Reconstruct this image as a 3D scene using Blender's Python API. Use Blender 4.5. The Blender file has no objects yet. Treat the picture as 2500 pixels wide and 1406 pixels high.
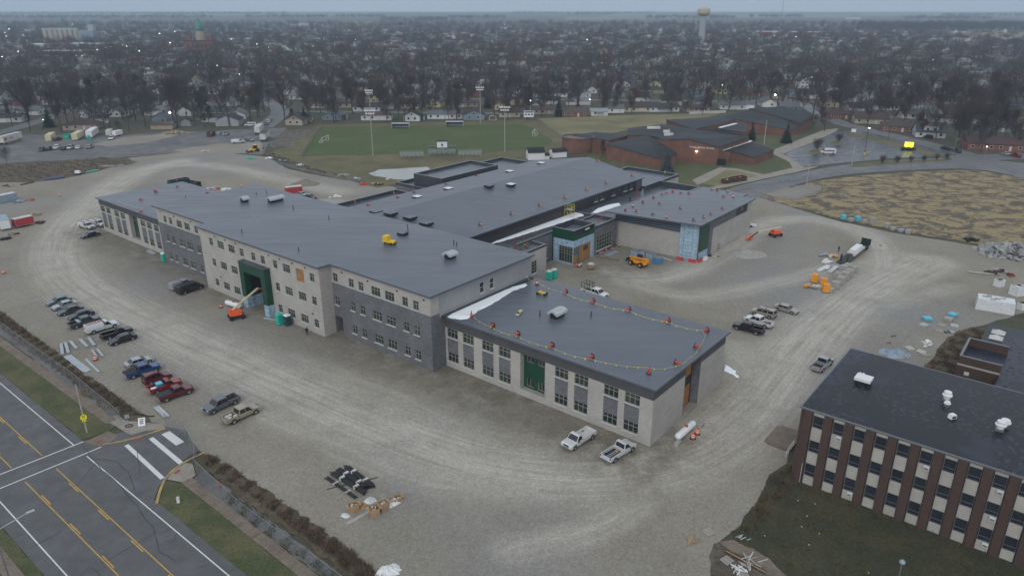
import bpy,bmesh,math,random
import numpy as np
from mathutils import Vector,Matrix
from mathutils.geometry import delaunay_2d_cdt
R = math.radians
random.seed(7)
rng = np.random.default_rng(7)
sc = bpy.context.scene
COL = sc.collection

CAM_H = 60.0
HAZE = 0.000165
FPX = 1774.0
PITCH = math.atan((703.0 - 15.0) / FPX)
cam_d = bpy.data.cameras.new('camera')
cam_d.sensor_width = 36.0
cam_d.lens = 36.0 * FPX / 2500.0
cam_d.clip_start = 0.5
cam_d.clip_end = 30000.0
cam = bpy.data.objects.new('camera',cam_d)
COL.objects.link(cam)
cam.location = (0,0,CAM_H)
cam.rotation_euler = (math.pi / 2 - PITCH,0,0)
sc.camera = cam

SUN_EL,SUN_AZ = 38.0,200.0
world = bpy.data.worlds.new('World')
sc.world = world
world.use_nodes = True
wn,wl = world.node_tree.nodes,world.node_tree.links
wn.clear()
sky = wn.new('ShaderNodeTexSky')
sky.sky_type = 'NISHITA'
sky.sun_disc = False
sky.sun_elevation = R(SUN_EL)
sky.sun_rotation = R(SUN_AZ)
sky.air_density = 1.0
sky.dust_density = 3.0
sky.ozone_density = 1.0
hs = wn.new('ShaderNodeHueSaturation')
hs.inputs['Saturation'].default_value = 0.30
mixs = wn.new('ShaderNodeMix')
mixs.data_type = 'RGBA'
mixs.inputs[0].default_value = 0.72
mixs.inputs[7].default_value = (5.5,6.05,6.7,1)
bgn = wn.new('ShaderNodeBackground')
bgn.inputs['Strength'].default_value = 0.10
wo = wn.new('ShaderNodeOutputWorld')
wl.new(sky.outputs[0],hs.inputs['Color'])
wl.new(hs.outputs[0],mixs.inputs[6])
wl.new(mixs.outputs[2],bgn.inputs['Color'])
wl.new(bgn.outputs[0],wo.inputs['Surface'])

sun_d = bpy.data.lights.new('sun','SUN')
sun_d.energy = 0.5
sun_d.angle = R(25)
sun_d.color = (1.0,0.97,0.93)
sun = bpy.data.objects.new('sun',sun_d)
COL.objects.link(sun)
sun.rotation_euler = (R(90 - SUN_EL),0,R(180 - SUN_AZ))

sc.view_settings.view_transform = 'Standard'
sc.view_settings.look = 'None'
sc.view_settings.gamma = 1.0
sc.view_settings.exposure = 0.37
sc.cycles.use_denoising = True
sc.cycles.max_bounces = 5
sc.cycles.diffuse_bounces = 2
sc.cycles.glossy_bounces = 3
sc.cycles.transmission_bounces = 3
sc.cycles.volume_bounces = 1
sc.cycles.transparent_max_bounces = 8
sc.cycles.sample_clamp_indirect = 4.0

_U = np.array([0,math.sin(PITCH),math.cos(PITCH)])
_F = np.array([0,math.cos(PITCH),-math.sin(PITCH)])
def P(u,v,z=0.0):
 """photo pixel -> point at height z (ground, or the roof that carries the thing)"""
 d = np.array([u - 1250.0,0,0]) + (703.0 - v) * _U + FPX * _F
 t = (z - CAM_H) / d[2]
 return Vector((d[0] * t,d[1] * t,z))
_O = P(1586.7,1090)
_A = R(141.0)
E1 = Vector((math.cos(_A),math.sin(_A),0))
E2 = Vector((math.sin(_A),-math.cos(_A),0))
def W(s,t,z=0.0):
 return Vector((_O.x + s * E1.x + t * E2.x,_O.y + s * E1.y + t * E2.y,z))
def ST(p):
 q = Vector((p.x - _O.x,p.y - _O.y,0))
 return q.dot(E1),q.dot(E2)

MAT = {}
def _mix(nt,a,b,fac,blend='MIX'):
 m = nt.nodes.new('ShaderNodeMix'); m.data_type = 'RGBA'; m.blend_type = blend
 for sock,v in ((m.inputs[6],a),(m.inputs[7],b),(m.inputs[0],fac)):
  if isinstance(v,bpy.types.NodeSocket): nt.links.new(v,sock)
  elif isinstance(v,(tuple,list)): sock.default_value = (*v[:3],1)
  else: sock.default_value = v
 return m.outputs[2]
def _noise(nt,vec,scale,detail=4,rough=0.6,dist=0.0):
 n = nt.nodes.new('ShaderNodeTexNoise')
 n.inputs['Scale'].default_value = scale; n.inputs['Detail'].default_value = detail
 n.inputs['Roughness'].default_value = rough; n.inputs['Distortion'].default_value = dist
 if vec is not None: nt.links.new(vec,n.inputs['Vector'])
 return n.outputs['Fac']
def _ramp(nt,fac,p0,p1,c0=(0,0,0),c1=(1,1,1)):
 r = nt.nodes.new('ShaderNodeValToRGB')
 r.color_ramp.elements[0].position = p0; r.color_ramp.elements[1].position = p1
 r.color_ramp.elements[0].color = (*c0,1); r.color_ramp.elements[1].color = (*c1,1)
 nt.links.new(fac,r.inputs[0])
 return r.outputs[0]
def _pos(nt,scale=(1,1,1),rot=0.0,obj=False):
 if obj:
  g = nt.nodes.new('ShaderNodeTexCoord'); o = g.outputs['Object']
 else:
  g = nt.nodes.new('ShaderNodeNewGeometry'); o = g.outputs['Position']
 mp = nt.nodes.new('ShaderNodeMapping')
 mp.inputs['Scale'].default_value = scale; mp.inputs['Rotation'].default_value = (0,0,rot)
 nt.links.new(o,mp.inputs['Vector'])
 return mp.outputs[0]
def newmat(name):
 m = bpy.data.materials.new(name); m.use_nodes = True
 nt = m.node_tree
 b = nt.nodes['Principled BSDF']
 MAT[name] = m
 return m,nt,b
def M(name,col,rough=0.7,col2=None,scale=0.5,p=(0.35,0.65),metal=0.0,spec=0.5,fine=None,bump=0.0,
  bscale=8.0,obj=False,emit=None,estr=0.0,alpha=1.0,rvar=0.0,coat=0.0,randv=0.0):
 m,nt,b = newmat(name)
 c = None
 if col2 is not None or fine or bump or rvar:
  v = _pos(nt,obj=obj)
 if col2 is not None:
  f = _ramp(nt,_noise(nt,v,scale,5,0.62),*p)
  c = _mix(nt,col,col2,f)
 if fine:
  fs,fa = fine
  ff = _ramp(nt,_noise(nt,v,fs,3,0.7),0.3,0.7,(1 - fa,) * 3,(1 + fa,) * 3)
  c = _mix(nt,c if c is not None else col,ff,1.0,'MULTIPLY')
 if randv:
  oi = nt.nodes.new('ShaderNodeObjectInfo')
  mr = nt.nodes.new('ShaderNodeMapRange')
  mr.inputs['To Min'].default_value = 1 - randv; mr.inputs['To Max'].default_value = 1 + randv
  nt.links.new(oi.outputs['Random'],mr.inputs[0])
  cc = nt.nodes.new('ShaderNodeCombineColor')
  for i in range(3): nt.links.new(mr.outputs[0],cc.inputs[i])
  c = _mix(nt,c if c is not None else col,cc.outputs[0],1.0,'MULTIPLY')
 if c is not None: nt.links.new(c,b.inputs['Base Color'])
 else: b.inputs['Base Color'].default_value = (*col,1)
 b.inputs['Roughness'].default_value = rough
 if rvar:
  rr = _ramp(nt,_noise(nt,v,scale * 1.7 + 0.1,4),0.35,0.7,(max(rough - rvar,.03),) * 3,(min(rough + rvar,1),) * 3)
  nt.links.new(rr,b.inputs['Roughness'])
 b.inputs['Metallic'].default_value = metal
 b.inputs['Specular IOR Level'].default_value = spec
 if coat: b.inputs['Coat Weight'].default_value = coat
 if bump:
  bn = nt.nodes.new('ShaderNodeBump'); bn.inputs['Strength'].default_value = bump
  bn.inputs['Distance'].default_value = 0.05
  nt.links.new(_noise(nt,v,bscale,4),bn.inputs['Height'])
  nt.links.new(bn.outputs[0],b.inputs['Normal'])
 if emit:
  b.inputs['Emission Color'].default_value = (*emit,1); b.inputs['Emission Strength'].default_value = estr
 if alpha < 1: b.inputs['Alpha'].default_value = alpha
 return m

class MB:
 def __init__(self):
  self.v = []; self.f = []; self.m = []; self.mats = []
 def mi(self,mat):
  if mat not in self.mats: self.mats.append(mat)
  return self.mats.index(mat)
 def add(self,vs,fs,mat=None):
  o = len(self.v); self.v.extend([tuple(x) for x in vs])
  k = self.mi(mat) if mat else 0
  for f in fs:
   self.f.append(tuple(i + o for i in f)); self.m.append(k)
  return self
 def box(self,c,d,mat=None,rz=0.0,top=(1.0,1.0),shift=(0,0),rx=0.0):
  """c: centre of the base, d: (dx,dy,dz); top: scale of the upper face"""
  hx,hy,h = d[0] / 2,d[1] / 2,d[2]
  vs = [(-hx,-hy,0),(hx,-hy,0),(hx,hy,0),(-hx,hy,0)]
  vs += [(x * top[0] + shift[0],y * top[1] + shift[1],h) for x,y,_ in vs[:4]]
  if rx:
   cr,sr = math.cos(rx),math.sin(rx); vs = [(x,y * cr - z * sr,y * sr + z * cr) for x,y,z in vs]
  cz,sz = math.cos(rz),math.sin(rz)
  vs = [(c[0] + x * cz - y * sz,c[1] + x * sz + y * cz,c[2] + z) for x,y,z in vs]
  return self.add(vs,[(0,3,2,1),(4,5,6,7),(0,1,5,4),(1,2,6,5),(2,3,7,6),(3,0,4,7)],mat)
 def tube(self,a,b,r,n=6,mat=None,r2=None,caps=True):
  a = Vector(a); b = Vector(b); d = (b - a)
  if d.length < 1e-6: return self
  d.normalize()
  x = d.orthogonal().normalized(); y = d.cross(x)
  r2 = r if r2 is None else r2
  vs = []
  for (p,rr) in ((a,r),(b,r2)):
   for i in range(n):
    an = 2 * math.pi * i / n
    vs.append(p + x * (rr * math.cos(an)) + y * (rr * math.sin(an)))
  fs = [(i,(i + 1) % n,n + (i + 1) % n,n + i) for i in range(n)]
  if caps: fs += [tuple(reversed(range(n))),tuple(range(n,2 * n))]
  return self.add(vs,fs,mat)
 def lathe(self,prof,n=12,c=(0,0,0),mat=None,axis='z'):
  vs = []
  for r,z in prof:
   for i in range(n):
    a = 2 * math.pi * i / n
    q = (r * math.cos(a),r * math.sin(a),z)
    if axis == 'x': q = (z,q[0],q[1])
    if axis == 'y': q = (q[0],z,q[1])
    vs.append((c[0] + q[0],c[1] + q[1],c[2] + q[2]))
  fs = []
  for k in range(len(prof) - 1):
   for i in range(n):
    j = (i + 1) % n
    fs.append((k * n + i,k * n + j,(k + 1) * n + j,(k + 1) * n + i))
  fs.append(tuple(reversed(range(n)))); fs.append(tuple(range((len(prof) - 1) * n,len(prof) * n)))
  return self.add(vs,fs,mat)
 def prism(self,poly,z0,z1,mat=None,topmat=None):
  n = len(poly)
  vs = [(p[0],p[1],z0) for p in poly] + [(p[0],p[1],z1) for p in poly]
  self.add(vs,[(i,(i + 1) % n,n + (i + 1) % n,n + i) for i in range(n)] + [tuple(reversed(range(n)))],mat)
  return self.add([(p[0],p[1],z1) for p in poly],[tuple(range(n))],topmat or mat)
 def extrude_profile(self,prof,x0,x1,mat=None):
  """prof: list of (y,z), extruded along x"""
  n = len(prof)
  vs = [(x0,y,z) for y,z in prof] + [(x1,y,z) for y,z in prof]
  return self.add(vs,[(i,(i + 1) % n,n + (i + 1) % n,n + i) for i in range(n)] + [tuple(reversed(range(n))),tuple(range(n,2 * n))],mat)
 def mesh(self,name,mat=None,smooth=False):
  me = bpy.data.meshes.new(name)
  me.from_pydata(self.v,[],self.f)
  ms = self.mats if self.mats else ([mat] if mat else [])
  for x in ms: me.materials.append(MAT[x] if isinstance(x,str) else x)
  if len(ms) > 1: me.polygons.foreach_set('material_index',self.m)
  if smooth: me.polygons.foreach_set('use_smooth',[True] * len(me.polygons))
  bm = bmesh.new(); bm.from_mesh(me); bmesh.ops.recalc_face_normals(bm,faces=bm.faces); bm.to_mesh(me); bm.free()
  me.update()
  return me
 def obj(self,name,mat=None,parent=None,smooth=False,**kw):
  return mk(name,self.mesh(name,mat,smooth),parent,**kw)

def mk(name,mesh,parent=None,loc=None,rz=None,label=None,cat=None,group=None,kind=None):
 o = bpy.data.objects.new(name,mesh)
 COL.objects.link(o)
 if parent is not None: o.parent = parent
 if loc is not None: o.location = loc
 if rz is not None: o.rotation_euler = (0,0,rz)
 if label: o['label'] = label
 if cat: o['category'] = cat
 if group: o['group'] = group
 if kind: o['kind'] = kind
 return o
def thing(name,label,cat,loc=(0,0,0),rz=0.0,group=None):
 return mk(name,None,None,loc,rz,label,cat,group)
def dup(root,loc,rz=None,label=None,group=None,scale=None):
 """copy of a thing with copies of its parts and sub-parts (mesh data shared)"""
 def cp(o,par):
  c = o.copy(); COL.objects.link(c); c.parent = par
  for ch in o.children: cp(ch,c)
  return c
 r = cp(root,None)
 r.location = loc
 if rz is not None: r.rotation_euler = (0,0,rz)
 if scale is not None: r.scale = scale if isinstance(scale,tuple) else (scale,) * 3
 if label: r['label'] = label
 if group: r['group'] = group
 return r

def rough_poly(pts,step=3.0,amp=0.4,closed=True):
 """polyline with uneven, natural edges"""
 out = []
 n = len(pts)
 for i in range(n if closed else n - 1):
  a,b = Vector(pts[i][:2]),Vector(pts[(i + 1) % n][:2])
  L = (b - a).length; k = max(1,int(L / step))
  nrm = Vector((-(b - a).y,(b - a).x)) / max(L,1e-6)
  for j in range(k):
   q = a.lerp(b,j / k)
   if amp and (j or True): q = q + nrm * random.uniform(-amp,amp)
   out.append((q.x,q.y))
 return out
def smooth_poly(pts,it=2,closed=True):
 for _ in range(it):
  q = []; n = len(pts)
  if not closed: q.append(pts[0])
  for i in range(n if closed else n - 1):
   a,b = Vector(pts[i]),Vector(pts[(i + 1) % n])
   q += [a.lerp(b,.25),a.lerp(b,.75)]
  if not closed: q.append(pts[-1])
  pts = q
 return pts
def px(lst,z=0.0):
 return [P(u,v,z) for u,v in lst]
def sheet(name,pts,z,mat,kind='structure',rough=0.0,step=3.0,smooth=0,parent=None,**kw):
 if smooth: pts = smooth_poly([Vector((p[0],p[1])) for p in pts],smooth)
 if rough: pts = rough_poly(pts,step,rough)
 pl = [Vector((p[0],p[1])) for p in pts]
 r = delaunay_2d_cdt(pl,[],[list(range(len(pl)))],1,1e-4)
 b = MB(); b.add([(p.x,p.y,z) for p in r[0]],r[2],mat)
 me = b.mesh(name)
 if me.polygons and me.polygons[0].normal.z < 0: me.flip_normals()
 return mk(name,me,parent,kind=kind if parent is None else None,**kw)
def ribbon(name,line,width,z,mat,parent=None,kind='structure',**kw):
 pts = [Vector((p[0],p[1])) for p in line]; L = []; Rr = []
 for i,p in enumerate(pts):
  a = pts[max(i - 1,0)]; b_ = pts[min(i + 1,len(pts) - 1)]
  d = (b_ - a).normalized(); n = Vector((-d.y,d.x)) * (width / 2)
  L.append(p + n); Rr.append(p - n)
 b = MB(); n = len(pts)
 b.add([(q.x,q.y,z) for q in Rr] + [(q.x,q.y,z) for q in L],[(i,i + 1,n + i + 1,n + i) for i in range(n - 1)],mat)
 return mk(name,b.mesh(name),parent,kind=kind if parent is None else None,**kw)
def kerb(name,line,z0,z1,width,mat,parent=None,**kw):
 """a raised strip along a line"""
 pts = [Vector((p[0],p[1])) for p in line]; L = []; Rr = []
 for i,p in enumerate(pts):
  a = pts[max(i - 1,0)]; b_ = pts[min(i + 1,len(pts) - 1)]
  d = (b_ - a).normalized(); n = Vector((-d.y,d.x)) * (width / 2)
  L.append(p + n); Rr.append(p - n)
 b = MB()
 poly = Rr + L[::-1]
 n = len(pts)
 vs = [(q.x,q.y,z0) for q in Rr] + [(q.x,q.y,z0) for q in L] + [(q.x,q.y,z1) for q in Rr] + [(q.x,q.y,z1) for q in L]
 fs = []
 for i in range(n - 1):
  fs += [(2 * n + i,2 * n + i + 1,3 * n + i + 1,3 * n + i),(i,i + 1,2 * n + i + 1,2 * n + i),(n + i + 1,n + i,3 * n + i,3 * n + i + 1)]
 fs += [(0,2 * n,3 * n,n),(n - 1,2 * n - 1,4 * n - 1,3 * n - 1)]
 b.add(vs,fs,mat)
 return mk(name,b.mesh(name),parent,**kw)
# ================================================================ materials of the ground
def ground_mats():
 m,nt,b = newmat('gravel')
 v = _pos(nt)
 c = _mix(nt,(0.215,0.193,0.152),(0.285,0.262,0.218),_ramp(nt,_noise(nt,v,0.045,6,0.65),0.36,0.66))
 c = _mix(nt,c,(0.175,0.158,0.122),_ramp(nt,_noise(nt,v,0.11,5,0.7,0.6),0.60,0.74,(0,) * 3,(0.75,) * 3))
 c = _mix(nt,c,(0.225,0.222,0.215),_ramp(nt,_noise(nt,v,0.021,4,0.6,0.4),0.47,0.62,(0,) * 3,(0.8,) * 3))
 c = _mix(nt,c,(0.43,0.425,0.41),_ramp(nt,_noise(nt,v,0.075,6,0.7,1.0),0.66,0.76,(0,) * 3,(0.6,) * 3))
 at = nt.nodes.new('ShaderNodeAttribute'); at.attribute_name = 'trk'
 sp = nt.nodes.new('ShaderNodeSeparateXYZ'); nt.links.new(at.outputs['Vector'],sp.inputs[0])
 cb = nt.nodes.new('ShaderNodeCombineXYZ')
 ma = nt.nodes.new('ShaderNodeMath'); ma.operation = 'MULTIPLY'; ma.inputs[1].default_value = 1.1
 mb_ = nt.nodes.new('ShaderNodeMath'); mb_.operation = 'MULTIPLY'; mb_.inputs[1].default_value = 0.035
 nt.links.new(sp.outputs[0],ma.inputs[0]); nt.links.new(sp.outputs[1],mb_.inputs[0])
 nt.links.new(ma.outputs[0],cb.inputs[0]); nt.links.new(mb_.outputs[0],cb.inputs[1])
 st = _noise(nt,cb.outputs[0],1.0,5,0.75,0.3)
 tcol = _mix(nt,(0.275,0.250,0.205),(0.45,0.425,0.375),_ramp(nt,st,0.28,0.60))
 wv = nt.nodes.new('ShaderNodeMath'); wv.operation = 'MULTIPLY'
 pat = _ramp(nt,_noise(nt,v,0.16,4,0.6),0.22,0.55,(0.35,) * 3,(1,) * 3)
 nt.links.new(sp.outputs[2],wv.inputs[0]); nt.links.new(pat,wv.inputs[1])
 c = _mix(nt,c,tcol,wv.outputs[0])
 at2 = nt.nodes.new('ShaderNodeAttribute'); at2.attribute_name = 'dirt'
 dm = nt.nodes.new('ShaderNodeMath'); dm.operation = 'MULTIPLY'
 nt.links.new(at2.outputs['Fac'],dm.inputs[0])
 nt.links.new(_ramp(nt,_noise(nt,v,0.3,5,0.7),0.3,0.62),dm.inputs[1])
 c = _mix(nt,c,(0.150,0.132,0.100),dm.outputs[0])
 vr = nt.nodes.new('ShaderNodeTexVoronoi'); vr.inputs['Scale'].default_value = 5.0
 nt.links.new(v,vr.inputs['Vector'])
 c = _mix(nt,c,_ramp(nt,vr.outputs['Color'],0.0,1.0,(0.80,) * 3,(1.20,) * 3),1.0,'MULTIPLY')
 c = _mix(nt,c,_ramp(nt,_noise(nt,v,1.3,4,0.75),0.3,0.7,(0.88,) * 3,(1.10,) * 3),1.0,'MULTIPLY')
 nt.links.new(c,b.inputs['Base Color'])
 rr = _ramp(nt,_noise(nt,v,0.11,5,0.7,0.6),0.62,0.74,(0.92,) * 3,(0.5,) * 3)
 nt.links.new(rr,b.inputs['Roughness'])
 bn = nt.nodes.new('ShaderNodeBump'); bn.inputs['Strength'].default_value = 0.5; bn.inputs['Distance'].default_value = 0.06
 nt.links.new(_noise(nt,v,2.2,6,0.75),bn.inputs['Height']); nt.links.new(bn.outputs[0],b.inputs['Normal'])

 M('terrain',(0.080,0.074,0.046),0.95,(0.055,0.060,0.032),0.02,(0.4,0.62),fine=(0.4,0.25))
 M('dry_grass',(0.150,0.128,0.062),0.95,(0.092,0.088,0.040),0.07,(0.38,0.62),fine=(1.2,0.28),bump=0.4,bscale=3)
 M('tan_grass',(0.215,0.190,0.100),0.95,(0.125,0.125,0.055),0.05,(0.4,0.66),fine=(0.9,0.22))
 M('verge_grass',(0.105,0.098,0.045),0.95,(0.058,0.072,0.028),0.22,(0.42,0.60),fine=(3.0,0.35),bump=0.6,bscale=6)
 M('dark_grass',(0.038,0.041,0.020),0.95,(0.066,0.056,0.030),0.16,(0.42,0.66),fine=(2.5,0.4),bump=0.7,bscale=5)
 M('lawn',(0.062,0.080,0.030),0.95,(0.105,0.098,0.045),0.1,(0.42,0.62),fine=(2.0,0.25))
 M('scrub',(0.120,0.092,0.060),0.95,(0.075,0.064,0.040),0.2,(0.4,0.62),fine=(1.8,0.4),bump=0.7,bscale=4)
 M('mud',(0.075,0.058,0.040),0.7,(0.13,0.115,0.090),0.25,(0.45,0.62),fine=(2.0,0.3),bump=0.6,bscale=3,rvar=0.25)
 M('asphalt',(0.108,0.109,0.111),0.6,(0.080,0.081,0.083),0.25,(0.35,0.65),fine=(9.0,0.12),rvar=0.15)
 M('old_asphalt',(0.105,0.108,0.114),0.85,(0.165,0.162,0.155),0.09,(0.42,0.62),fine=(2.0,0.18),rvar=0.2)
 M('wet_asphalt',(0.040,0.045,0.056),0.34,(0.060,0.067,0.080),0.12,(0.4,0.6),fine=(2.0,0.12),rvar=0.1)
 M('street_asphalt',(0.120,0.122,0.126),0.6,(0.155,0.156,0.158),0.07,(0.4,0.62),fine=(1.0,0.12),rvar=0.16)
 M('concrete',(0.300,0.275,0.235),0.85,(0.235,0.210,0.175),0.4,(0.4,0.62),fine=(3.0,0.15))
 M('walk_brown',(0.205,0.165,0.130),0.9,(0.150,0.120,0.095),0.5,(0.4,0.62),fine=(3.0,0.2))
 M('kerb_yellow',(0.46,0.31,0.08),0.8,(0.24,0.205,0.15),0.5,(0.42,0.58))
 M('line_white',(0.62,0.63,0.63),0.7,(0.36,0.37,0.37),0.9,(0.55,0.78))
 M('line_yellow',(0.52,0.32,0.055),0.7,(0.30,0.21,0.07),0.8,(0.52,0.75))
 M('tar',(0.018,0.018,0.020),0.4)
 M('brick_red_pad',(0.22,0.055,0.045),0.8,(0.30,0.10,0.08),2.0)
 m,nt,b = newmat('field_grass')
 v = _pos(nt,rot=0.0)
 a = math.atan2(E2.y,E2.x)
 mp = _pos(nt,(1,1,1),-a)
 wvn = nt.nodes.new('ShaderNodeTexWave'); wvn.inputs['Scale'].default_value = 0.085; wvn.inputs['Distortion'].default_value = 1.2
 wvn.inputs['Detail'].default_value = 3; wvn.bands_direction = 'X'
 nt.links.new(mp,wvn.inputs['Vector'])
 c = _mix(nt,(0.052,0.080,0.018),(0.072,0.100,0.028),wvn.outputs['Fac'])
 c = _mix(nt,c,(0.105,0.110,0.042),_ramp(nt,_noise(nt,v,0.05,5,0.7),0.50,0.72))
 c = _mix(nt,c,_ramp(nt,_noise(nt,v,0.9,3),0.3,0.7,(0.8,) * 3,(1.2,) * 3),1.0,'MULTIPLY')
 nt.links.new(c,b.inputs['Base Color']); b.inputs['Roughness'].default_value = 0.95
 m,nt,b = newmat('straw_field')
 v2 = _pos(nt,(0.8,1.0,1.0),R(-12))
 f1 = _noise(nt,v2,0.24,9,0.76,0.35)
 c = _mix(nt,(0.290,0.230,0.120),(0.098,0.076,0.058),_ramp(nt,f1,0.475,0.53))
 c = _mix(nt,c,(0.23,0.195,0.10),_ramp(nt,_noise(nt,v2,0.35,5,0.7),0.5,0.7,(0,) * 3,(0.55,) * 3))
 c = _mix(nt,c,_ramp(nt,_noise(nt,_pos(nt),2.0,4,0.7),0.3,0.7,(0.82,) * 3,(1.15,) * 3),1.0,'MULTIPLY')
 nt.links.new(c,b.inputs['Base Color']); b.inputs['Roughness'].default_value = 0.95
 m,nt,b = newmat('pond')
 b.inputs['Base Color'].default_value = (0.27,0.285,0.265,1); b.inputs['Roughness'].default_value = 0.15
 M('tan_field',(0.215,0.170,0.100),0.95,(0.150,0.125,0.080),0.004,(0.4,0.6))
ground_mats()

# ================================================================ ground sheets
sheet('terrain',[(-8400,-400),(8400,-400),(8400,8500),(-8400,8500)],-0.06,'terrain')

def near_line(pts,line):
 """distance, signed offset and arc position of points to a polyline (numpy)"""
 L = np.array([(p[0],p[1]) for p in line]); n = len(pts)
 best = np.full(n,1e9); off = np.zeros(n); arc = np.zeros(n); s0 = 0.0
 for i in range(len(L) - 1):
  a,b = L[i],L[i + 1]; d = b - a; ln = np.hypot(*d) + 1e-9; d = d / ln
  q = pts - a; t = np.clip(q @ d,0,ln); e = q - t[:,None] * d
  ds = np.hypot(e[:,0],e[:,1]); sg = np.sign(q[:,0] * -d[1] + q[:,1] * d[0])
  u = ds < best
  best[u] = ds[u]; off[u] = (ds * sg)[u]; arc[u] = (s0 + t)[u]; s0 += ln
 return best,off,arc
def gravel():
 outer = px([(-130,420),(0,402),(330,384),(450,372),(600,378),(655,384),(700,412),(760,426),(850,441),(900,452),(960,455)]) + \
  [W(118,80),W(80,60),W(60,100),W(55,117)] + \
  px([(1842,476),(1880,488),(1990,524),(2060,543),(2200,572),(2330,592),(2420,606),(2560,610),(2640,720),(2480,770),
   (2370,800),(2330,812),(2290,855),(2250,905),(2270,1010),(2000,1010),(1945,1060),(1920,1130),(1880,1160),(1850,1230),(1800,1290),(1745,1330),(1730,1406),(1725,1470),
   (985,1470),(905,1400),(850,1345),(780,1290),(700,1240),(600,1170),(520,1115),(486,1100),(455,1052),(430,1050),(395,1040),(350,1022),(310,992),(255,950),(200,912),(120,855),(60,812),(0,765),(-130,690)])
 ou = rough_poly([(p.x,p.y) for p in outer],2.5,0.35)
 xs = [p[0] for p in ou]; ys = [p[1] for p in ou]
 gx,gy = np.meshgrid(np.arange(min(xs),max(xs),1.7),np.arange(min(ys),max(ys),1.7))
 g = np.stack([gx.ravel(),gy.ravel()],1) + rng.uniform(-.35,.35,(gx.size,2))
 ins = np.zeros(len(g),bool); j = len(ou) - 1
 for i in range(len(ou)):
  xi,yi = ou[i]; xj,yj = ou[j]
  c = ((yi > g[:,1]) != (yj > g[:,1])) & (g[:,0] < (xj - xi) * (g[:,1] - yi) / (yj - yi + 1e-12) + xi)
  ins ^= c; j = i
 g = g[ins]
 pl = [Vector(p) for p in ou] + [Vector((float(a),float(b))) for a,b in g]
 r = delaunay_2d_cdt(pl,[],[list(range(len(ou)))],1,1e-3)
 vs = np.array([(p.x,p.y) for p in r[0]])
 tracks = [
  (5.5,1.0,px([(440,395),(330,420),(240,478),(165,545),(130,610),(160,680),(270,750),(400,808),(560,882),(700,946),(850,1010),(1000,1072),(1150,1122),(1300,1152),(1450,1160),(1600,1138),(1740,1080),(1840,1000),(1890,930),(1960,840),(2050,755),(2150,690),(2260,640)])),
  (3.0,0.8,px([(1870,960),(1830,900),(1790,850)])),
  (3.5,0.9,px([(1950,860),(2060,770),(2150,690),(2165,620),(2110,560),(2000,535),(1890,535),(1820,580),(1730,640),(1620,680),(1530,680)])),
  (4.0,0.75,px([(830,470),(740,450),(640,425),(540,405),(440,400),(330,420)])),
  (2.5,0.7,px([(2160,640),(2090,640),(1900,690),(1700,730),(1560,700),(1480,660)])),
  (2.0,0.65,px([(640,1010),(760,1060),(900,1120),(1050,1180),(1250,1200),(1450,1190),(1650,1150)])),
  (2.2,0.6,px([(2040,760),(2200,740),(2330,700)])),
  (2.6,0.6,px([(700,880),(860,930),(1020,985),(1180,1060),(1400,1110)])),
  (2.0,0.7,px([(1640,1130),(1560,1230),(1450,1300),(1250,1340)])),
 ]
 bw = np.zeros(len(vs)); A = np.zeros(len(vs)); B = np.zeros(len(vs))
 for k,(hw,wt,ln) in enumerate(tracks):
  d,o,a = near_line(vs,smooth_poly([Vector((p.x,p.y)) for p in ln],2,False))
  w = np.clip(1.45 - d / hw * 0.85,0,1) * wt
  u = w > bw
  bw[u] = w[u]; A[u] = o[u] + 40 * k; B[u] = a[u] + 300 * k
 me = bpy.data.meshes.new('gravel_yard')
 me.from_pydata([(x,y,0.0) for x,y in vs],[],r[2])
 me.materials.append(MAT['gravel'])
 if me.polygons[0].normal.z < 0: me.flip_normals()
 at = me.attributes.new('trk','FLOAT_VECTOR','POINT')
 at.data.foreach_set('vector',np.stack([A,B,bw],1).astype(np.float32).ravel())
 st = np.array([ST(Vector((x,y,0))) for x,y in vs])
 dfront = np.maximum(np.maximum(-st[:,1] - 4.0,0),np.maximum(st[:,0] - 176,-st[:,0] - 0.0).clip(0))
 dirt = np.clip(1.15 - dfront / 9.0,0,1) * (st[:,1] < 8)
 dirt = np.maximum(dirt,np.clip(1.1 - np.hypot(st[:,0] - 48,st[:,1] - 62) / 16,0,.75))
 a2 = me.attributes.new('dirt','FLOAT','POINT'); a2.data.foreach_set('value',dirt.astype(np.float32))
 mk('gravel_yard',me,kind='structure')
gravel()

ra,rb = P(0,935),P(560,1406)
RD = (rb - ra).normalized(); RN = Vector((-RD.y,RD.x,0))
if RN.dot(P(0,1225) - ra) < 0: RN = -RN          # RN points across the carriageway, away from the site
def RL(a,o,z=0.0):
 q = ra + RD * a + RN * o
 return Vector((q.x,q.y,z))
def off_of(u,v):
 q = P(u,v) - ra; return q.dot(RD),q.dot(RN)
oY1 = sum(off_of(*q)[1] for q in ((0,1020),(140,1147),(428,1406))) / 3
oY2 = sum(off_of(*q)[1] for q in ((0,1113),(55,1170),(290,1406))) / 3
oW2 = sum(off_of(*q)[1] for q in ((0,1225),(165,1406))) / 2
sheet('main_road',[RL(-80,-1.3),RL(150,-1.3),RL(150,oW2 + 1.6),RL(-80,oW2 + 1.6)],0.03,'asphalt')
def road_line(name,a0,a1,o,w,mat):
 sheet(name,[RL(a0,o - w / 2),RL(a1,o - w / 2),RL(a1,o + w / 2),RL(a0,o + w / 2)],0.036,mat)
ax = [off_of(u,v) for u,v in ((204,1078),(0,1158),(247,1091),(0,1192))]
a_c0,a_c1 = (ax[0][0] + ax[1][0]) / 2,(ax[2][0] + ax[3][0]) / 2
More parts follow.
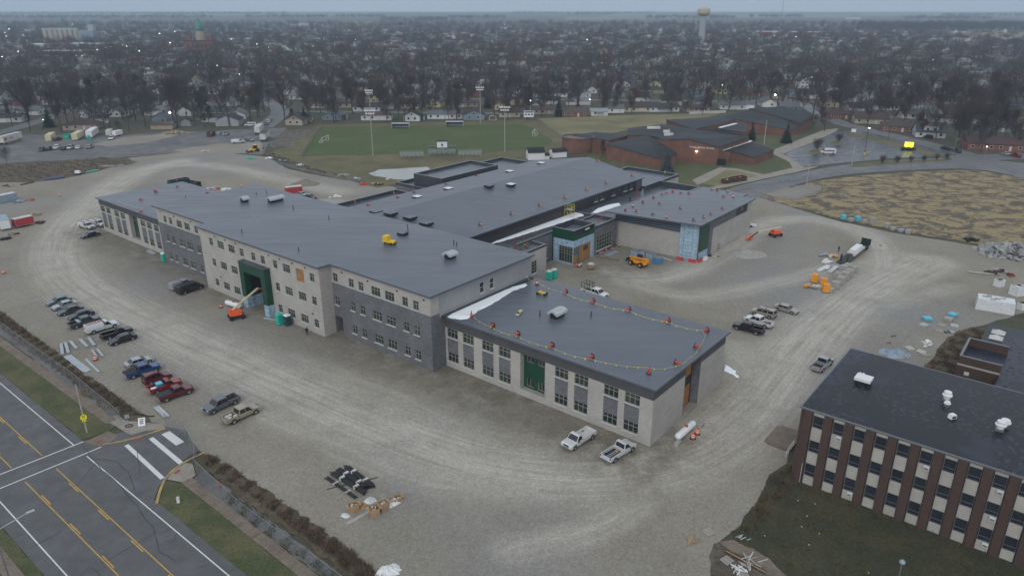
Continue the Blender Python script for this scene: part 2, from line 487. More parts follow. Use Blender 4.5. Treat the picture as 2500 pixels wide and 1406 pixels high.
for nm,o,w,mt in (('edge_line',0,0.16,'line_white'),('edge_line',oW2,0.16,'line_white')):
 road_line(nm,-80,a_c0 + .3 if o == 0 else 150,o,w,mt)
road_line('edge_line',a_c1 + 1.0,150,0,0.16,'line_white')
for o,sg in ((oY1,1),(oY2,-1)):
 for s0,s1 in ((-80,a_c0 - 0.6),(a_c1 + 0.8,150)):
  road_line('yellow_line',s0,s1,o,0.13,'line_yellow')
 k = -60.0
 while k < 140:                                  # broken inner line of the turning lane
  if not (a_c0 - 4 < k + 1.5 < a_c1 + 2): road_line('yellow_dash',k,k + 3.0,o + sg * 0.26,0.15,'line_yellow')
  k += 9.0
for q0,q1 in (((204,1078),(-60,1182)),((247.5,1091),(-60,1217))):
 a,b = P(*q0),P(*q1); d = (b - a).normalized(); n = Vector((-d.y,d.x,0)) * 0.11
 sheet('crossing_line',[a - n,b - n,b + n,a + n],0.041,'line_white')
stub = px([(204,1076),(300,1055),(345,1050),(404,1040),(450,1050),(486,1100),(445,1125),(410,1155),(387,1190),(372,1230),(382,1262)]) + [RL(off_of(382,1262)[0],1),RL(off_of(204,1076)[0],1)]
sheet('side_street',stub,0.024,'asphalt')
for (u0,v0),(u1,v1),w in (((308.6,1086),(397,1168),.3),((368.6,1069),(443.7,1132),.34),((404,1056),(440,1083),.62)):
 a,b = P(u0,v0),P(u1,v1); d = (b - a).normalized(); n = Vector((-d.y,d.x,0)) * w
 sheet('crossing_bar',[a - n,b - n,b + n,a + n],0.031,'line_white')
def crack(pts,w=0.07,z=0.046):
 ln = rough_poly([(p.x,p.y) for p in pts],1.2,0.18,closed=False) + [(pts[-1].x,pts[-1].y)]
 ribbon('sealed_crack',ln,w,z,'tar')
for c in ([(70,1340),(150,1295)],[(245,1375),(330,1330),(385,1295)],[(150,1440),(200,1406),(225,1382),(245,1410)],[(200,1085),(240,1140),(300,1190),(335,1235),(372,1285),(380,1310),(420,1290)],
   [(335,1095),(345,1160),(330,1170)],[(230,1120),(290,1130),(320,1165),(330,1198)],[(0,1085),(40,1060)],[(380,1310),(390,1345),(430,1370)],[(0,1330),(60,1300)],[(110,1055),(135,1042)],
   [(480,1385),(510,1378)],[(140,1200),(190,1180),(235,1130)],[(400,1320),(425,1322),(432,1300)]):
 crack(px(c))
sheet('road_verge',[RL(-90,-1.35),RL(off_of(200,1075)[0],-1.35)] + px([(265,1052),(282,1042),(262,1020),(190,965),(128,918),(60,868),(0,826),(-80,766),(-200,690)]),0.02,'verge_grass',rough=0.15,step=1.0)
sheet('road_verge',px([(402,1172),(446,1180),(480,1206),(560,1270),(640,1335),(730,1408),(800,1460),(640,1500),(567,1406),(500,1345),(430,1285),(388,1235),(386,1205)]),0.02,'verge_grass',rough=0.1,step=1.0)
sheet('far_verge',[RL(-80,oW2 + 1.65),RL(150,oW2 + 1.65),RL(150,oW2 + 14),RL(-80,oW2 + 14)],0.02,'verge_grass',rough=0.1,step=1.2)
sheet('far_pavement',[RL(-80,oW2 + 3.0),RL(150,oW2 + 3.0),RL(150,oW2 + 4.6),RL(-80,oW2 + 4.6)],0.034,'walk_brown')
def pavement(name,a,b,w,z=0.04,n=None):
 d = (b - a); L = d.length; d.normalize(); nr = Vector((-d.y,d.x,0)) * (w / 2)
 n = n or int(L / 1.5); root = None
 base = sheet(name,[a - nr,b - nr,b + nr,a + nr],z - 0.02,'walk_brown')
 ang = math.atan2(d.y,d.x); me = None
 for i in range(n):
  if me is None:
   mb = MB().box((0,0,0),(L / n - 0.03,w - 0.02,0.05),'walk_brown'); me = mb.mesh('paving_slab')
  q = a + d * (L * (i + .5) / n)
  o = mk('paving_slab',me,base,(q.x,q.y,z - 0.035 + random.uniform(0,.012)),ang)
pavement('pavement',P(-70,782),P(272,1030),1.6)
pavement('pavement',P(456,1172),P(800,1442),1.5)
sheet('corner_pavement',px([(250,1025),(282,1040),(320,1062),(355,1052),(404,1045),(395,1036),(345,1030),(310,1028),(285,1012)]),0.045,'concrete',rough=.1,step=1)
sheet('corner_pavement',px([(404,1170),(415,1155),(445,1128),(470,1132),(478,1160),(452,1178),(425,1174)]),0.045,'concrete',rough=.05,step=1)
sheet('corner_pavement',px([(204,1080),(265,1052),(290,1065),(250,1092)]),0.045,'walk_brown')
for pts in ([(325,1070),(347,1066),(347,1072),(327,1077)],[(423,1155),(437,1145),(443,1148),(430,1158)],[(236,1076),(248,1073),(251,1078),(238,1082)]):
 sheet('tactile_paving',px(pts),0.055,'brick_red_pad')
kerb('kerb',smooth_poly([Vector((p.x,p.y)) for p in px([(250,1086),(290,1080),(345,1066),(404,1046)])],1,False),0,0.13,0.35,'kerb_yellow',kind='structure')
kerb('kerb',smooth_poly([Vector((p.x,p.y)) for p in px([(502,1104),(470,1118),(440,1135),(415,1155),(400,1175),(390,1200),(383,1230)])],2,False),0,0.13,0.35,'kerb_yellow',kind='structure')
sheet('fence_strip',px([(500,1145),(560,1195),(640,1255),(760,1345),(860,1420),(830,1440),(740,1372),(640,1300),(540,1222),(474,1170)]),0.012,'old_asphalt',rough=.15,step=1.2)
sheet('fence_strip',px([(-80,745),(0,800),(90,866),(180,928),(250,985),(310,1025),(290,1030),(225,982),(150,930),(70,868),(0,818),(-80,762)]),0.012,'old_asphalt',rough=.15,step=1.2)
sheet('bramble_soil',px([(500,1106),(540,1125),(620,1178),(710,1240),(800,1300),(880,1362),(960,1440),(870,1440),(770,1345),(650,1255),(560,1190),(500,1140),(486,1118)]),0.016,'scrub',rough=.5,step=1.0)
sheet('bramble_soil',px([(-80,700),(0,758),(70,812),(140,862),(210,915),(275,960),(330,1000),(380,1035),(400,1045),(330,1040),(290,1020),(220,975),(150,915),(80,862),(0,800),(-80,745)]),0.016,'scrub',rough=.5,step=1.0)

sheet('old_car_park',px([(-220,365),(0,338),(60,330),(300,331),(400,322),(520,322),(560,318),(700,312),(690,330),(655,352),(640,378),(600,376),(450,372),(330,382),(0,400),(-220,425)]),0.012,'old_asphalt',rough=.6)
sheet('gravel_patch',px([(230,352),(300,336),(420,326),(440,330),(350,350),(260,358)]),0.02,'gravel',rough=.8)
sheet('gravel_patch',px([(420,368),(520,352),(640,345),(640,372),(560,378),(480,378)]),0.021,'gravel',rough=.8)
sheet('soil_mound',px([(-150,402),(0,402),(120,395),(250,384),(310,386),(334,395),(320,402),(270,410),(200,428),(130,441),(60,446),(0,446),(-150,450)]),0.04,'scrub',rough=.6)
sheet('gravel_patch',px([(240,405),(300,401),(305,404),(262,410)]),0.05,'gravel',rough=.3)
sheet('soil_mound',px([(640,378),(680,398),(720,412),(800,432),(880,446),(925,455),(900,447),(820,424),(740,402),(690,385),(660,372)]),0.05,'mud',rough=.7)
sheet('dirt_patch',px([(655,345),(700,318),(765,316),(735,340),(715,355),(665,362)]),0.03,'mud',rough=.8)
sheet('field_margin',px([(660,372),(716,352),(770,305),(1410,290),(1480,330),(1390,360),(1330,392),(1290,396),(1005,440),(925,458),(880,446),(740,402)]),0.02,'dry_grass',rough=.8,step=5)
sheet('rough_grass',px([(1310,290),(1480,283),(1760,276),(1700,300),(1520,320),(1400,345),(1392,352)]),0.024,'tan_grass',rough=.5,step=5)
sheet('soccer_field',px([(783,311),(1270,304),(1300,312),(1350,345),(1330,362),(1200,372),(735,382)]),0.034,'field_grass',rough=.4,step=4)
sheet('pond',px([(900,424),(925,415),(1040,408),(1052,412),(1000,440),(960,438),(915,430)]),0.05,'pond',rough=.4,step=3)
sheet('school_lawn',px([(1400,355),(1480,330),(1990,330),(2010,350),(1890,375),(1800,440),(1720,470),(1540,420),(1440,390)]),0.028,'lawn',rough=.3,step=4)
sheet('school_lawn',px([(1985,405),(1945,382),(1900,372),(1780,402),(1800,410),(1870,428),(1900,430),(1960,416)]),0.036,'lawn',rough=.1)
sheet('tan_lawn',px([(1692,445),(1755,412),(1800,418),(1868,432),(1800,447),(1760,456)]),0.036,'tan_grass',rough=.1)
sheet('drive',smooth_poly(px([(1760,466),(1860,440),(1950,422),(2060,402),(2200,390),(2330,386),(2480,395),(2600,415),(2600,470),(2490,432),(2380,412),(2250,414),(2090,424),(1990,438),(1870,474),(1840,484),(1800,480)]),1),0.044,'street_asphalt')
sheet('straw_field',px([(1845,479),(1900,470),(1990,443),(2090,430),(2250,419),(2380,415),(2500,436),(2640,465),(2700,640),(2560,612),(2420,602),(2330,586),(2200,566),(2060,538),(1990,520),(1880,490)]),0.052,'straw_field',rough=.5,step=2)
sheet('gravel_fan',px([(1870,474),(1905,462),(1960,452),(2000,452),(2008,462),(1990,476),(1950,486),(1900,484)]),0.06,'gravel',rough=.3,step=2)
sheet('wet_car_park',px([(1985,350),(2040,322),(2100,318),(2160,322),(2330,372),(2320,382),(2200,386),(2060,398),(1960,408),(1945,396),(1910,376)]),0.048,'wet_asphalt')
sheet('school_path',px([(1885,368),(1910,376),(1946,396),(1962,410),(2000,405),(1990,410),(1940,422),(1870,436),(1800,452),(1720,468),(1700,466),(1760,452),(1860,428),(1935,410),(1925,395),(1890,378)]),0.056,'concrete')
sheet('school_path',px([(1885,368),(2010,318),(2048,314),(2040,322),(1985,348),(1912,376)]),0.058,'concrete')
sheet('school_path',px([(1690,440),(1745,414),(1760,408),(1775,412),(1770,418),(1720,446),(1702,452)]),0.06,'concrete')
sheet('school_path',px([(1770,410),(1800,412),(1870,428),(1872,434),(1800,418),(1768,416)]),0.062,'concrete')
sheet('car_park_verge',smooth_poly(px([(2060,326),(2110,326),(2200,350),(2330,386),(2318,392),(2240,372),(2160,352),(2095,335)]),1),0.07,'dry_grass')
sheet('car_park_verge',smooth_poly(px([(2065,404),(2110,397),(2200,392),(2310,389),(2330,392),(2250,397),(2160,402),(2090,410)]),1),0.07,'dry_grass')
for q in ([(1968,374),(1985,364),(2002,367),(2008,374),(1985,377)],[(2015,350),(2040,344),(2068,350),(2040,356)],[(2058,330),(2085,327),(2120,336),(2075,338)]):
 isl = smooth_poly(px(q),2)
 sheet('planting_island',isl,0.12,'dry_grass')
 kerb('kerb',[Vector((p.x,p.y)) for p in isl] + [Vector((isl[0].x,isl[0].y))],0,0.14,0.25,'concrete',kind='structure')
for k in range(7):
 a = P(2060 + k * 34,366 + k * 2.6); b = P(2030 + k * 34,372 + k * 2.6)
 d = (b - a).normalized(); n = Vector((-d.y,d.x,0)) * .07
 sheet('bay_line',[a - n,b - n,b + n,a + n],0.054,'line_white')
def street(line,w,z=0.03,mat='street_asphalt',sm=2,nm='street'):
 ribbon(nm,smooth_poly([Vector((p.x,p.y)) for p in px(line)],sm,False),w,z,mat)
street([(-200,372),(0,325),(110,292),(200,258),(290,232),(380,200)],9.0)
street([(640,312),(672,290),(690,270),(660,250),(640,238)],11.0)
street([(1900,240),(1960,252),(2040,300),(2130,320),(2300,360),(2420,396),(2600,440)],10.0,0.05)
street([(1750,252),(1860,246),(1930,250)],9.0,0.034)
street([(2300,175),(2420,200),(2380,235),(2340,250)],8.0)
street([(2330,388),(2420,384),(2560,380)],12.0,0.042)
# ================================================================ building materials
def brick_mat(name,c1,c2,mortar,bw=0.4,bh=0.2,var=0.12,rough=0.85,ms=0.012):
 m,nt,b = newmat(name)
 tc = nt.nodes.new('ShaderNodeTexCoord')
 sp = nt.nodes.new('ShaderNodeSeparateXYZ'); nt.links.new(tc.outputs['Object'],sp.inputs[0])
 ad = nt.nodes.new('ShaderNodeMath'); ad.operation = 'ADD'
 nt.links.new(sp.outputs[0],ad.inputs[0]); nt.links.new(sp.outputs[1],ad.inputs[1])
 cb = nt.nodes.new('ShaderNodeCombineXYZ'); nt.links.new(ad.outputs[0],cb.inputs[0]); nt.links.new(sp.outputs[2],cb.inputs[1])
 bt = nt.nodes.new('ShaderNodeTexBrick')
 bt.inputs['Color1'].default_value = (*c1,1); bt.inputs['Color2'].default_value = (*c2,1); bt.inputs['Mortar'].default_value = (*mortar,1)
 bt.inputs['Scale'].default_value = 1.0; bt.inputs['Brick Width'].default_value = bw; bt.inputs['Row Height'].default_value = bh
 bt.inputs['Mortar Size'].default_value = ms; bt.inputs['Bias'].default_value = 0.0
 nt.links.new(cb.outputs[0],bt.inputs['Vector'])
 c = _mix(nt,bt.outputs['Color'],_ramp(nt,_noise(nt,tc.outputs['Object'],0.25,5,0.65),0.3,0.7,(1 - var,) * 3,(1 + var,) * 3),1.0,'MULTIPLY')
 nt.links.new(c,b.inputs['Base Color']); b.inputs['Roughness'].default_value = rough
 bn = nt.nodes.new('ShaderNodeBump'); bn.inputs['Strength'].default_value = 0.3; bn.inputs['Distance'].default_value = 0.02
 nt.links.new(bt.outputs['Fac'],bn.inputs['Height']); bn.invert = True; nt.links.new(bn.outputs[0],b.inputs['Normal'])
brick_mat('block_light',(0.435,0.418,0.39),(0.375,0.358,0.33),(0.32,0.305,0.285))
brick_mat('block_dark',(0.150,0.154,0.166),(0.100,0.103,0.114),(0.18,0.18,0.187),0.4,0.2,0.2)
brick_mat('brick_band',(0.075,0.075,0.083),(0.055,0.055,0.062),(0.10,0.10,0.105),0.3,0.1,0.15)
brick_mat('brick_school',(0.200,0.083,0.056),(0.150,0.060,0.042),(0.16,0.115,0.09),0.3,0.1,0.22)
brick_mat('brick_brown',(0.088,0.050,0.038),(0.062,0.036,0.028),(0.075,0.055,0.048),0.3,0.1,0.2)
M('block_pale',(0.44,0.42,0.38),0.85,(0.36,0.34,0.31),0.3)
def rib_mat(name,col,period=0.3,rough=0.45,depth=0.35,metal=0.0):
 m,nt,b = newmat(name)
 tc = nt.nodes.new('ShaderNodeTexCoord'); sp = nt.nodes.new('ShaderNodeSeparateXYZ'); nt.links.new(tc.outputs['Object'],sp.inputs[0])
 ad = nt.nodes.new('ShaderNodeMath'); ad.operation = 'ADD'; nt.links.new(sp.outputs[0],ad.inputs[0]); nt.links.new(sp.outputs[1],ad.inputs[1])
 pp = nt.nodes.new('ShaderNodeMath'); pp.operation = 'PINGPONG'; pp.inputs[1].default_value = period / 2; nt.links.new(ad.outputs[0],pp.inputs[0])
 lt = nt.nodes.new('ShaderNodeMath'); lt.operation = 'LESS_THAN'; lt.inputs[1].default_value = period * 0.09; nt.links.new(pp.outputs[0],lt.inputs[0])
 c = _mix(nt,col,tuple(x * (1 - depth) for x in col),lt.outputs[0])
 c = _mix(nt,c,_ramp(nt,_noise(nt,tc.outputs['Object'],0.4,4),0.3,0.7,(0.92,) * 3,(1.08,) * 3),1.0,'MULTIPLY')
 nt.links.new(c,b.inputs['Base Color']); b.inputs['Roughness'].default_value = rough; b.inputs['Metallic'].default_value = metal
rib_mat('siding_grey',(0.30,0.31,0.32),0.4,0.45)
rib_mat('siding_dark',(0.030,0.030,0.034),0.3,0.5,0.5)
rib_mat('panel_green',(0.010,0.062,0.036),0.45,0.4,0.55)
def louver_mat():
 m,nt,b = newmat('louver')
 tc = nt.nodes.new('ShaderNodeTexCoord'); sp = nt.nodes.new('ShaderNodeSeparateXYZ'); nt.links.new(tc.outputs['Object'],sp.inputs[0])
 pp = nt.nodes.new('ShaderNodeMath'); pp.operation = 'PINGPONG'; pp.inputs[1].default_value = 0.27; nt.links.new(sp.outputs[2],pp.inputs[0])
 c = _mix(nt,(0.035,0.038,0.046),(0.20,0.24,0.29),_ramp(nt,pp.outputs[0],0.16,0.20))
 nt.links.new(c,b.inputs['Base Color']); b.inputs['Roughness'].default_value = 0.4
def tyvek_mat():
 m,nt,b = newmat('wrap_blue')
 tc = nt.nodes.new('ShaderNodeTexCoord'); sp = nt.nodes.new('ShaderNodeSeparateXYZ'); nt.links.new(tc.outputs['Object'],sp.inputs[0])
 ad = nt.nodes.new('ShaderNodeMath'); ad.operation = 'ADD'; nt.links.new(sp.outputs[0],ad.inputs[0]); nt.links.new(sp.outputs[1],ad.inputs[1])
 def lines(src,per,w):
  pp = nt.nodes.new('ShaderNodeMath'); pp.operation = 'PINGPONG'; pp.inputs[1].default_value = per / 2; nt.links.new(src,pp.inputs[0])
  lt = nt.nodes.new('ShaderNodeMath'); lt.operation = 'LESS_THAN'; lt.inputs[1].default_value = w; nt.links.new(pp.outputs[0],lt.inputs[0]); return lt.outputs[0]
 d1 = nt.nodes.new('ShaderNodeMath'); d1.operation = 'ADD'; nt.links.new(ad.outputs[0],d1.inputs[0]); nt.links.new(sp.outputs[2],d1.inputs[1])
 c = _mix(nt,(0.42,0.56,0.66),(0.33,0.46,0.58),_ramp(nt,_noise(nt,tc.outputs['Object'],0.8,3),0.4,0.6))
 c = _mix(nt,c,(0.10,0.17,0.26),lines(ad.outputs[0],1.22,0.035))
 c = _mix(nt,c,(0.10,0.17,0.26),lines(sp.outputs[2],0.92,0.032))
 vr = nt.nodes.new('ShaderNodeTexVoronoi'); vr.inputs['Scale'].default_value = 1.15; vr.feature = 'DISTANCE_TO_EDGE'
 cb = nt.nodes.new('ShaderNodeCombineXYZ'); nt.links.new(ad.outputs[0],cb.inputs[0]); nt.links.new(sp.outputs[2],cb.inputs[1]); nt.links.new(cb.outputs[0],vr.inputs['Vector'])
 lt = nt.nodes.new('ShaderNodeMath'); lt.operation = 'LESS_THAN'; lt.inputs[1].default_value = 0.03; nt.links.new(vr.outputs['Distance'],lt.inputs[0])
 c = _mix(nt,c,(0.16,0.25,0.36),lt.outputs[0])
 nt.links.new(c,b.inputs['Base Color']); b.inputs['Roughness'].default_value = 0.5
louver_mat(); tyvek_mat()
def roof_mat(name,c1,c2,rough,sdir):
 m,nt,b = newmat(name)
 v = _pos(nt,(1,1,1),-sdir); v2 = _pos(nt,(0.12,1.0,1.0),-sdir)
 c = _mix(nt,c1,c2,_ramp(nt,_noise(nt,v,0.06,5,0.6),0.35,0.65))
 c = _mix(nt,c,_ramp(nt,_noise(nt,v2,1.4,4,0.7),0.3,0.7,(0.84,) * 3,(1.16,) * 3),1.0,'MULTIPLY')
 nt.links.new(c,b.inputs['Base Color'])
 b.inputs['Specular IOR Level'].default_value = 0.5 if rough < .5 else 0.22
 nt.links.new(_ramp(nt,_noise(nt,v2,0.7,5,0.7),0.3,0.72,(rough - 0.1,) * 3,(rough + 0.14,) * 3),b.inputs['Roughness'])
 bn = nt.nodes.new('ShaderNodeBump'); bn.inputs['Strength'].default_value = 0.12; bn.inputs['Distance'].default_value = 0.03
 nt.links.new(_noise(nt,v2,2.0,4,0.6),bn.inputs['Height']); nt.links.new(bn.outputs[0],b.inputs['Normal'])
roof_mat('roof_new',(0.108,0.124,0.153),(0.090,0.104,0.131),0.36,_A)
roof_mat('roof_low',(0.052,0.060,0.075),(0.075,0.085,0.105),0.30,_A)
roof_mat('roof_ms',(0.020,0.021,0.025),(0.032,0.034,0.040),0.6,R(150))
M('parapet',(0.040,0.044,0.056),0.45,(0.055,0.060,0.075),0.5)
M('cap_metal',(0.18,0.19,0.205),0.4,metal=0.3)
M('fascia',(0.095,0.105,0.125),0.45)
M('glass',(0.020,0.026,0.028),0.08,(0.050,0.062,0.052),0.35,(0.45,0.6),spec=0.6)
M('glass_old',(0.022,0.026,0.036),0.15,(0.035,0.040,0.052),0.6,spec=0.5)
M('frame_olive',(0.33,0.35,0.28),0.5)
M('frame_white',(0.62,0.63,0.63),0.5)
M('sill',(0.58,0.59,0.59),0.7)
M('plywood',(0.36,0.19,0.055),0.8,(0.27,0.12,0.035),1.2,(0.35,0.65),obj=True)
M('snow',(0.84,0.87,0.90),0.6,fine=(3,0.05))
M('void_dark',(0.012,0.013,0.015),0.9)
M('black',(0.015,0.015,0.017),0.5)
M('steel',(0.33,0.35,0.37),0.4,metal=0.6)
M('galv',(0.46,0.51,0.55),0.45,(0.36,0.40,0.44),1.5,metal=0.2,obj=True)
M('wood',(0.36,0.27,0.17),0.85,(0.26,0.19,0.12),1.5,obj=True)
M('wood_grey',(0.42,0.39,0.35),0.9,(0.30,0.28,0.26),1.5,obj=True)
M('white',(0.72,0.73,0.74),0.5)
M('white_dirty',(0.58,0.58,0.56),0.6,(0.44,0.43,0.41),0.6,obj=True)
M('yellow',(0.72,0.47,0.02),0.45)
M('caution',(0.70,0.66,0.10),0.6)
M('cone_red',(0.48,0.045,0.035),0.6)
M('cone_orange',(0.50,0.20,0.09),0.6)
M('signal_orange',(0.80,0.10,0.02),0.4)
M('tele_orange',(0.75,0.30,0.02),0.4)
M('cream',(0.60,0.56,0.36),0.6,(0.52,0.48,0.32),0.8,obj=True)
M('cardboard',(0.42,0.28,0.15),0.9,(0.33,0.21,0.11),1.2,obj=True)
M('blue_crate',(0.06,0.22,0.42),0.6)
M('cyan_tarp',(0.12,0.48,0.62),0.5)
M('grey_tarp',(0.30,0.38,0.45),0.5,(0.24,0.30,0.37),1.0,obj=True)
M('teal',(0.02,0.42,0.32),0.5)
M('dkteal',(0.015,0.055,0.055),0.5)
M('rubble',(0.30,0.31,0.31),0.9,(0.20,0.21,0.22),1.0)
M('block_grey',(0.40,0.385,0.35),0.9,(0.26,0.255,0.24),1.0,obj=True)
M('rust',(0.11,0.045,0.03),0.8,(0.07,0.03,0.022),1.0,obj=True)
M('tyre',(0.018,0.018,0.019),0.85)
M('lamp_glow',(1,1,1),0.5,emit=(1.0,0.86,0.62),estr=30.0)
M('lamp_white',(1,1,1),0.5,emit=(1.0,0.95,0.85),estr=14.0)

# ================================================================ facade tools (local frame of the new school: x = s, y = -t)
def fpt(kind,c,a,z,d):
 if kind == 'F': return (a,-(c + d),z)
 if kind == 'B': return (a,-(c - d),z)
 if kind == 'E': return (c + d,-a,z)
 return (c - d,-a,z)
def facade(mb,kind,c,a0,a1,z0,z1,ops,matf,depth=0.2,cuts_a=(),cuts_z=()):
 A = sorted({a0,a1,*[x for o in ops for x in o[:2]],*cuts_a}); Z = sorted({z0,z1,*[x for o in ops for x in o[2:4]],*cuts_z})
 A = [x for x in A if a0 <= x <= a1]; Z = [x for x in Z if z0 <= x <= z1]
 for i in range(len(A) - 1):
  for j in range(len(Z) - 1):
   am,zm = (A[i] + A[i + 1]) / 2,(Z[j] + Z[j + 1]) / 2
   if any(o[0] < am < o[1] and o[2] < zm < o[3] for o in ops): continue
   mb.add([fpt(kind,c,A[i],Z[j],0),fpt(kind,c,A[i + 1],Z[j],0),fpt(kind,c,A[i + 1],Z[j + 1],0),fpt(kind,c,A[i],Z[j + 1],0)],[(0,1,2,3)],matf(am,zm))
 for o in ops:
  m = matf((o[0] + o[1]) / 2,o[2] - 0.05)
  q = [(o[0],o[2]),(o[1],o[2]),(o[1],o[3]),(o[0],o[3])]
  dd = o[4] if len(o) > 4 else depth
  for k in range(4):
   (x0,y0),(x1,y1) = q[k],q[(k + 1) % 4]
   mb.add([fpt(kind,c,x0,y0,0),fpt(kind,c,x1,y1,0),fpt(kind,c,x1,y1,dd),fpt(kind,c,x0,y0,dd)],[(0,1,2,3)],m)
_wm = {}
def window_at(parent,kind,c,a,z,w,h,cols,rows=(0.62,),depth=0.2,frame='frame_olive',glass='glass',sill=True,bar=0.055):
 key = (round(w,2),round(h,2),cols,rows,frame,glass)
 if key not in _wm:
  f = MB(); d = 0.07
  xs = [-w / 2] + [(-w / 2 + w * i / cols) for i in range(1,cols)] + [w / 2]
  for i,x in enumerate(xs):
   xc = x + (bar / 2 if i == 0 else -bar / 2 if i == len(xs) - 1 else 0)
   f.box((xc,0,0),(bar,d,h))
  for k,zz in enumerate([0] + [r * h for r in rows] + [h - bar]):
   f.box((0,0.003,zz),(w - 0.01,d - 0.012,bar))
  g = MB().add([(-w / 2,0,0),(w / 2,0,0),(w / 2,0,h),(-w / 2,0,h)],[(0,1,2,3)])
  s = MB().box((0,0.06,-0.1),(w + 0.16,0.34,0.1))
  _wm[key] = (f.mesh('window',frame),g.mesh('glass',glass),s.mesh('sill','sill'))
 fm,gm,sm = _wm[key]
 rot = {'F': 0.0,'B': math.pi,'E': math.pi / 2,'W': -math.pi / 2}[kind]
 x,y,zz = fpt(kind,c,a,z,depth - 0.08)
 o = mk('window',fm,parent,(x,y,zz),rot)
 mk('glass',gm,o,(0,-0.02,0))
 if sill: mk('sill',sm,o,(0,depth - 0.08 - 0.02,0))
 return o
def lbox(mb,s0,s1,t0,t1,z0,z1,mat):
 return mb.box(((s0 + s1) / 2,-(t0 + t1) / 2,z0),(abs(s1 - s0),abs(t1 - t0),z1 - z0),mat)
def lpoly(pts): return [(s,-t) for s,t in pts]

# ================================================================ the new school under construction
SCH = thing('school_building','large new school under construction, pale and charcoal block walls under blue-grey flat roofs','school',W(0,0),_A)
Z1,Z2,Z3 = 1.35,6.1,10.9      # sill heights of the storeys
HW = 1.7
CENTER = [(106,1.4),(102.1,2.4),(97.9,2.4),(94.0,1.4),(89.7,1.4),(86.3,1.4),(82,1.4),(78.2,2.4),(73.8,2.4),(70.0,1.4)]
NT = [(66.6,1.4),(61.9,1.4),(59.1,1.4),(55,2.4),(51.3,2.4),(47.3,1.4),(44.6,1.4)]
FT = [(131.5,1.4),(128.8,1.4),(124.7,2.4),(121.1,2.4),(117,1.4),(114.3,1.4)]
def wing_cols(rev=None):
 return [39.3,35.6,31.2,27.5,16.0,12.3,7.0,3.4] if rev is None else rev
def front_wall(name,c,a0,a1,ztop,wins,matf,cuts=(),extra=(),rows=(Z1,Z2,Z3),kind='F'):
 ops = [(a - w / 2,a + w / 2,z,z + HW) for (a,w) in wins for z in rows if (a,z) not in skip]
 mb = MB(); facade(mb,kind,c,a0,a1,-0.1,ztop,list(ops) + list(extra),matf,cuts_z=cuts)
 wl_ = mb.obj(name,None,SCH)
 for (a,w) in wins:
  for z in rows:
   if (a,z) in skip: continue
   if (a,z) in boarded:
    b = MB().box((0,0,0),(w,0.05,HW + .9),'plywood'); b.box((0,-0.03,0.2),(0.09,.05,1.9),'wood')
    x,y,zz = fpt(kind,c,a,z - .9,0.05); mk('plywood_board',b.mesh('plywood_board'),SCH,(x,y,zz)); continue
   window_at(SCH,kind,c,a,z,w,HW,2 if w < 2 else 3)
 return wl_
skip = {(a,z) for a in (94.0,89.7,86.3) for z in (Z1,Z2)} | {(66.6,Z1),(73.8,Z3)}
boarded = set()
light = lambda a,z: 'block_light'
twotone = lambda a,z: 'block_light' if z > 10.6 else 'block_dark'
front_wall('front_wall',-6.2,67.7,110.5,14.3,CENTER,light,extra=[(73.8 - 1.25,73.8 + 1.25,9.95,12.6),(86.2,92.2,-0.1,7.6,3.0)])
bd = MB().box((0,0,0),(2.5,0.06,2.65),'plywood'); bd.box((0.1,0.05,0.1),(0.08,.05,2.4),'wood'); bd.box((0.5,0.05,0.9),(0.4,.03,0.7),'wood')
mk('plywood_board',bd.mesh('plywood_board'),SCH,fpt('F',-6.2,73.8,9.95,0.15))
front_wall('front_wall',-3.4,41.0,67.7,14.3,NT,twotone,cuts=(10.6,),extra=[(65.4,67.69,-0.1,3.7,2.5)])
front_wall('front_wall',-3.6,110.5,135.2,14.3,FT,twotone,cuts=(10.5,))
def wing(c,cols,a0,a1,bay,ztop,zb):
 half = 1.25; zl,zu = 1.15,5.85
 def mf(a,z):
  if z > zb: return 'brick_band'
  if any(abs(a - x) < half for x in cols) and zl + HW < z < zu: return 'block_dark'
  return 'block_light'
 ops = [(x - half,x + half,z,z + HW) for x in cols for z in (zl,zu)]
 mb = MB(); facade(mb,'F',c,a0,a1,-0.1,ztop,ops + [(bay[0],bay[1],1.2,zb,1.0)],mf,cuts_z=(zb,),cuts_a=[x + d for x in cols for d in (-half,half)])
 mb.obj('front_wall',None,SCH)
 for x in cols:
  for z in (zl,zu): window_at(SCH,'F',c,x,z,2.5,HW,3)
  sp = MB(); lbox(sp,x - half + .02,x + half - .02,c - 0.0,c + 0.1,zl + HW + .02,zu - .12,'block_dark')
 g = MB(); gw = [((bay[0] + bay[1]) / 2 + d,z) for d in (-1.15,1.15) for z in (1.5,zu + .1)]
 facade(g,'F',c + 1.0,bay[0],bay[1],1.2,zb,[(a - .75,a + .75,z,z + 1.5) for a,z in gw],lambda a,z: 'panel_green')
 g.obj('green_panel',None,SCH)
 for a,z in gw: window_at(SCH,'F',c + 1.0,a,z,1.5,1.5,2,rows=(),sill=False)
wing(0.0,wing_cols(),0.0,41.0,(19.2,24.2),9.4,7.6)
wing(-1.0,[139.0,142.8,146.6,150.0,161.4,165.0,170.2,173.6],135.2,175.5,(153.0,157.8),9.4,7.75)
mb = MB()
facade(mb,'E',0.0,0.0,24.5,-0.1,9.4,[(10.0,15.4,-0.1,9.4,1.4)],lambda a,z: 'brick_band' if z > 7.6 else 'block_dark' if z < -.1 else 'block_light',cuts_z=(7.6,))
facade(mb,'B',24.5,0.0,41.0,-0.1,9.4,[],light)
facade(mb,'E',67.7,-6.2,-3.4,-0.1,14.3,[],light)
facade(mb,'W',110.5,-6.2,-3.6,-0.1,14.3,[],light)
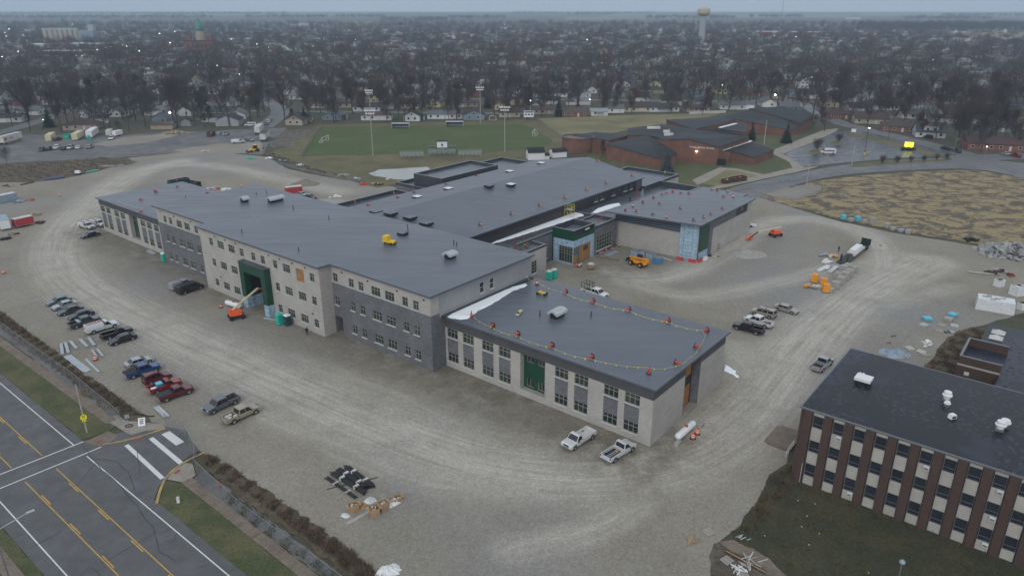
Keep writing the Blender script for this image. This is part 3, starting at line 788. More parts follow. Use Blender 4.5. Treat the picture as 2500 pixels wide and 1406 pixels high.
facade(mb,'W',135.2,-3.6,24.5,-0.1,14.3,[],lambda a,z: 'block_light')
facade(mb,'W',175.5,-1.0,23.5,-0.1,9.4,[],light)
facade(mb,'B',23.5,135.2,175.5,-0.1,9.4,[],light)
facade(mb,'B',24.3,41.0,135.2,-0.1,14.3,[],light)
facade(mb,'E',41.0,-3.4,0.0,-0.1,10.6,[],lambda a,z: 'block_dark')
facade(mb,'E',41.0,-3.4,-1.3,10.6,14.3,[],light)
facade(mb,'E',41.0,24.4,24.6,-0.1,14.3,[],light)
mb.obj('side_wall',None,SCH)
mb = MB(); facade(mb,'E',40.93,-1.3,24.4,9.7,14.3,[(9.2,10.4,11.0,13.0),(12.0,13.2,11.0,13.0)],lambda a,z: 'siding_grey')
mb.obj('metal_siding',None,SCH)
for a in (9.8,12.6): window_at(SCH,'E',40.93,a,11.0,1.2,2.0,1,rows=(0.5,),frame='frame_white')
mb = MB(); facade(mb,'F',-1.3,40.9,41.0,9.7,14.3,[],lambda a,z: 'siding_grey'); mb.obj('siding_edge',None,SCH)
b = MB(); lbox(b,1.35,1.5,10.0,15.4,0.1,9.3,'glass'); b.obj('recess_glazing',None,SCH)
b = MB(); lbox(b,1.2,1.3,10.2,14.6,0.2,3.9,'plywood'); lbox(b,1.2,1.3,10.2,14.6,5.6,9.1,'plywood'); b.obj('plywood_board',None,SCH)
b = MB(); lbox(b,-0.3,1.3,9.9,15.6,-0.05,0.15,'concrete'); b.obj('threshold_slab',None,SCH)
for t0,t1 in ((3.0,6.2),(19.3,22.7)):
 b = MB(); lbox(b,-0.03,0.0,t0,t1,3.3,4.2,'block_pale'); b.obj('sign_panel',None,SCH)
b = MB()
for t in (0,): lbox(b,67.72,67.75,-5.2,-4.3,5.4,6.6,'block_pale')
b.obj('sign_panel',None,SCH)
vt = MB().box((0,0.06,0),(0.28,0.16,0.24),'black').mesh('wall_vent')
for c,lst in ((-6.2,(104.1,100,96,83.9,80.2,76,71.9)),(-3.4,(64.3,57,49.2,42.5)),(-3.6,(133.2,126.6,119))):
 for a in lst: mk('wall_vent',vt,SCH,fpt('F',c,a,13.2,0))
for a in (70.9,104): mk('wall_vent',vt,SCH,fpt('F',-6.2,a,3.9,0))
def roof(name,pts,z0,z1,mat='roof_new',edge='fascia'):
 b = MB(); b.prism(lpoly(pts),z0,z1,edge,mat); return b.obj(name,None,SCH)
roof('roof',[(-0.5,-0.5),(41.0,-0.5),(41.0,24.9),(-0.5,24.9)],9.4,9.7)
roof('roof',[(40.3,-4.1),(67.0,-4.1),(67.0,-6.9),(111.2,-6.9),(111.2,-4.3),(136.0,-4.3),(136.0,24.8),(40.3,24.8)],14.3,14.6)
roof('roof',[(135.2,-1.5),(176.0,-1.5),(176.0,24.2),(135.2,24.2)],9.4,9.7)
b = MB(); lbox(b,40.2,41.0,-0.95,24.5,9.75,10.0,'parapet'); b.obj('upstand',None,SCH)
b = MB()
e,rz = 10.8,14.55
vs = [(66.0,-24.8,e),(86.5,-24.8,rz),(108.6,-24.8,e),(66.0,-114.2,e),(86.5,-114.2,rz),(108.6,-114.2,e)]
b.add(vs,[(0,3,4,1),(1,4,5,2)],'roof_new')
b.add([(x,y,z - .3) for x,y,z in vs] + vs,[(0,1,4,3),(1,2,5,4),(0,3,9,6),(2,8,11,5),(3,4,10,9),(4,5,11,10),(0,6,7,1),(1,7,8,2)],'fascia')
b.obj('hall_roof',None,SCH)
b = MB()
hw = [(87,88.8),(90.2,92),(96.2,98.2),(103,105),(106.6,108.2)]
facade(b,'E',66.5,24.6,113.9,-0.1,10.75,[(x0,x1,8.3,9.6) for x0,x1 in hw] ,lambda a,z: 'siding_dark')
facade(b,'W',108.1,24.6,113.9,-0.1,10.75,[],light)
b.add([(66.5,-113.9,-.1),(108.1,-113.9,-.1),(108.1,-113.9,10.75),(86.5,-113.9,rz - .35),(66.5,-113.9,10.75)],[(0,1,2,3,4)],'block_light')
b.obj('hall_wall',None,SCH)
for x0,x1 in hw: window_at(SCH,'E',66.5,(x0 + x1) / 2,8.3,x1 - x0,1.3,2,rows=())
b = MB(); lbox(b,66.35,66.48,110.2,113.6,7.4,10.6,'louver'); b.obj('louver_panel',None,SCH)
def low_block(s0,s1,t0,t1,ztop,drop=0.8,wall='block_dark',roofm='roof_low',par=0.45,sides=(1,1,1,1),zin=None):
 """walls, sunken roof and a capped parapet"""
 b = MB(); lbox(b,s0,s1,t0,t1,-0.1,ztop - drop,wall);
 b.obj('low_wall',None,SCH)
 r_ = MB(); r_.add([(s0 + .05,-t0 - .05,ztop - drop + .02),(s1 - .05,-t0 - .05,ztop - drop + .02),(s1 - .05,-t1 + .05,ztop - drop + .02),(s0 + .05,-t1 + .05,ztop - drop + .02)],[(0,1,2,3)],roofm)
 r_.obj('low_roof',None,SCH)
 p = MB()
 segs = [(s0,s1,t0,t0 + par),(s0,s1,t1 - par,t1),(s0,s0 + par,t0 + par,t1 - par),(s1 - par,s1,t0 + par,t1 - par)]
 for k,q in enumerate(segs):
  if not sides[k]: continue
  lbox(p,*q,ztop - drop + 0.003,ztop - .08,'parapet')
  lbox(p,q[0] - .04,q[1] + .04,q[2] - .04,q[3] + .04,ztop - .08,ztop,'cap_metal')
 p.obj('parapet',None,SCH)
low_block(108.7,126.0,25.2,66.3,7.0,0.9,'block_light',sides=(0,1,0,1))
low_block(108.7,130.6,70.6,99.0,7.8,0.9,'block_dark',sides=(1,0,0,1))
low_block(112.0,124.2,72.4,98.9,11.2,0.8,'parapet')
low_block(108.7,130.2,101.0,122.5,8.0,0.9,'parapet',sides=(0,1,0,1))
low_block(65.7,85.3,114.4,137.2,8.0,0.9,'block_light',roofm='roof_new',sides=(1,1,1,1))
low_block(50.2,64.2,110.6,120.8,9.0,1.6,'block_light',sides=(0,1,1,1))
low_block(55.4,66.4,78.2,110.5,8.0,0.6,'block_dark',sides=(0,0,0,0))
low_block(60.4,66.4,44.0,78.1,7.7,0.5,'block_dark',sides=(0,1,1,0))
low_block(56.0,60.3,25.0,50.2,7.3,0.6,'block_light',sides=(0,1,1,0))
low_block(60.3,66.4,25.0,43.9,7.3,0.6,'block_light',sides=(0,0,0,0))
window_at(SCH,'E',55.8,45.2,1.3,1.9,3.1,2,rows=(0.25,0.5,0.75),depth=0.14)
window_at(SCH,'E',60.15,52.2,1.3,1.4,3.6,2,rows=(0.25,0.5,0.75),depth=0.1)
window_at(SCH,'E',60.15,55.5,1.3,1.4,3.6,2,rows=(0.25,0.5,0.75),depth=0.1)
low_block(53.7,60.3,68.0,78.0,8.0,0.7,'block_dark',sides=(0,1,1,0))
window_at(SCH,'E',53.55,72.1,1.2,7.2,4.0,6,rows=(0.25,0.5,0.75),depth=0.1)
EP = MB()
facade(EP,'F',58.6,54.0,60.4,-0.1,8.8,[(54.15,58.3,0.4,4.5)],lambda a,z: 'panel_green' if z > 6.2 or a > 60.0 else 'wrap_blue',cuts_z=(6.2,),cuts_a=(60.0,))
facade(EP,'E',54.0,58.6,68.0,-0.1,8.8,[(58.75,66.5,0.0,4.4)],lambda a,z: 'panel_green' if z > 6.2 else 'wrap_blue',cuts_z=(6.2,))
facade(EP,'B',68.0,54.0,60.4,7.0,8.8,[],lambda a,z: 'panel_green'); facade(EP,'W',60.4,58.6,68.0,7.0,8.8,[],lambda a,z: 'parapet')
EP.obj('entrance_pavilion',None,SCH)
window_at(SCH,'F',58.6,56.22,0.4,4.1,4.1,5,rows=(0.55,0.72,0.88),depth=0.15,sill=False)
b = MB(); lbox(b,54.15,54.3,58.75,61.6,0.0,4.4,'block_dark'); lbox(b,54.12,54.3,61.6,66.5,0.0,4.4,'plywood'); lbox(b,54.06,54.12,62.9,63.1,0.1,4.2,'wood'); lbox(b,54.04,54.11,63.2,65.2,2.7,3.9,'rust')
lbox(b,54.05,54.13,59.0,60.5,0.0,2.3,'plywood'); b.obj('boarded_doors',None,SCH)
b = MB(); lbox(b,54.3,60.2,58.8,67.9,7.2,7.4,'roof_new'); b.obj('pavilion_roof',None,SCH)
b = MB()
for q in ((53.9,60.5,58.45,58.9),(53.9,60.5,67.7,68.1),(53.9,54.3,58.9,67.7)): lbox(b,*q,8.8,8.9,'cap_metal')
lbox(b,54.0,54.3,59.0,67.7,7.4,8.8,'parapet'); lbox(b,54.3,60.3,67.6,67.95,7.4,8.8,'parapet'); b.obj('pavilion_parapet',None,SCH)
b = MB(); lbox(b,53.96,54.0,63.6,65.6,7.9,8.3,'sill'); b.obj('blank_nameplate',None,SCH)
GY = MB()
q = [(31.6,81.0),(55.3,80.0),(55.3,110.0),(48.5,110.0),(48.5,116.5),(31.4,114.0)]
def wallseg(mb,a,b_,z0,z1,mat,proud=0.0):
 dx,dy = b_[0] - a[0],b_[1] - a[1]; L = math.hypot(dx,dy); nx,ny = dy / L,-dx / L
 cx_,cy_ = 43,97
 if (a[0] + nx - cx_) ** 2 + (a[1] + ny - cy_) ** 2 < (a[0] - cx_) ** 2 + (a[1] - cy_) ** 2: nx,ny = -nx,-ny
 p = [(a[0] + nx * proud,a[1] + ny * proud),(b_[0] + nx * proud,b_[1] + ny * proud)]
 mb.add([(p[0][0],-p[0][1],z0),(p[1][0],-p[1][1],z0),(p[1][0],-p[1][1],z1),(p[0][0],-p[0][1],z1)],[(0,1,2,3)],mat)
def along(a,b_,k): return (a[0] + (b_[0] - a[0]) * k,a[1] + (b_[1] - a[1]) * k)
for i in range(6): wallseg(GY,q[i],q[(i + 1) % 6],-0.1,9.6,'block_light')
GY.obj('gym_wall',None,SCH)
g = MB(); wallseg(g,along(q[0],q[1],.205),along(q[0],q[1],.99),6.55,9.6,'louver',0.06); g.obj('louver_band',None,SCH); g = MB(); wallseg(g,along(q[5],q[0],.33),along(q[5],q[0],.76),6.8,9.6,'louver',0.06)
g.obj('louver_band',None,SCH)
g = MB(); wallseg(g,along(q[5],q[0],.1),along(q[5],q[0],.33),6.8,9.6,'siding_dark',0.06); g.obj('dark_panel',None,SCH); g = MB(); wallseg(g,along(q[5],q[0],.76),along(q[5],q[0],.84),-.1,9.6,'block_dark',0.12); g.obj('grey_pillar',None,SCH)
g = MB(); wallseg(g,q[0],along(q[0],q[1],.205),-.1,9.55,'wrap_blue',0.3); wallseg(g,along(q[5],q[0],.84),q[0],-.1,2.6,'wrap_blue',0.3); g.obj('wrap_panel',None,SCH)
g = MB(); wallseg(g,along(q[5],q[0],.84),along(q[5],q[0],1.0),2.2,9.55,'panel_green',0.36); g.obj('green_panel',None,SCH)
gwm = along(q[5],q[0],.0)
for k0 in (0.62,0.58,0.54,0.42,0.39,0.22):
 p = along(q[5],q[0],k0); window_at(SCH,'E',p[0] - 0.13,p[1],7.9,1.2,1.5,1,rows=(),depth=0.1,sill=False)
roof('gym_roof',[(55.6,75.6),(30.4,79.2),(30.4,113.8),(34.2,113.8),(34.2,117),(48.0,117.3),(48.2,110.4),(54.6,108.6)],9.6,9.95)
PO = MB()
for s in (84.9,92.6):
 lbox(PO,s - .75,s + .75,-7.6,-6.25,-0.1,2.6,'wrap_blue'); lbox(PO,s - .78,s + .78,-7.65,-6.25,2.6,8.4,'panel_green')
lbox(PO,84.12,93.38,-7.65,-6.25,8.4,10.4,'panel_green')
PO.obj('portal',None,SCH)
b = MB(); lbox(b,84.0,93.5,-7.75,-6.22,10.4,10.5,'roof_low'); b.obj('portal_roof',None,SCH)
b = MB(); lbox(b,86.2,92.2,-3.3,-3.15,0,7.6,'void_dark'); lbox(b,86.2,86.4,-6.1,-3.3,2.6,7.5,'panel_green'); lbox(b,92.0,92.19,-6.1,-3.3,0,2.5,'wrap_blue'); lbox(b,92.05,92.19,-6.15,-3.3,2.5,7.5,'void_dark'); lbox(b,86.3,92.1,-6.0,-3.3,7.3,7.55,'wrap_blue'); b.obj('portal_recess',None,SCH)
# ================================================================ vehicles
M('car_glass',(0.016,0.019,0.023),0.06,spec=0.7)
M('rim',(0.36,0.37,0.39),0.35,metal=0.6)
M('trim',(0.022,0.022,0.024),0.6)
M('head_lamp',(0.62,0.65,0.68),0.15)
M('tail_lamp',(0.30,0.012,0.010),0.25)
M('chrome',(0.55,0.56,0.58),0.2,metal=0.9)
M('bed_liner',(0.025,0.025,0.027),0.8)
def paint(name,col,rough=0.28,metal=0.25):
 M('paint_' + name,col,rough,tuple(c * .82 + .012 for c in col),0.9,(0.45,0.75),metal=metal,coat=0.6,obj=True)
for n_,c_ in dict(white=(0.68,0.69,0.70),silver=(0.36,0.38,0.40),grey=(0.13,0.14,0.155),charcoal=(0.055,0.06,0.07),black=(0.012,0.012,0.014),blue=(0.018,0.075,0.24),red=(0.30,0.018,0.022),
     maroon=(0.14,0.014,0.022),gold=(0.36,0.32,0.23),navy=(0.016,0.022,0.045),slate=(0.13,0.17,0.20),tan=(0.34,0.31,0.26)).items(): paint(n_,c_)
def _loft(mb,prof,W_,mat,inset=0.05,edge=0.09):
 """closed side outline (x,z) lofted across the width with rounded edges"""
 n = len(prof); cx = sum(p[0] for p in prof) / n; cz = sum(p[1] for p in prof) / n
 secs = [(-W_ / 2,inset),(-W_ / 2 + edge,0),(W_ / 2 - edge,0),(W_ / 2,inset)]
 vs = []
 for y,i in secs:
  for x,z in prof:
   dx,dz = cx - x,cz - z; d = math.hypot(dx,dz) or 1
   vs.append((x + dx / d * i,y,z + dz / d * i))
 fs = []
 for k in range(3):
  for i in range(n):
   j = (i + 1) % n; fs.append((k * n + i,k * n + j,(k + 1) * n + j,(k + 1) * n + i))
 fs += [tuple(range(n)),tuple(reversed(range(3 * n,4 * n)))]
 mb.add(vs,fs,mat)
def _greenhouse(root,xb0,xb1,xt0,xt1,zb,zt,W_,mat,splits=(0.5,),tumble=0.16,glass_rear=True):
 """cab: painted shell, dark glass panes let into each face"""
 wb,wt = W_ / 2 - 0.06,W_ / 2 - tumble
 vs = [(xb0,-wb,zb),(xb1,-wb,zb),(xb1,wb,zb),(xb0,wb,zb),(xt0,-wt,zt),(xt1,-wt,zt),(xt1,wt,zt),(xt0,wt,zt)]
 c = MB().add(vs,[(4,5,6,7),(0,1,5,4),(1,2,6,5),(2,3,7,6),(3,0,4,7),(0,3,2,1)],mat)
 m = 0.12
 c.add([(xt0 + m,-wt + .1,zt),(xt1 - m,-wt + .1,zt),(xt1 - m,wt - .1,zt),(xt0 + m,wt - .1,zt),(xt0 + 2 * m,-wt + .2,zt + .035),(xt1 - 2 * m,-wt + .2,zt + .035),(xt1 - 2 * m,wt - .2,zt + .035),(xt0 + 2 * m,wt - .2,zt + .035)],
   [(4,5,6,7),(0,1,5,4),(1,2,6,5),(2,3,7,6),(3,0,4,7)],mat)
 c.obj('cabin',None,root)
 def lerp(a,b,k): return tuple(a[i] + (b[i] - a[i]) * k for i in range(3))
 def pane(a,b,c_,d,name,eps,k0=0.08,k1=0.92,h0=0.1,h1=0.88):
  q = [lerp(lerp(a,b,k0),lerp(d,c_,k0),h0),lerp(lerp(a,b,k1),lerp(d,c_,k1),h0),lerp(lerp(a,b,k1),lerp(d,c_,k1),h1),lerp(lerp(a,b,k0),lerp(d,c_,k0),h1)]
  q = [tuple(p[i] + eps[i] for i in range(3)) for p in q]
  MB().add(q,[(0,1,2,3)],'car_glass').obj(name,None,root)
 pane(vs[1],vs[2],vs[6],vs[5],'windscreen',(0.015,0,0.01),0.05,0.95)
 if glass_rear: pane(vs[3],vs[0],vs[4],vs[7],'rear_window',(-0.015,0,0.01),0.07,0.93)
 ks = [0.04] + list(splits) + [0.96]
 for i in range(len(ks) - 1):
  pane(vs[0],vs[1],vs[5],vs[4],'side_window',(0,-0.012,0.0),ks[i] + .02,ks[i + 1] - .02)
  pane(vs[3],vs[2],vs[6],vs[7],'side_window',(0,0.012,0.0),ks[i] + .02,ks[i + 1] - .02)
_wheel = {}
def _wheels(root,xs,W_,r=0.34,rim='rim'):
 k = (round(r,2),rim)
 if k not in _wheel:
  t = MB().lathe([(r * .72,-0.12),(r,-0.09),(r,0.09),(r * .72,0.12)],14,axis='y')
  rm = MB().lathe([(r * .62,-0.127),(r * .66,-0.10),(r * .66,0.10),(r * .62,0.127)],10,axis='y')
  ar = MB().lathe([(r * 1.22,-0.004),(r * 1.22,0.004)],14,axis='y')
  _wheel[k] = (t.mesh('wheel','tyre'),rm.mesh('rim',rim),ar.mesh('wheel_arch','trim'))
 for x in xs:
  for s in (-1,1):
   o = mk('wheel',_wheel[k][0],root,(x,s * (W_ / 2 - 0.09),r)); mk('rim',_wheel[k][1],o)
   mk('wheel_arch',_wheel[k][2],root,(x,s * (W_ / 2 - 0.003),r + .03))
def _lamps(root,L,W_,zf,zr,wf=0.34,hf=0.14,wr=0.2,hr=0.2,xin=0.03):
 for s in (-1,1):
  MB().box((0,0,0),(0.06,wf,hf),'head_lamp').obj('headlight',None,root,loc=(L / 2 - xin,s * (W_ / 2 - wf / 2 - .08),zf))
  MB().box((0,0,0),(0.05,wr,hr),'tail_lamp').obj('taillight',None,root,loc=(-L / 2 + xin,s * (W_ / 2 - wr / 2 - .06),zr))
def sedan(root,p,L=4.8,W_=1.82,h=1.45,wagon=0):
 a = L / 2
 prof = [(-a + .05,.30),(-a,.55),(-a + .05,.88),(-a + .35,.97),(-a + 1.0,1.0),(a - 1.55,.96),(a - .55,.82),(a - .1,.68),(a,.50),(a - .08,.26)]
 if wagon: prof[2:5] = [(-a + .02,.95),(-a + .1,1.02),(-a + 1.0,1.03)]
 b = MB(); _loft(b,prof,W_,'paint_' + p); b.obj('body',None,root)
 if wagon: _greenhouse(root,-a + .08,a - 1.35,-a + .35,a - 2.15,.98,h,W_,'paint_' + p,(0.33,0.66))
 else: _greenhouse(root,-a + .55,a - 1.30,-a + 1.30,a - 2.15,.93,h,W_,'paint_' + p,(0.5,))
 _wheels(root,(-a + .95,a - .92),W_,.33)
 _lamps(root,L,W_,.58,.70)
 MB().box((0,0,.2),(.12,W_ * .86,.24),'trim').obj('bumper',None,root,loc=(a - .06,0,0)); MB().box((0,0,.2),(.12,W_ * .86,.22),'trim').obj('bumper',None,root,loc=(-a + .08,0,0))
 for s in (-1,1): MB().box((a - 1.75,s * (W_ / 2 + .06),.92),(.12,.16,.12),'paint_' + p).obj('mirror',None,root)
def suv(root,p,L=4.8,W_=1.92,h=1.78,van=0):
 a = L / 2; hood = 1.15 if not van else .75
 prof = [(-a + .06,.34),(-a,.6),(-a + .02,1.02),(-a + .3,1.08),(a - hood - .4,1.08),(a - hood + .1,1.04),(a - .15,.92),(a,.66),(a - .06,.30)]
 b = MB(); _loft(b,prof,W_,'paint_' + p); b.obj('body',None,root)
 _greenhouse(root,-a + .04,a - hood - .1,-a + .28,a - hood - .85,1.03,h,W_,'paint_' + p,(0.36,0.66))
 _wheels(root,(-a + .95,a - .9),W_,.36)
 _lamps(root,L,W_,.72,.85,hr=.28)
 rk = MB()
 for s in (-1,1): rk.box((-.35,s * (W_ / 2 - .3),h + .02),(1.9,.05,.06),'trim')
 rk.box((-.35,0,h + .03),(.06,W_ - .6,.05),'trim'); rk.obj('roof_rack',None,root)
 for x in (a - .06,-a + .06): MB().box((x,0,.26),(.14,W_ * .88,.24),'trim').obj('bumper',None,root)
def big_van(root,p,L=5.9,W_=2.05,h=2.1):
 a = L / 2
 prof = [(-a + .05,.4),(-a,.7),(-a + .02,h - .25),(-a + .15,h - .02),(a - 1.75,h),(a - 1.5,h - .1),(a - .85,1.32),(a - .15,1.12),(a,.85),(a - .05,.4)]
 b = MB(); _loft(b,prof,W_,'paint_' + p,.06,.14); b.obj('body',None,root)
 MB().add([(a - 1.44,-.8,h - .16),(a - 1.44,.8,h - .16),(a - .83,.86,1.36),(a - .83,-.86,1.36)],[(0,1,2,3)],'car_glass').obj('windscreen',None,root)
 for s in (-1,1):
  for x0,x1 in ((a - 1.95,a - 1.3),(a - 3.1,a - 2.2),(a - 4.3,a - 3.25),(a - 5.4,a - 4.45)):
   MB().add([(x0,s * (W_ / 2 + .006),1.28),(x1 + (.2 if x1 > a - 2 else 0),s * (W_ / 2 + .006),1.28),(x1,s * (W_ / 2 + .006),1.78),(x0,s * (W_ / 2 + .006),1.78)],[(0,1,2,3)],'car_glass').obj('side_window',None,root)
 _wheels(root,(-a + 1.15,a - 1.0),W_,.37); _lamps(root,L,W_,.85,.9,hr=.4,wr=.14)
 for x in (a - .04,-a + .04): MB().box((x,0,.32),(.16,W_ * .9,.24),'trim').obj('bumper',None,root)
def pickup(root,p,L=5.8,W_=2.0,h=1.88,cab='crew',cover=None,cap=False,rack=False,service=False,liner='bed_liner'):
 a = L / 2
 cabL = {'crew': 2.35,'ext': 1.95,'reg': 1.35}[cab]
 xc1 = a - 1.35; xc0 = xc1 - cabL                     # cab from xc0 to xc1
 prof = [(xc0,.48),(xc0,1.12),(xc1 - .2,1.14),(xc1 + .1,1.16),(a - .25,1.08),(a - .03,.95),(a,.62),(a - .08,.45)]
 b = MB(); _loft(b,prof,W_,'paint_' + p,.04,.1); b.obj('body',None,root)
 _greenhouse(root,xc0 + .02,xc1 + .05,xc0 + .2,xc1 - .62,1.1,h,W_,'paint_' + p,(0.5,) if cab != 'reg' else (),.2)
 b = MB(); x0,x1 = -a + .04,xc0 - .05; xm = (x0 + x1) / 2; bl = x1 - x0
 for s in (-1,1): b.box((xm,s * (W_ / 2 - .06),.55),(bl,.12,.62),'paint_' + p)
 b.box((x0 + .04,0,.58),(.09,W_ - .24,.58),'paint_' + p); b.box((x1 - .04,0,.58),(.08,W_ - .24,.55),'paint_' + p)
 b.box((xm,0,.50),(bl - .02,W_ - .2,.16),liner)
 b.obj('load_bed',None,root)
 if cover: MB().box((xm,0,1.165),(bl - .02,W_ - .1,.05),cover).obj('bed_cover',None,root)
 if cap:
  c = MB().box((xm - .02,0,1.175),(bl,W_ - .06,.72),'paint_' + p,top=(.97,.84)); c.obj('bed_cap',None,root)
  for s in (-1,1): MB().add([(xm - bl * .38,s * (W_ / 2 - .085),1.38),(xm + bl * .38,s * (W_ / 2 - .085),1.38),(xm + bl * .37,s * (W_ / 2 - .16),1.74),(xm - bl * .37,s * (W_ / 2 - .16),1.74)],[(0,1,2,3)],'car_glass' if cap == 'glass' else 'paint_' + p).obj('cap_window',None,root)
 if service:
  for s in (-1,1): MB().box((xm,s * (W_ / 2 - .2),1.17),(bl,.42,.5),'paint_' + p).obj('tool_locker',None,root)
 if rack:
  r_ = MB()
  for x in (x0 + .2,x1 - .1):
   for s in (-1,1): r_.tube((x,s * (W_ / 2 - .1),1.2),(x,s * (W_ / 2 - .1),2.1),.03,5,'trim')
   r_.tube((x,-W_ / 2 + .1,2.1),(x,W_ / 2 - .1,2.1),.03,5,'trim')
  for s in (-1,1): r_.tube((x0 + .1,s * (W_ / 2 - .1),2.12),(xc1 - .5,s * (W_ / 2 - .1),2.12),.035,5,'trim')
  r_.obj('ladder_rack',None,root)
 _wheels(root,(-a + 1.1,a - .95),W_,.40)
 _lamps(root,L,W_,.82,.82,hr=.32,wr=.16)
 MB().box((a - .02,0,.70),(.05,W_ * .5,.3),'trim').obj('grille',None,root)
 MB().box((a - .02,0,.44),(.2,W_ * .92,.2),'chrome').obj('bumper',None,root); MB().box((-a - .02,0,.46),(.18,W_ * .9,.18),'chrome' if p != 'black' else 'trim').obj('bumper',None,root)
 for s in (-1,1): MB().box((xc1 - .3,s * (W_ / 2 + .1),1.12),(.14,.2,.2),'trim').obj('mirror',None,root)
 return x0,x1
def heading(p0,p1,z=0.0):
 a,b = P(*p0,z),P(*p1,z); return math.atan2(b.y - a.y,b.x - a.x)
ROWR = heading((284,839.5),(321,828)); ROWB = heading((412,977.8),(462,960)); FLIP = math.pi
def veh(fn,label,cat,uv,ang,zc=0.75,group=None,name=None,**kw):
 q = P(uv[0],uv[1],zc)
 o = thing(name or {'sedan': 'sedan','suv': 'sport_utility_car','big_van': 'van','pickup': 'pickup_truck'}[fn.__name__],label,cat,(q.x,q.y,0.0),ang,group)
 fn(o,**kw)
 return o
G1 = 'cars parked along the brambles'
veh(sedan,'slate grey sedan at the far end of the parked row, beside a silver car','car',(143,733),ROWR + FLIP,.72,G1,p='slate')
veh(sedan,'silver white sedan parked between two grey sedans','car',(157,743.5),ROWR + FLIP,.72,G1,p='silver')
veh(sedan,'charcoal sedan parked next to the silver white sedan','car',(171.5,756),ROWR + FLIP,.72,G1,p='charcoal')
veh(sedan,'black coupe parked beside a black crew cab pickup','car',(197.7,767),ROWR + FLIP,.72,G1,p='navy')
v5 = veh(pickup,'black crew cab pickup with a silver toolbox across its bed','pickup',(205,783.5),ROWR,.9,G1,p='charcoal')
MB().box((-1.05,0,1.1),(.5,1.7,.22),'galv').obj('tool_box',None,v5)
v6 = veh(pickup,'white regular cab pickup with utility cap and red ladder on top','pickup',(248,795),ROWR,.95,G1,p='white',cab='reg',cap='paint',L=6.0)
ld = MB()
for s in (-.3,.3): ld.box((-1.2,s,1.95),(3.2,.07,.07),'paint_red')
for k in range(9): ld.box((-2.6 + k * .35,0,1.96),(.06,.6,.05),'paint_red')
ld.obj('ladder',None,v6)
veh(pickup,'black regular cab pickup with empty bed between white utility pickup and black sedan','pickup',(284,810.5),ROWR,.85,G1,p='black',cab='reg',L=5.6,h=1.75)
veh(sedan,'glossy black sedan nearest the bundles of steel studs','car',(298.5,825.5),ROWR + FLIP,.72,G1,p='black',L=4.95)
veh(sedan,'silver sedan parked beside the blue pickup','car',(339.5,881),ROWB,.72,G1,p='silver')
veh(pickup,'bright blue crew cab pickup with black bed cover','pickup',(346,901),ROWB,.92,G1,p='blue',cover='bed_liner')
veh(suv,'dark red boxy sport utility car with roof rack','car',(382,918),ROWB,.9,G1,p='maroon',L=4.5)
v12 = veh(pickup,'bright red regular cab pickup with a blue tote in its bed','pickup',(401,939),ROWB,.85,G1,p='red',cab='reg',h=1.72,L=5.3)
q = MB().box((0,0,0),(.9,1.1,.7),'blue_crate').box((0,0,.7),(.96,1.16,.08),'cyan_tarp'); q.obj('tote_box',None,v12,loc=(-.75,.1,.7)); MB().box((-1.8,-.2,.7),(.8,.6,.35),'white').obj('white_box',None,v12)
veh(pickup,'dark maroon pickup with flat grey bed cover','pickup',(426.5,956),ROWB,.88,G1,p='maroon',cab='ext',cover='trim',L=5.7,h=1.78)
veh(pickup,'grey crew cab pickup facing the street, chrome grille','pickup',(540,982),heading((572,985),(519,1009)),.92,'pickups parked apart by the side street',p='grey')
v15 = veh(pickup,'gold crew cab pickup with boxes in its open bed','pickup',(588,1006),heading((577,1030),(628,1006.7)),.92,'pickups parked apart by the side street',p='gold')
for x,y in ((-1.6,.4),(-2.1,-.3),(-1.2,-.4),(-2.2,.35)): MB().box((x,y,.68),(.5,.45,.4),'white_dirty',rz=random.random()).obj('box',None,v15)
veh(pickup,'silver pickup with glazed bed cap behind the black van','pickup',(445,692.5),heading((412,702),(482,680)),.95,'vehicles along the school front',p='silver',cab='ext',cap='glass')
veh(big_van,'black passenger van parked in front of the charcoal wall','van',(463,701),heading((430,712),(498,690)),1.0,'vehicles along the school front',p='black')
h2 = heading((190,545),(231,556))
veh(pickup,'white service truck with ladder rack beside a dark blue sedan','pickup',(211,549),h2,1.0,'white service trucks by the far wing',p='white',cab='reg',rack=True,service=True,L=6.0)
veh(pickup,'white service truck with ladder rack tucked against the far wing','pickup',(239,543),h2,1.0,'white service trucks by the far wing',p='white',cab='reg',rack=True,service=True,L=6.0)
veh(sedan,'dark navy sedan parked in front of the white service trucks','car',(220,572.5),heading((245,567),(197,578)),.72,p='navy')
w1 = veh(pickup,'white regular cab pickup facing away from the pale wall, empty white bed','pickup',(1414,1066),heading((1443,1060),(1403,1085)),.95,'white pickups by the near wing',p='white',cab='reg',L=6.0,liner='white_dirty')
w2 = veh(pickup,'white regular cab pickup with a ladder in its black bed','pickup',(1510,1096),heading((1487,1118),(1540,1085)),.95,'white pickups by the near wing',p='white',cab='reg',L=5.9)
ld = MB()
for s in (-.22,.22): ld.box((-1.3,s,.72),(1.9,.06,.08),'galv')
for k in range(6): ld.box((-2.1 + k * .32,0,.74),(.07,.42,.05),'galv')
ld.box((-.35,0,.73),(.2,.5,.1),'tele_orange'); ld.obj('ladder',None,w2)
h3 = heading((1868,811),(1790,790))
veh(pickup,'black crew cab pickup at the end of the yard row','pickup',(1828,798),h3,.92,'vehicles parked in the yard',p='black',L=6.0)
veh(pickup,'white crew cab pickup with black bed beside the black pickup','pickup',(1853,782),heading((1888,795),(1820,773)),.92,'vehicles parked in the yard',p='white',L=5.9)
veh(suv,'silver beige minivan between white pickup and gold sedan','car',(1865,761.5),heading((1892,770),(1836,756)),.85,'vehicles parked in the yard',p='tan',L=5.0,van=1)
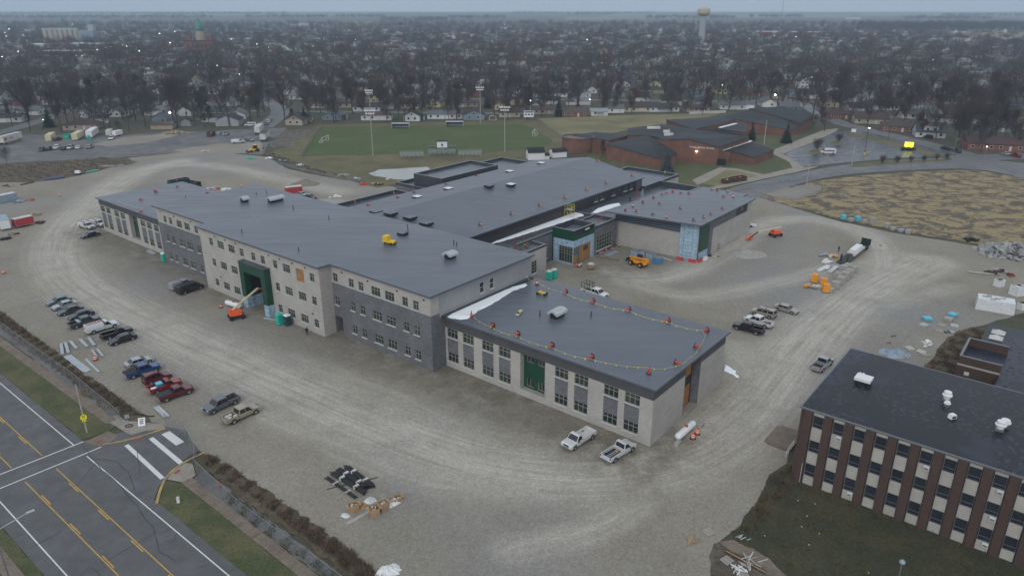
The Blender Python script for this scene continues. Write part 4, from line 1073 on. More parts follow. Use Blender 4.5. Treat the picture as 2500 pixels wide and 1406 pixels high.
veh(sedan,'gold sedan parked a little apart in the yard','car',(1920,752.5),heading((1893,746),(1947,761)),.7,'vehicles parked in the yard',p='tan',L=5.0)
veh(pickup,'silver pickup with toolbox driving past the brown brick school','pickup',(2008,885),heading((1990,900),(2028,870)),.92,p='silver',cab='ext')
fb = veh(pickup,'white crew cab flatbed truck with black pipe rack','truck',(1452,711),heading((1420,700),(1482,720)),1.0,p='white',name='flatbed_truck',L=6.6)
rk = MB()
for x in (-3.1,-2.2,-1.4,-.9):
 for s in (-1,1): rk.tube((x,s * .9,1.1),(x,s * .9,2.6),.05,5,'trim')
 rk.tube((x,-.9,2.6),(x,.9,2.6),.05,5,'trim')
for s in (-1,1):
 for zz in (1.7,2.6): rk.tube((-3.2,s * .9,zz),(-.8,s * .9,zz),.05,5,'trim')
rk.obj('pipe_rack',None,fb)
veh(sedan,'black sedan parked behind the school roof beside a red trailer','car',(757,480),heading((735,476),(780,484)),.7,p='black')
veh(sedan,'pale car half hidden between black sedan and red trailer','car',(737,474),heading((715,470),(760,478)),.7,p='silver')
cols7 = ['navy','black','white','navy','silver','white','tan']
nm7 = ['dark blue pickup at the outer end of the car park row','black sport utility car in the car park row','white crew cab pickup in the car park row','dark blue sedan in the car park row','silver hatchback in the car park row','white sedan in the car park row','beige sport utility car apart from the car park row']
h4 = heading((95,368),(120,356))
for k,(u,v) in enumerate(((103.6,364),(119,362.5),(139,359.5),(156,361.5),(172,359.5),(192,358.5),(219,357.5))):
 fn = (pickup,suv,pickup,sedan,suv,sedan,suv)[k]
 veh(fn,nm7[k],'car' if fn is not pickup else 'pickup',(u,v),h4 + (FLIP if k in (0,4) else 0),.8,'cars in the old car park',p=cols7[k])
veh(pickup,'white pickup with cargo cap beside a grey sedan','pickup',(581,345),heading((565,347),(600,344)),.95,'cars in the old car park',p='white',cab='reg',cap='paint',L=6.2)
veh(sedan,'grey sedan between white capped pickup and semi trailer','car',(607.5,342),heading((595,342),(620,344)),.7,'cars in the old car park',p='slate')
veh(pickup,'silver pickup facing out beside the red skip','pickup',(551.5,325.5),heading((556,321),(547,330)),.9,'cars in the old car park',p='silver')
veh(suv,'white car beside the box trailer','car',(272,336.5),heading((276,333),(268,340)),.8,'cars in the old car park',p='white')
veh(suv,'dark red sport utility car beside the cream container','car',(139.5,339.5),heading((130,342),(150,337)),.8,'cars in the old car park',p='maroon')
veh(big_van,'white high roof van outside the grey gabled garage','van',(611,303.5),heading((628,303),(597,304)),1.1,p='white')
for k,(u,v,c) in enumerate(((650,302,'grey'),(655,296.5,'white'),(659,290.5,'silver'))):
 veh(suv,['grey car closest to the semi trailers on the side street kerb','white car parked between grey and silver cars on the side street','silver car farthest up the side street kerb'][k],'car',(u,v),heading((650,302),(660,288)),.8,'cars parked on the side street',p=c)
rc = veh(sedan,'dark car driving on the street with headlights on','car',(112,291.5),heading((130,285),(98,297)),.7,p='charcoal')
for s in (-1,1): MB().box((2.4,s * .6,.58),(.06,.3,.15),'lamp_white').obj('lit_headlight',None,rc)
veh(big_van,'white passenger van on the wet car park','van',(2022,370),heading((2038,371),(2006,370)),1.1,p='white',L=6.2,h=2.4)
veh(suv,'black sport utility car in front of the white dormer house','car',(2266,334),heading((2276,337),(2255,332)),.8,'dark cars by the street corner',p='black')
veh(pickup,'black pickup waiting at the street corner','pickup',(2310,362),heading((2322,365),(2295,358)),.9,'dark cars by the street corner',p='black')
veh(suv,'black car behind the waiting pickup at the street corner','car',(2334,368),heading((2346,371),(2320,365)),.8,'dark cars by the street corner',p='charcoal')
veh(sedan,'silver white sedan on the drive of the dark house','car',(2453,374.5),heading((2462,377),(2440,371)),.7,p='silver')
veh(suv,'red car beside the silver white sedan on the dark house drive','car',(2480,379),heading((2490,382),(2468,376)),.8,p='red')

def trailer(name,label,uv,ang,L,W_,h,mat,z0=0.0,zc=None,wheels=True,cat='trailer',group=None,marks=None,roofm=None):
 q = P(uv[0],uv[1],zc if zc is not None else (z0 + h) / 2)
 o = thing(name,label,cat,(q.x,q.y,0),ang,group)
 b = MB().box((0,0,z0),(L,W_,h),mat); b.obj('box_body',None,o)
 r_ = MB().box((0,0,z0 + h + .003),(L + .06,W_ + .06,.06),roofm or mat); r_.obj('roof',None,o)
 f = MB()
 for s in (-1,1):
  for x in [-L / 2 + .05,L / 2 - .05]: f.box((x,s * (W_ / 2 + .004),z0),(.1,.05,h),'steel')
  f.box((0,s * (W_ / 2 + .006),z0 + .02),(L,.06,.14),'steel')
 f.obj('corner_frame',None,o)
 d = MB()
 for s in (-1,1): d.box((-L / 2 - .02,s * W_ * .235,z0 + .08),(.05,W_ * .45,h - .16),mat)
 d.obj('rear_doors',None,o)
 if wheels:
  for x in ((-L / 2 + 1.2,-L / 2 + 2.4) if L > 9 else (-.3,)):
   for s in (-1,1): MB().lathe([(.3,-.14),(.45,-.12),(.45,.12),(.3,.14)],12,axis='y',mat='tyre').obj('wheel',None,o,loc=(x,s * (W_ / 2 - .15),.45))
  MB().box((L / 2 - 1.2,0,0),(.12,W_ * .7,z0),'steel').obj('landing_leg',None,o)
 if marks:
  for (x,z,w,hh,mt) in marks: MB().box((x,-(W_ / 2 + .02),z),(w,.02,hh),mt).obj('painted_mark',None,o)
 return o
M('sign_red',(0.42,0.04,0.05),0.5); M('sign_blue',(0.06,0.09,0.25),0.5)
ht = heading((0,351),(48,338))
trailer('semi_trailer','white semi trailer with faded red lettering at the edge of the car park',(25,336),ht,14.0,2.6,2.8,'white_dirty',1.1,2.4,marks=[(-5.4,1.9,1.6,1.2,'sign_red')] + [(-2.2 + .55 * k,2.2,.4,.55,'sign_red') for k in range(5)])
hc = heading((112,345),(140,325))
trailer('shipping_container','cream shipping container beside a dark red car',(123,334),hc,10.0,2.5,2.7,'cream',0.1,wheels=False,cat='container')
trailer('office_trailer','beige site office trailer beside the green skip',(190,331),heading((182,340),(208,324)),12.0,2.6,2.7,'cream',.5,cat='trailer',wheels=False)
trailer('office_trailer','white site office trailer with small windows and green portable toilet beside it',(225,324),heading((212,334),(242,314)),14.0,2.8,2.9,'white',.5,wheels=False,marks=[(-5 + 2.2 * k,1.9,.7,.7,'glass') for k in range(5)])
trailer('box_truck_body','white box trailer with grey front near the lawn',(267,325),heading((262,332),(277,318)),6.0,2.4,2.3,'white_dirty',.8)
trailer('box_trailer','small white enclosed trailer next to the box trailer',(286.6,326),heading((280,328),(297,324)),5.0,2.2,2.1,'white',.6)
trailer('semi_trailer','pale semi trailer parked behind the black topped one',(632,313),heading((624,325),(645,303)),13.0,2.6,2.7,'white_dirty',1.1,2.4)
trailer('semi_trailer','white semi trailer with black roof by the dirt patch',(647,329),heading((636,342),(662,318)),13.5,2.6,2.8,'white_dirty',1.1,2.4,roofm='black')
trailer('enclosed_trailer','red enclosed trailer with pale roof on the gravel',(56,541),heading((40,545),(72,538)),5.0,2.3,2.2,'sign_red',.5,1.4,roofm='white_dirty')
trailer('enclosed_trailer','white and red cargo trailer with grey roof cut by the picture edge',(8,543),heading((0,532),(12,552)),8.0,2.5,2.4,'white',.6,1.6,roofm='grey_tarp',marks=[(-2.5,1.2,1.2,1.3,'sign_red')])
trailer('storage_container','grey steel storage container with pale roof beside blue drums',(10,484),heading((-10,488),(28,480)),7.0,2.5,2.4,'grey_tarp',.05,wheels=False,cat='container',roofm='white_dirty')
trailer('enclosed_trailer','red box trailer with roof rack behind the school roof',(717,466),heading((700,468),(735,464)),5.5,2.3,2.2,'sign_red',.6,1.3,roofm='white_dirty')
def skip_bin(label,uv,ang,L,W_,h,mat,zc=None):
 q = P(*uv,zc if zc is not None else h / 2); o = thing('skip',label,'skip',(q.x,q.y,0),ang)
 b = MB()
 for s in (-1,1): b.box((0,s * (W_ / 2),.1),(L,.08,h - .1),mat)
 for s in (-1,1): b.box((s * L / 2,0,.1),(.08,W_ + .08,h - .1),mat)
 b.box((0,0,.06),(L,W_,.1),mat); b.obj('tub',None,o)
 r_ = MB()
 for k in range(int(L / .8)):
  for s in (-1,1): r_.box((-L / 2 + .4 + k * .8,s * (W_ / 2 + .07),.15),(.08,.07,h - .25),mat)
 r_.obj('rib',None,o)
 f = MB()
 for k in range(14): f.box((random.uniform(-L / 2 + .5,L / 2 - .5),random.uniform(-W_ / 2 + .4,W_ / 2 - .4),h * .55),(random.uniform(.3,1.2),random.uniform(.2,.7),random.uniform(.1,.5)),random.choice(['wood','wood_grey','cardboard','white_dirty']),rz=random.random() * 3)
 ff = f.obj('rubbish',None,o); ff['kind'] = 'stuff'
 return o
skip_bin('red open skip with a white end panel',(515,327.5),heading((507,332),(524,322)),6.5,2.4,2.0,'rust')
skip_bin('green skip beside the beige office trailer',(167,332.5),heading((160,335),(175,330)),5.0,2.3,1.9,'teal')
skip_bin('small grey skip between the red skip and a pickup',(533,326),heading((528,328),(538,324)),3.0,1.8,1.4,'grey_tarp')
skip_bin('long dark green skip piled with scrap behind the far wing roof',(436,443),heading((408,450),(462,440)),7.0,2.4,2.0,'dkteal',1.2)
skip_bin('black and yellow skip beside the dark green one',(470,448),heading((455,447),(486,452)),6.0,2.4,1.9,'black',1.2)
skip_bin('rusty brown skip on the school lawn',(1775,442),heading((1765,444),(1785,440)),4.0,2.2,1.5,'rust')
skip_bin('longer rusty skip angled next to the brown one on the lawn',(1802,437),heading((1788,439),(1818,434)),6.5,2.4,1.7,'rust')
# ================================================================ brown brick school (near right) and its annex
bs,bt_ = ST(P(1929.3,1167))
BRK = thing('brick_school_building','brown brick three storey school with pale panel window strips and black flat roof','school',W(bs,bt_),_A)
BH = 11.3
n_strip = 13; Lb = 1.55 + n_strip * 2.52 + 3
rows = [(1.35,3.27),(5.06,6.81),(8.72,10.5)]
strips = [1.6 + k * 2.52 for k in range(n_strip)]
mb = MB()
def bm_(a,z):
 x = -a
 for s0 in strips:
  if s0 < x < s0 + 1.32: return 'block_pale'
 return 'brick_brown'
facade(mb,'F',0.0,-Lb,0.0,-0.2,BH - .25,[(-s0 - 1.32,-s0,z0,z1) for s0 in strips for z0,z1 in rows],bm_,0.18,cuts_a=[-s0 for s0 in strips] + [-s0 - 1.32 for s0 in strips])
facade(mb,'W',0.0,0.0,22.0,-0.2,BH - .25,[],lambda a,z: 'brick_brown')
facade(mb,'B',22.0,-Lb,0.0,-0.2,BH - .25,[],lambda a,z: 'brick_brown')
facade(mb,'E',-Lb,0.0,22.0,-0.2,BH - .25,[],lambda a,z: 'brick_brown')
mb.obj('wall',None,BRK)
pm = MB().box((0,0,-.1),(0.95,0.32,BH - .2),'brick_brown').mesh('pier'); pe = MB().box((0,0,-.1),(0.07,0.14,BH - .2),'parapet').mesh('pier_trim')
for k in range(n_strip + 1):
 x = -(strips[k] - 0.6) if k < n_strip else -(strips[-1] + 1.92)
 mk('pier',pm,BRK,(x,0.16,0))
 for s in (-1,1): mk('pier_trim',pe,BRK,(x + s * .53,0.08,0))
b = MB(); b.box((-Lb / 2,-11,BH - .25),(Lb + .5,22.5,.22),'cap_metal'); b.obj('roof_edge',None,BRK)
def old_roof():
 m,nt,b_ = newmat('roof_wet')
 v = _pos(nt)
 vr = nt.nodes.new('ShaderNodeTexVoronoi'); vr.inputs['Scale'].default_value = 1.15; vr.inputs['Randomness'].default_value = 1.0
 nz = nt.nodes.new('ShaderNodeVectorMath'); nz.operation = 'ADD'
 nn = nt.nodes.new('ShaderNodeTexNoise'); nn.inputs['Scale'].default_value = 1.5; nt.links.new(v,nn.inputs['Vector'])
 nt.links.new(v,nz.inputs[0]); nt.links.new(nn.outputs['Color'],nz.inputs[1]); nt.links.new(nz.outputs[0],vr.inputs['Vector'])
 sp = _ramp(nt,vr.outputs['Distance'],0.30,0.36,(1,) * 3,(0,) * 3)
 msk = _ramp(nt,_noise(nt,v,0.09,4,0.6),0.40,0.50)
 f = _mix(nt,(0,0,0),sp,msk)
 c = _mix(nt,(0.014,0.016,0.023),(0.060,0.064,0.085),f)
 c = _mix(nt,c,(0.028,0.033,0.050),_ramp(nt,_noise(nt,v,0.05,3),0.54,0.58))
 b_.inputs['Specular IOR Level'].default_value = 0.2; nt.links.new(c,b_.inputs['Base Color']); nt.links.new(_ramp(nt,f,0,1,(0.30,) * 3,(0.6,) * 3),b_.inputs['Roughness'])
old_roof()
b = MB(); b.box((-Lb / 2,-11,BH - .028),(Lb,22,.03),'roof_wet'); b.obj('roof',None,BRK)
tops = random.Random(3)
acs = {(1,2),(2,0),(5,2),(8,2),(8,1),(8,0),(4,2)}
for k,s0 in enumerate(strips):
 for j,(z0,z1) in enumerate(rows):
  window_at(BRK,'F',0.0,-s0 - .66,z0,1.3,z1 - z0,1,rows=(0.3,),depth=0.18,frame='cap_metal',glass='glass_old',sill=False,bar=0.06)
  if (k,j) in acs and (k,j) != (4,2):
   a_ = MB().box((0,0,0),(.62,.5,.42),'white').box((0,.252,.06),(.5,.01,.3),'steel'); a_.obj('air_conditioner',None,BRK,loc=(-s0 - .95,.12,z0 - .5))
dp = MB().tube((-1.3,.28,.2),(-1.3,.28,3.2),.05,6,'white'); dp.obj('downpipe',None,BRK)
def mushroom(label,uv,z,r=.8,h=1.2,nm='roof_fan',two=False):
 q = P(*uv,z); o = thing(nm,label,'roof fan',(q.x,q.y,z),_A)
 MB().box((0,0,0),(r * 1.5,r * 1.5,.3),'cap_metal').obj('curb',None,o)
 MB().lathe([(r * .6,.3),(r * .62,h * .5),(r,h * .55),(r * 1.02,h * .68),(r * .78,h * .72),(r * .78,h),(r * .6,h * 1.05)],16,mat='white').obj('hood',None,o,smooth=False)
 return o
zr = BH
mushroom('white mushroom roof fan with wide brim on the black roof',(2310,977),zr,.6,1.3)
mushroom('small low white roof fan beside the wide brimmed one',(2311,991),zr,.42,.7)
mushroom('white roof fan in a pair on the black roof, the taller one',(2440,1050),zr,.62,1.3)
mushroom('white roof fan in a pair on the black roof, the shorter one',(2452,1040),zr,.62,.95)
q = P(2107,934,zr); o = thing('roof_hatch','white square roof unit on a dark curb on the black roof','roof unit',q,_A)
MB().box((0,0,0),(1.8,1.5,.5),'black').obj('curb',None,o); MB().box((0,0,.5),(2.1,1.8,.4),'white').obj('cover',None,o)
q = P(2104,914,zr); o = thing('roof_vent','small white roof vent with black spigot','vent',q); MB().lathe([(.4,0),(.38,.18),(.1,.2)],12,mat='white').obj('flashing',None,o); MB().tube((0,0,.2),(0,0,.55),.09,8,'black').obj('spigot',None,o)
q = P(2324,1020,zr); o = thing('roof_duct','small white box vent on the wet black roof','vent',q,.3); MB().box((0,0,0),(.9,.6,.55),'white',top=(.8,1)).obj('hood',None,o); MB().box((0,-.31,.08),(.6,.02,.3),'black').obj('grille',None,o)
ax_ = [P(2335,1012),P(2310,938,4),P(2500,1012)]
ANX = thing('brick_annex_building','low brown brick annex with sunken black roof and pale stone bands','school annex',W(bs,bt_),_A)
def stl(u,v,z):
 s,t = ST(P(u,v,z)); return s - bs,t - bt_
s0,t0 = stl(2343,867,6.2); s1,t1 = stl(2430,885,6.2); s2,t2 = stl(2367,823,6.2)
sA,tA,tB = s0,t0,t2
for (za,zb,mt) in ((-.1,6.0,'brick_brown'),):
 b = MB(); lbox(b,s1 - 1.0,sA,tA,tB,za,zb - 1.4,mt)
 b.obj('wall',None,ANX)
b = MB(); lbox(b,s1 - 1.0,sA - .3,tA + .3,tB - .3,4.6,4.66,'roof_wet'); b.obj('roof',None,ANX)
b = MB()
for q in ((s1 - 1.0,sA,tA,tA + .3),(s1 - 1.0,sA,tB - .3,tB),(sA - .3,sA,tA + .3,tB - .3)): lbox(b,*q,4.6,6.1,'brick_brown'); lbox(b,q[0] - .03,q[1] + .03,q[2] - .03,q[3] + .03,6.1,6.22,'cap_metal')
b.obj('parapet',None,ANX)
b = MB()
for z in (2.2,4.5): lbox(b,s1 - 1.0,sA + .05,tA - .06,tA,z,z + .3,'block_pale')
b.obj('stone_band',None,ANX)
b = MB(); lbox(b,sA - 1.9,sA - 1.2,tA - .05,tA,3.0,3.6,'sill'); b.obj('vent_panel',None,ANX)
b = MB(); lbox(b,-60,s1 - 1.0,24.5,tB + 4,-.1,4.4,'brick_brown'); b.obj('wall',None,ANX)
b = MB(); lbox(b,-60,s1 - .9,24.4,tB + 4.1,4.4,4.6,'roof_wet'); b.obj('roof',None,ANX)
s3,t3 = stl(2413,795,4.6); s4,t4 = stl(2500,770,4.6)
b = MB(); lbox(b,-60,s3,tB + 4.0,t3 + 1.0,-.1,4.4,'brick_brown'); lbox(b,-60,s3 + .1,tB + 4.0,t3 + 1.1,4.4,4.62,'roof_wet'); b.obj('link_block',None,ANX)
for u,v in ((2438,811),(2432,824)):
 ss,tt = stl(u,v,4.8); b = MB(); b.box((ss,-tt,4.62),(2.2,2.2,.15),'cap_metal'); b.box((ss,-tt,4.77),(2.1,2.1,.6),'white_dirty',top=(.02,.02)); b.obj('skylight',None,ANX)

# ================================================================ the red brick school behind
MS = thing('brick_school_building','sprawling red brick middle school with dark sloping roofs and white lettering','school')
def rblock(pts,wall='brick_school',roofm='roof_ms',z0=-0.1,par=MS,over=0.35):
 """pts: roof corners (u,v,z) read off the photograph at a known height; walls drop to the ground"""
 c = [P(u,v,z) for u,v,z in pts]; n = len(c)
 b = MB(); b.add([(p.x,p.y,z0) for p in c] + [(p.x,p.y,p.z - .3) for p in c],[(i,(i + 1) % n,n + (i + 1) % n,n + i) for i in range(n)],wall); b.obj('wall',None,par)
 ct = sum(c,Vector()) / n; e = []
 for p in c:
  d = Vector((p.x - ct.x,p.y - ct.y,0)); e.append(p + d.normalized() * over)
 b = MB(); b.add([(p.x,p.y,p.z - .32) for p in e] + [(p.x,p.y,p.z) for p in e],[(i,(i + 1) % n,n + (i + 1) % n,n + i) for i in range(n)] + [tuple(range(n))],'parapet')
 b.add([(p.x,p.y,p.z + .004) for p in e],[tuple(range(n))],roofm); b.obj('roof',None,par)
 return c
def m6(x,y,z): return (1350 + x * .1671,230 + y * .1671,z)
def m7(x,y,z): return (1700 + x * .1671,230 + y * .1671,z)
def rcirc(uv,r,z,h):
 q = P(*uv,z); b = MB(); b.lathe([(r,-.1),(r,z - .4)],28,(q.x,q.y,0),'brick_school'); b.obj('round_wall',None,MS)
 b = MB(); b.lathe([(r - .3,z - .9),(r - .3,z - .85)],28,(q.x,q.y,0),'roof_ms'); b.obj('roof',None,MS)
 p = MB(); n = 28
 vs = []
 for rr,zz in ((r + .1,z - .4),(r + .1,z),(r - .3,z),(r - .3,z - .9)):
  for i in range(n): a = 2 * math.pi * i / n; vs.append((q.x + rr * math.cos(a),q.y + rr * math.sin(a),zz))
 fs = [(k * n + i,k * n + (i + 1) % n,(k + 1) * n + (i + 1) % n,(k + 1) * n + i) for k in range(3) for i in range(n)]
 p.add(vs,fs,'parapet'); p.obj('parapet',None,MS)
rcirc((1411,333),7.0,6.4,0)
rblock([m6(290,600,6.3),m6(830,675,6.3),m6(1090,605,6.3),m6(620,555,6.3)])
rblock([m6(790,725,6.4),m6(1560,940,4.0),m6(1810,870,4.6),m6(1520,690,7.4),m6(1390,600,7.4)])
rblock([m6(1095,600,7.0),m6(1390,600,7.0),m6(1590,640,7.4),m6(2070,520,8.0),m6(1600,440,8.0),m6(1100,500,7.6)])
sg = rblock([m6(1520,660,8.2),m6(1960,650,9.6),m7(330,770,7.3),m7(770,620,7.6),m7(330,510,9.8),m6(2070,520,9.2)])
rblock([m6(1660,375,7.6),m6(2070,520,7.6),m7(60,495,7.6),m7(560,375,7.6),m7(390,330,8.2)])
rblock([m7(400,330,7.2),m7(1380,520,3.4),m7(1570,440,3.8),m7(770,235,8.4)])
rblock([m7(770,210,8.0),m7(1530,415,5.0),m7(1690,345,5.2),m7(1690,295,6.4),m7(1290,180,9.0)])
rblock([m7(510,825,4.6),m7(850,920,3.3),m7(1135,810,3.3),m7(830,715,4.9)])
rblock([m7(340,830,5.0),m7(510,830,4.6),m7(830,715,4.9),m7(800,660,5.0)])
rblock([m7(330,500,6.0),m7(720,560,6.0),m7(740,440,6.0),m7(540,400,6.0)])
for uv0,uv1,w,z in ((m7(370,825,0),m7(800,690,0),1.1,5.1),(m7(340,495,0),m7(580,435,0),1.5,6.1)):
 a,b_ = P(uv0[0],uv0[1],z),P(uv1[0],uv1[1],z); ln = rough_poly([(a.x,a.y),(b_.x,b_.y)],1.5,.2,closed=False) + [(b_.x,b_.y)]
 o = kerb('snow_drift',ln,z,z + .25,w,'snow'); o['label'] = 'thin line of snow on the %s roof of the red brick school' % ('lower' if z < 5.5 else 'rear'); o['category'] = 'snow'
e0,e1 = P(*m7(300,1035,0)[:2]),P(*m7(430,1045,0)[:2])
b = MB(); d = (e1 - e0); mid = (e0 + e1) / 2; ang = math.atan2(d.y,d.x)
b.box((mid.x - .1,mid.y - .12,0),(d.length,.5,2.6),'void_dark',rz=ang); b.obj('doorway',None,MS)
def text_mesh(txt,size,mat,name='lettering'):
 cu = bpy.data.curves.new(name,'FONT'); cu.body = txt; cu.size = size; cu.extrude = 0.06; cu.offset = 0.012; cu.space_word = 1.7; cu.space_character = 1.12; cu.align_x = 'CENTER'; cu.resolution_u = 2
 o = bpy.data.objects.new(name,cu); COL.objects.link(o)
 bpy.context.view_layer.update()
 me = bpy.data.meshes.new_from_object(o.evaluated_get(bpy.context.evaluated_depsgraph_get()))
 bpy.data.objects.remove(o); bpy.data.curves.remove(cu)
 me.materials.clear(); me.materials.append(MAT[mat])
 return me
wa,wb = sg[1],sg[2]
dirw = Vector((wb.x - wa.x,wb.y - wa.y,0)); Lw = dirw.length; dirw.normalize()
nw = Vector((dirw.y,-dirw.x,0))
if nw.y > 0: nw = -nw
tx = text_mesh('CELINA MIDDLE SCHOOL',0.78,'white','name_lettering')
def on_wall(u,v):
 """point of the lettered wall plane seen at a pixel"""
 d = np.array([u - 1250.0,0,0]) + (703.0 - v) * _U + FPX * _F; n = np.array(nw); k = (np.array(wa) - np.array([0,0,CAM_H])) @ n / (d @ n); return Vector(d * k + np.array([0,0,CAM_H]))
pc = on_wall(1713.5,362.5) + nw * 0.1
o = mk('name_lettering',tx,MS,pc); o.rotation_euler = (math.pi / 2,0,math.atan2(dirw.y,dirw.x))
def bulkhead(uv,z,lab,warm=True,r=.24):
 q = P(*uv,z); o = thing('wall_lamp',lab,'lamp',q)
 MB().box((0,.15,-.2),(.4,.3,.4),'trim').obj('housing',None,o); MB().lathe([(r * .4,-r),(r,-r * .3),(r,r * .3),(r * .4,r)],8,mat='lamp_glow' if warm else 'lamp_white').obj('lit_globe',None,o)
 return o
pl_ = on_wall(1700.5,369.5) + nw * 0.5; o = thing('wall_lamp','lit wall lamp under the white school lettering','lamp',(pl_.x,pl_.y,pl_.z)); MB().lathe([(.1,-.22),(.24,-.08),(.24,.08),(.1,.22)],8,mat='lamp_glow').obj('lit_globe',None,o); MB().box((0,.25,-.1),(.2,.4,.2),'trim').obj('bracket',None,o)
bulkhead((1809.5,378),2.6,'lit wall lamp on the low brick wing beside the entrance')
bulkhead((1434,352),3.4,'lit wall lamp on the rounded brick wall')
bulkhead((1953,311),2.6,'lit wall lamp at the rear brick wing corner',True,.25)
bulkhead((1938,317),2.6,'smaller lit wall lamp on the rear brick wing',True,.18)
for k,(x,y,L,lab) in enumerate(((1470,510,6.0,'long white roof unit on the red brick school'),(1660,565,3.0,'boxy grey roof unit with legs on the red brick school'),(1690,610,4.0,'low white roof unit above the lettered wall'))):
 q = P(*m6(x,y,0)[:2],7.6); o = thing('roof_unit',lab,'roof unit',(q.x,q.y,7.4),-.1)
 MB().box((0,0,.35),(L,1.6,1.0),'white_dirty',top=(.96,.8)).obj('casing',None,o); MB().box((0,0,0),(L * .9,1.3,.35),'steel').obj('frame',None,o); MB().lathe([(.4,0),(.4,.35),(.3,.4)],10,(L * .3,0,1.35),'steel').obj('fan',None,o)

# ================================================================ roof furniture of the new school
def hallz(u,v):
 z = 12.5
 for _ in range(8):
  s,t = ST(P(u,v,z)); s = min(max(s,66),108.6)
  z = 10.8 + 3.75 * ((s - 66) / 20.5 if s < 86.5 else (108.6 - s) / 22.1)
 return z
def skycurb(uv,lit,lab,w=2.6,l=1.5,z=None,h=.55):
 z = hallz(*uv) if z is None else z
 q = P(*uv,z + .3); o = thing('skylight',lab,'skylight',(q.x,q.y,z - .05),_A,'skylights and curbs on the school roof')
 MB().box((0,0,0),(l,w,h),'black').obj('curb',None,o)
 MB().box((0,0,h + .002),(l + .06,w + .06,.06),'white' if lit else 'roof_new').obj('cover',None,o)
for k,(u,v) in enumerate(((1019,481),(1095,461),(1247.5,451),(1244.7,419),(1322,399))): skycurb((u,v),True,'white topped skylight on the hall roof',2.0,2.0)
for k,(u,v) in enumerate(((918,517),(954,521),(1001,531),(1041,545))): skycurb((u,v),False,'flat dark roof curb in the row of four',2.4,2.4)
skycurb((1194,454),False,'single dark roof curb beside a white skylight',2.0,2.0)
skycurb((983,570),False,'dark roof curb behind the yellow machine',1.7,1.7,14.6)
def hood(uv,z,lab,L,w=1.5,n=7,ang=0.0):
 q = P(*uv,z + .9); o = thing('roof_ventilator',lab,'ventilator',(q.x,q.y,z),_A + ang)
 MB().box((0,0,0),(w * .8,L * .85,.7),'black').obj('curb',None,o)
 pr_ = [(-w * .75,.62),(-w * .7,1.0),(-w * .35,1.28),(0,1.36),(w * .35,1.28),(w * .7,1.0),(w * .75,.62),(w * .6,.62),(0,1.1),(-w * .6,.62)]
 vs = [(x,-L / 2,z_) for x,z_ in pr_] + [(x,L / 2,z_) for x,z_ in pr_]; m_ = len(pr_)
 MB().add(vs,[(i,(i + 1) % m_,m_ + (i + 1) % m_,m_ + i) for i in range(m_)] + [tuple(range(m_)),tuple(range(m_,2 * m_))],'galv').obj('hood',None,o)
 for k in range(n):
  y = -L / 2 + L * (k + .5) / n; s_ = MB()
  for i in range(6):
   a,b_ = pr_[i],pr_[i + 1]; s_.tube((a[0] * 1.02,y,a[1] + .02),(b_[0] * 1.02,y,b_[1] + .02),.04,4,'white_dirty')
  s_.obj('rib',None,o)
hood((1361,760),9.75,'ribbed arched ventilator hood on the near wing roof',3.2)
hood((1099,619),14.6,'ribbed arched ventilator hood near the middle of the three storey roof',2.4,n=5)
hood((672,483),14.6,'long ribbed ventilator hood at the far end of the three storey roof',4.2,n=9)
hood((596,484),14.6,'small ribbed ventilator hood beside the long one',1.8,n=4)
for k,(u,v,z,h) in enumerate(((1318,769,9.75,1.0),(1443,770,9.75,.9),(1108,596,14.6,1.1),(1115,598,14.6,.8),(803,534,14.6,.9),(716,510,14.6,1.1),(729,611,14.6,.8),(591,568,14.6,.9),(650,470,14.6,.8),(626,474,14.6,.8),(996,563,14.6,1.6),(992,574,14.6,1.0),(454,483,9.75,.8))):
 q = P(u,v + 2,z); o = thing('vent_pipe','black vent pipe standing on the %s roof' % ('near wing' if z < 10 and u > 800 else 'far wing' if z < 10 else 'three storey'),'pipe',q,group='roof vent pipes')
 MB().tube((0,0,0),(0,0,h),.09,6,'black').obj('pipe',None,o); MB().lathe([(.22,0),(.1,.12)],8,mat='roof_low').obj('flashing',None,o)
q = P(950,592,14.9); o = thing('roofing_machine','yellow wheeled roofing machine on the three storey roof','machine',(q.x,q.y,14.6),heading((940,598),(966,602),14.6))
MB().box((-.55,0,.45),(1.1,1.4,1.25),'yellow').obj('hopper',None,o); MB().box((.7,0,.4),(1.5,1.3,.35),'yellow').obj('deck',None,o); MB().box((.5,0,.2),(2.2,.9,.2),'black').obj('chassis',None,o)
for x in (-.6,.9):
 for s in (-1,1): MB().lathe([(.15,-.1),(.27,-.08),(.27,.08),(.15,.1)],10,axis='y',mat='tyre').obj('wheel',None,o,loc=(x,s * .6,.27))
MB().tube((1.4,0,.6),(1.9,0,1.05),.04,5,'black').obj('handle',None,o)
q = P(1323,718,9.9); o = thing('roofing_cart','yellow four wheeled cart on the near wing roof','cart',(q.x,q.y,9.75),heading((1313,716),(1336,721),9.75))
MB().box((0,0,.4),(1.5,.6,.12),'yellow').box((-.3,0,.52),(.5,.5,.18),'yellow').obj('frame',None,o)
for x in (-.75,.75):
 for s in (-1,1): MB().lathe([(.1,-.09),(.28,-.07),(.28,.07),(.1,.09)],10,axis='y',mat='tyre').obj('wheel',None,o,loc=(x,s * .45,.28))
q = P(1268,764,9.9); o = thing('warning_line_rack','grey and yellow rack of warning line stands lying on the near wing roof','rack',(q.x,q.y,9.75),heading((1260,773),(1277,754),9.75))
MB().box((0,0,.06),(2.2,.55,.28),'white_dirty').obj('tray',None,o); MB().box((.3,0,.34),(.7,.4,.15),'yellow').box((-.6,0,.34),(.5,.35,.13),'black').box((-.1,.05,.34),(.3,.3,.1),'yellow').obj('stand_stack',None,o)
cbase = MB().box((0,0,0),(.62,.62,.05),'black').mesh('base');
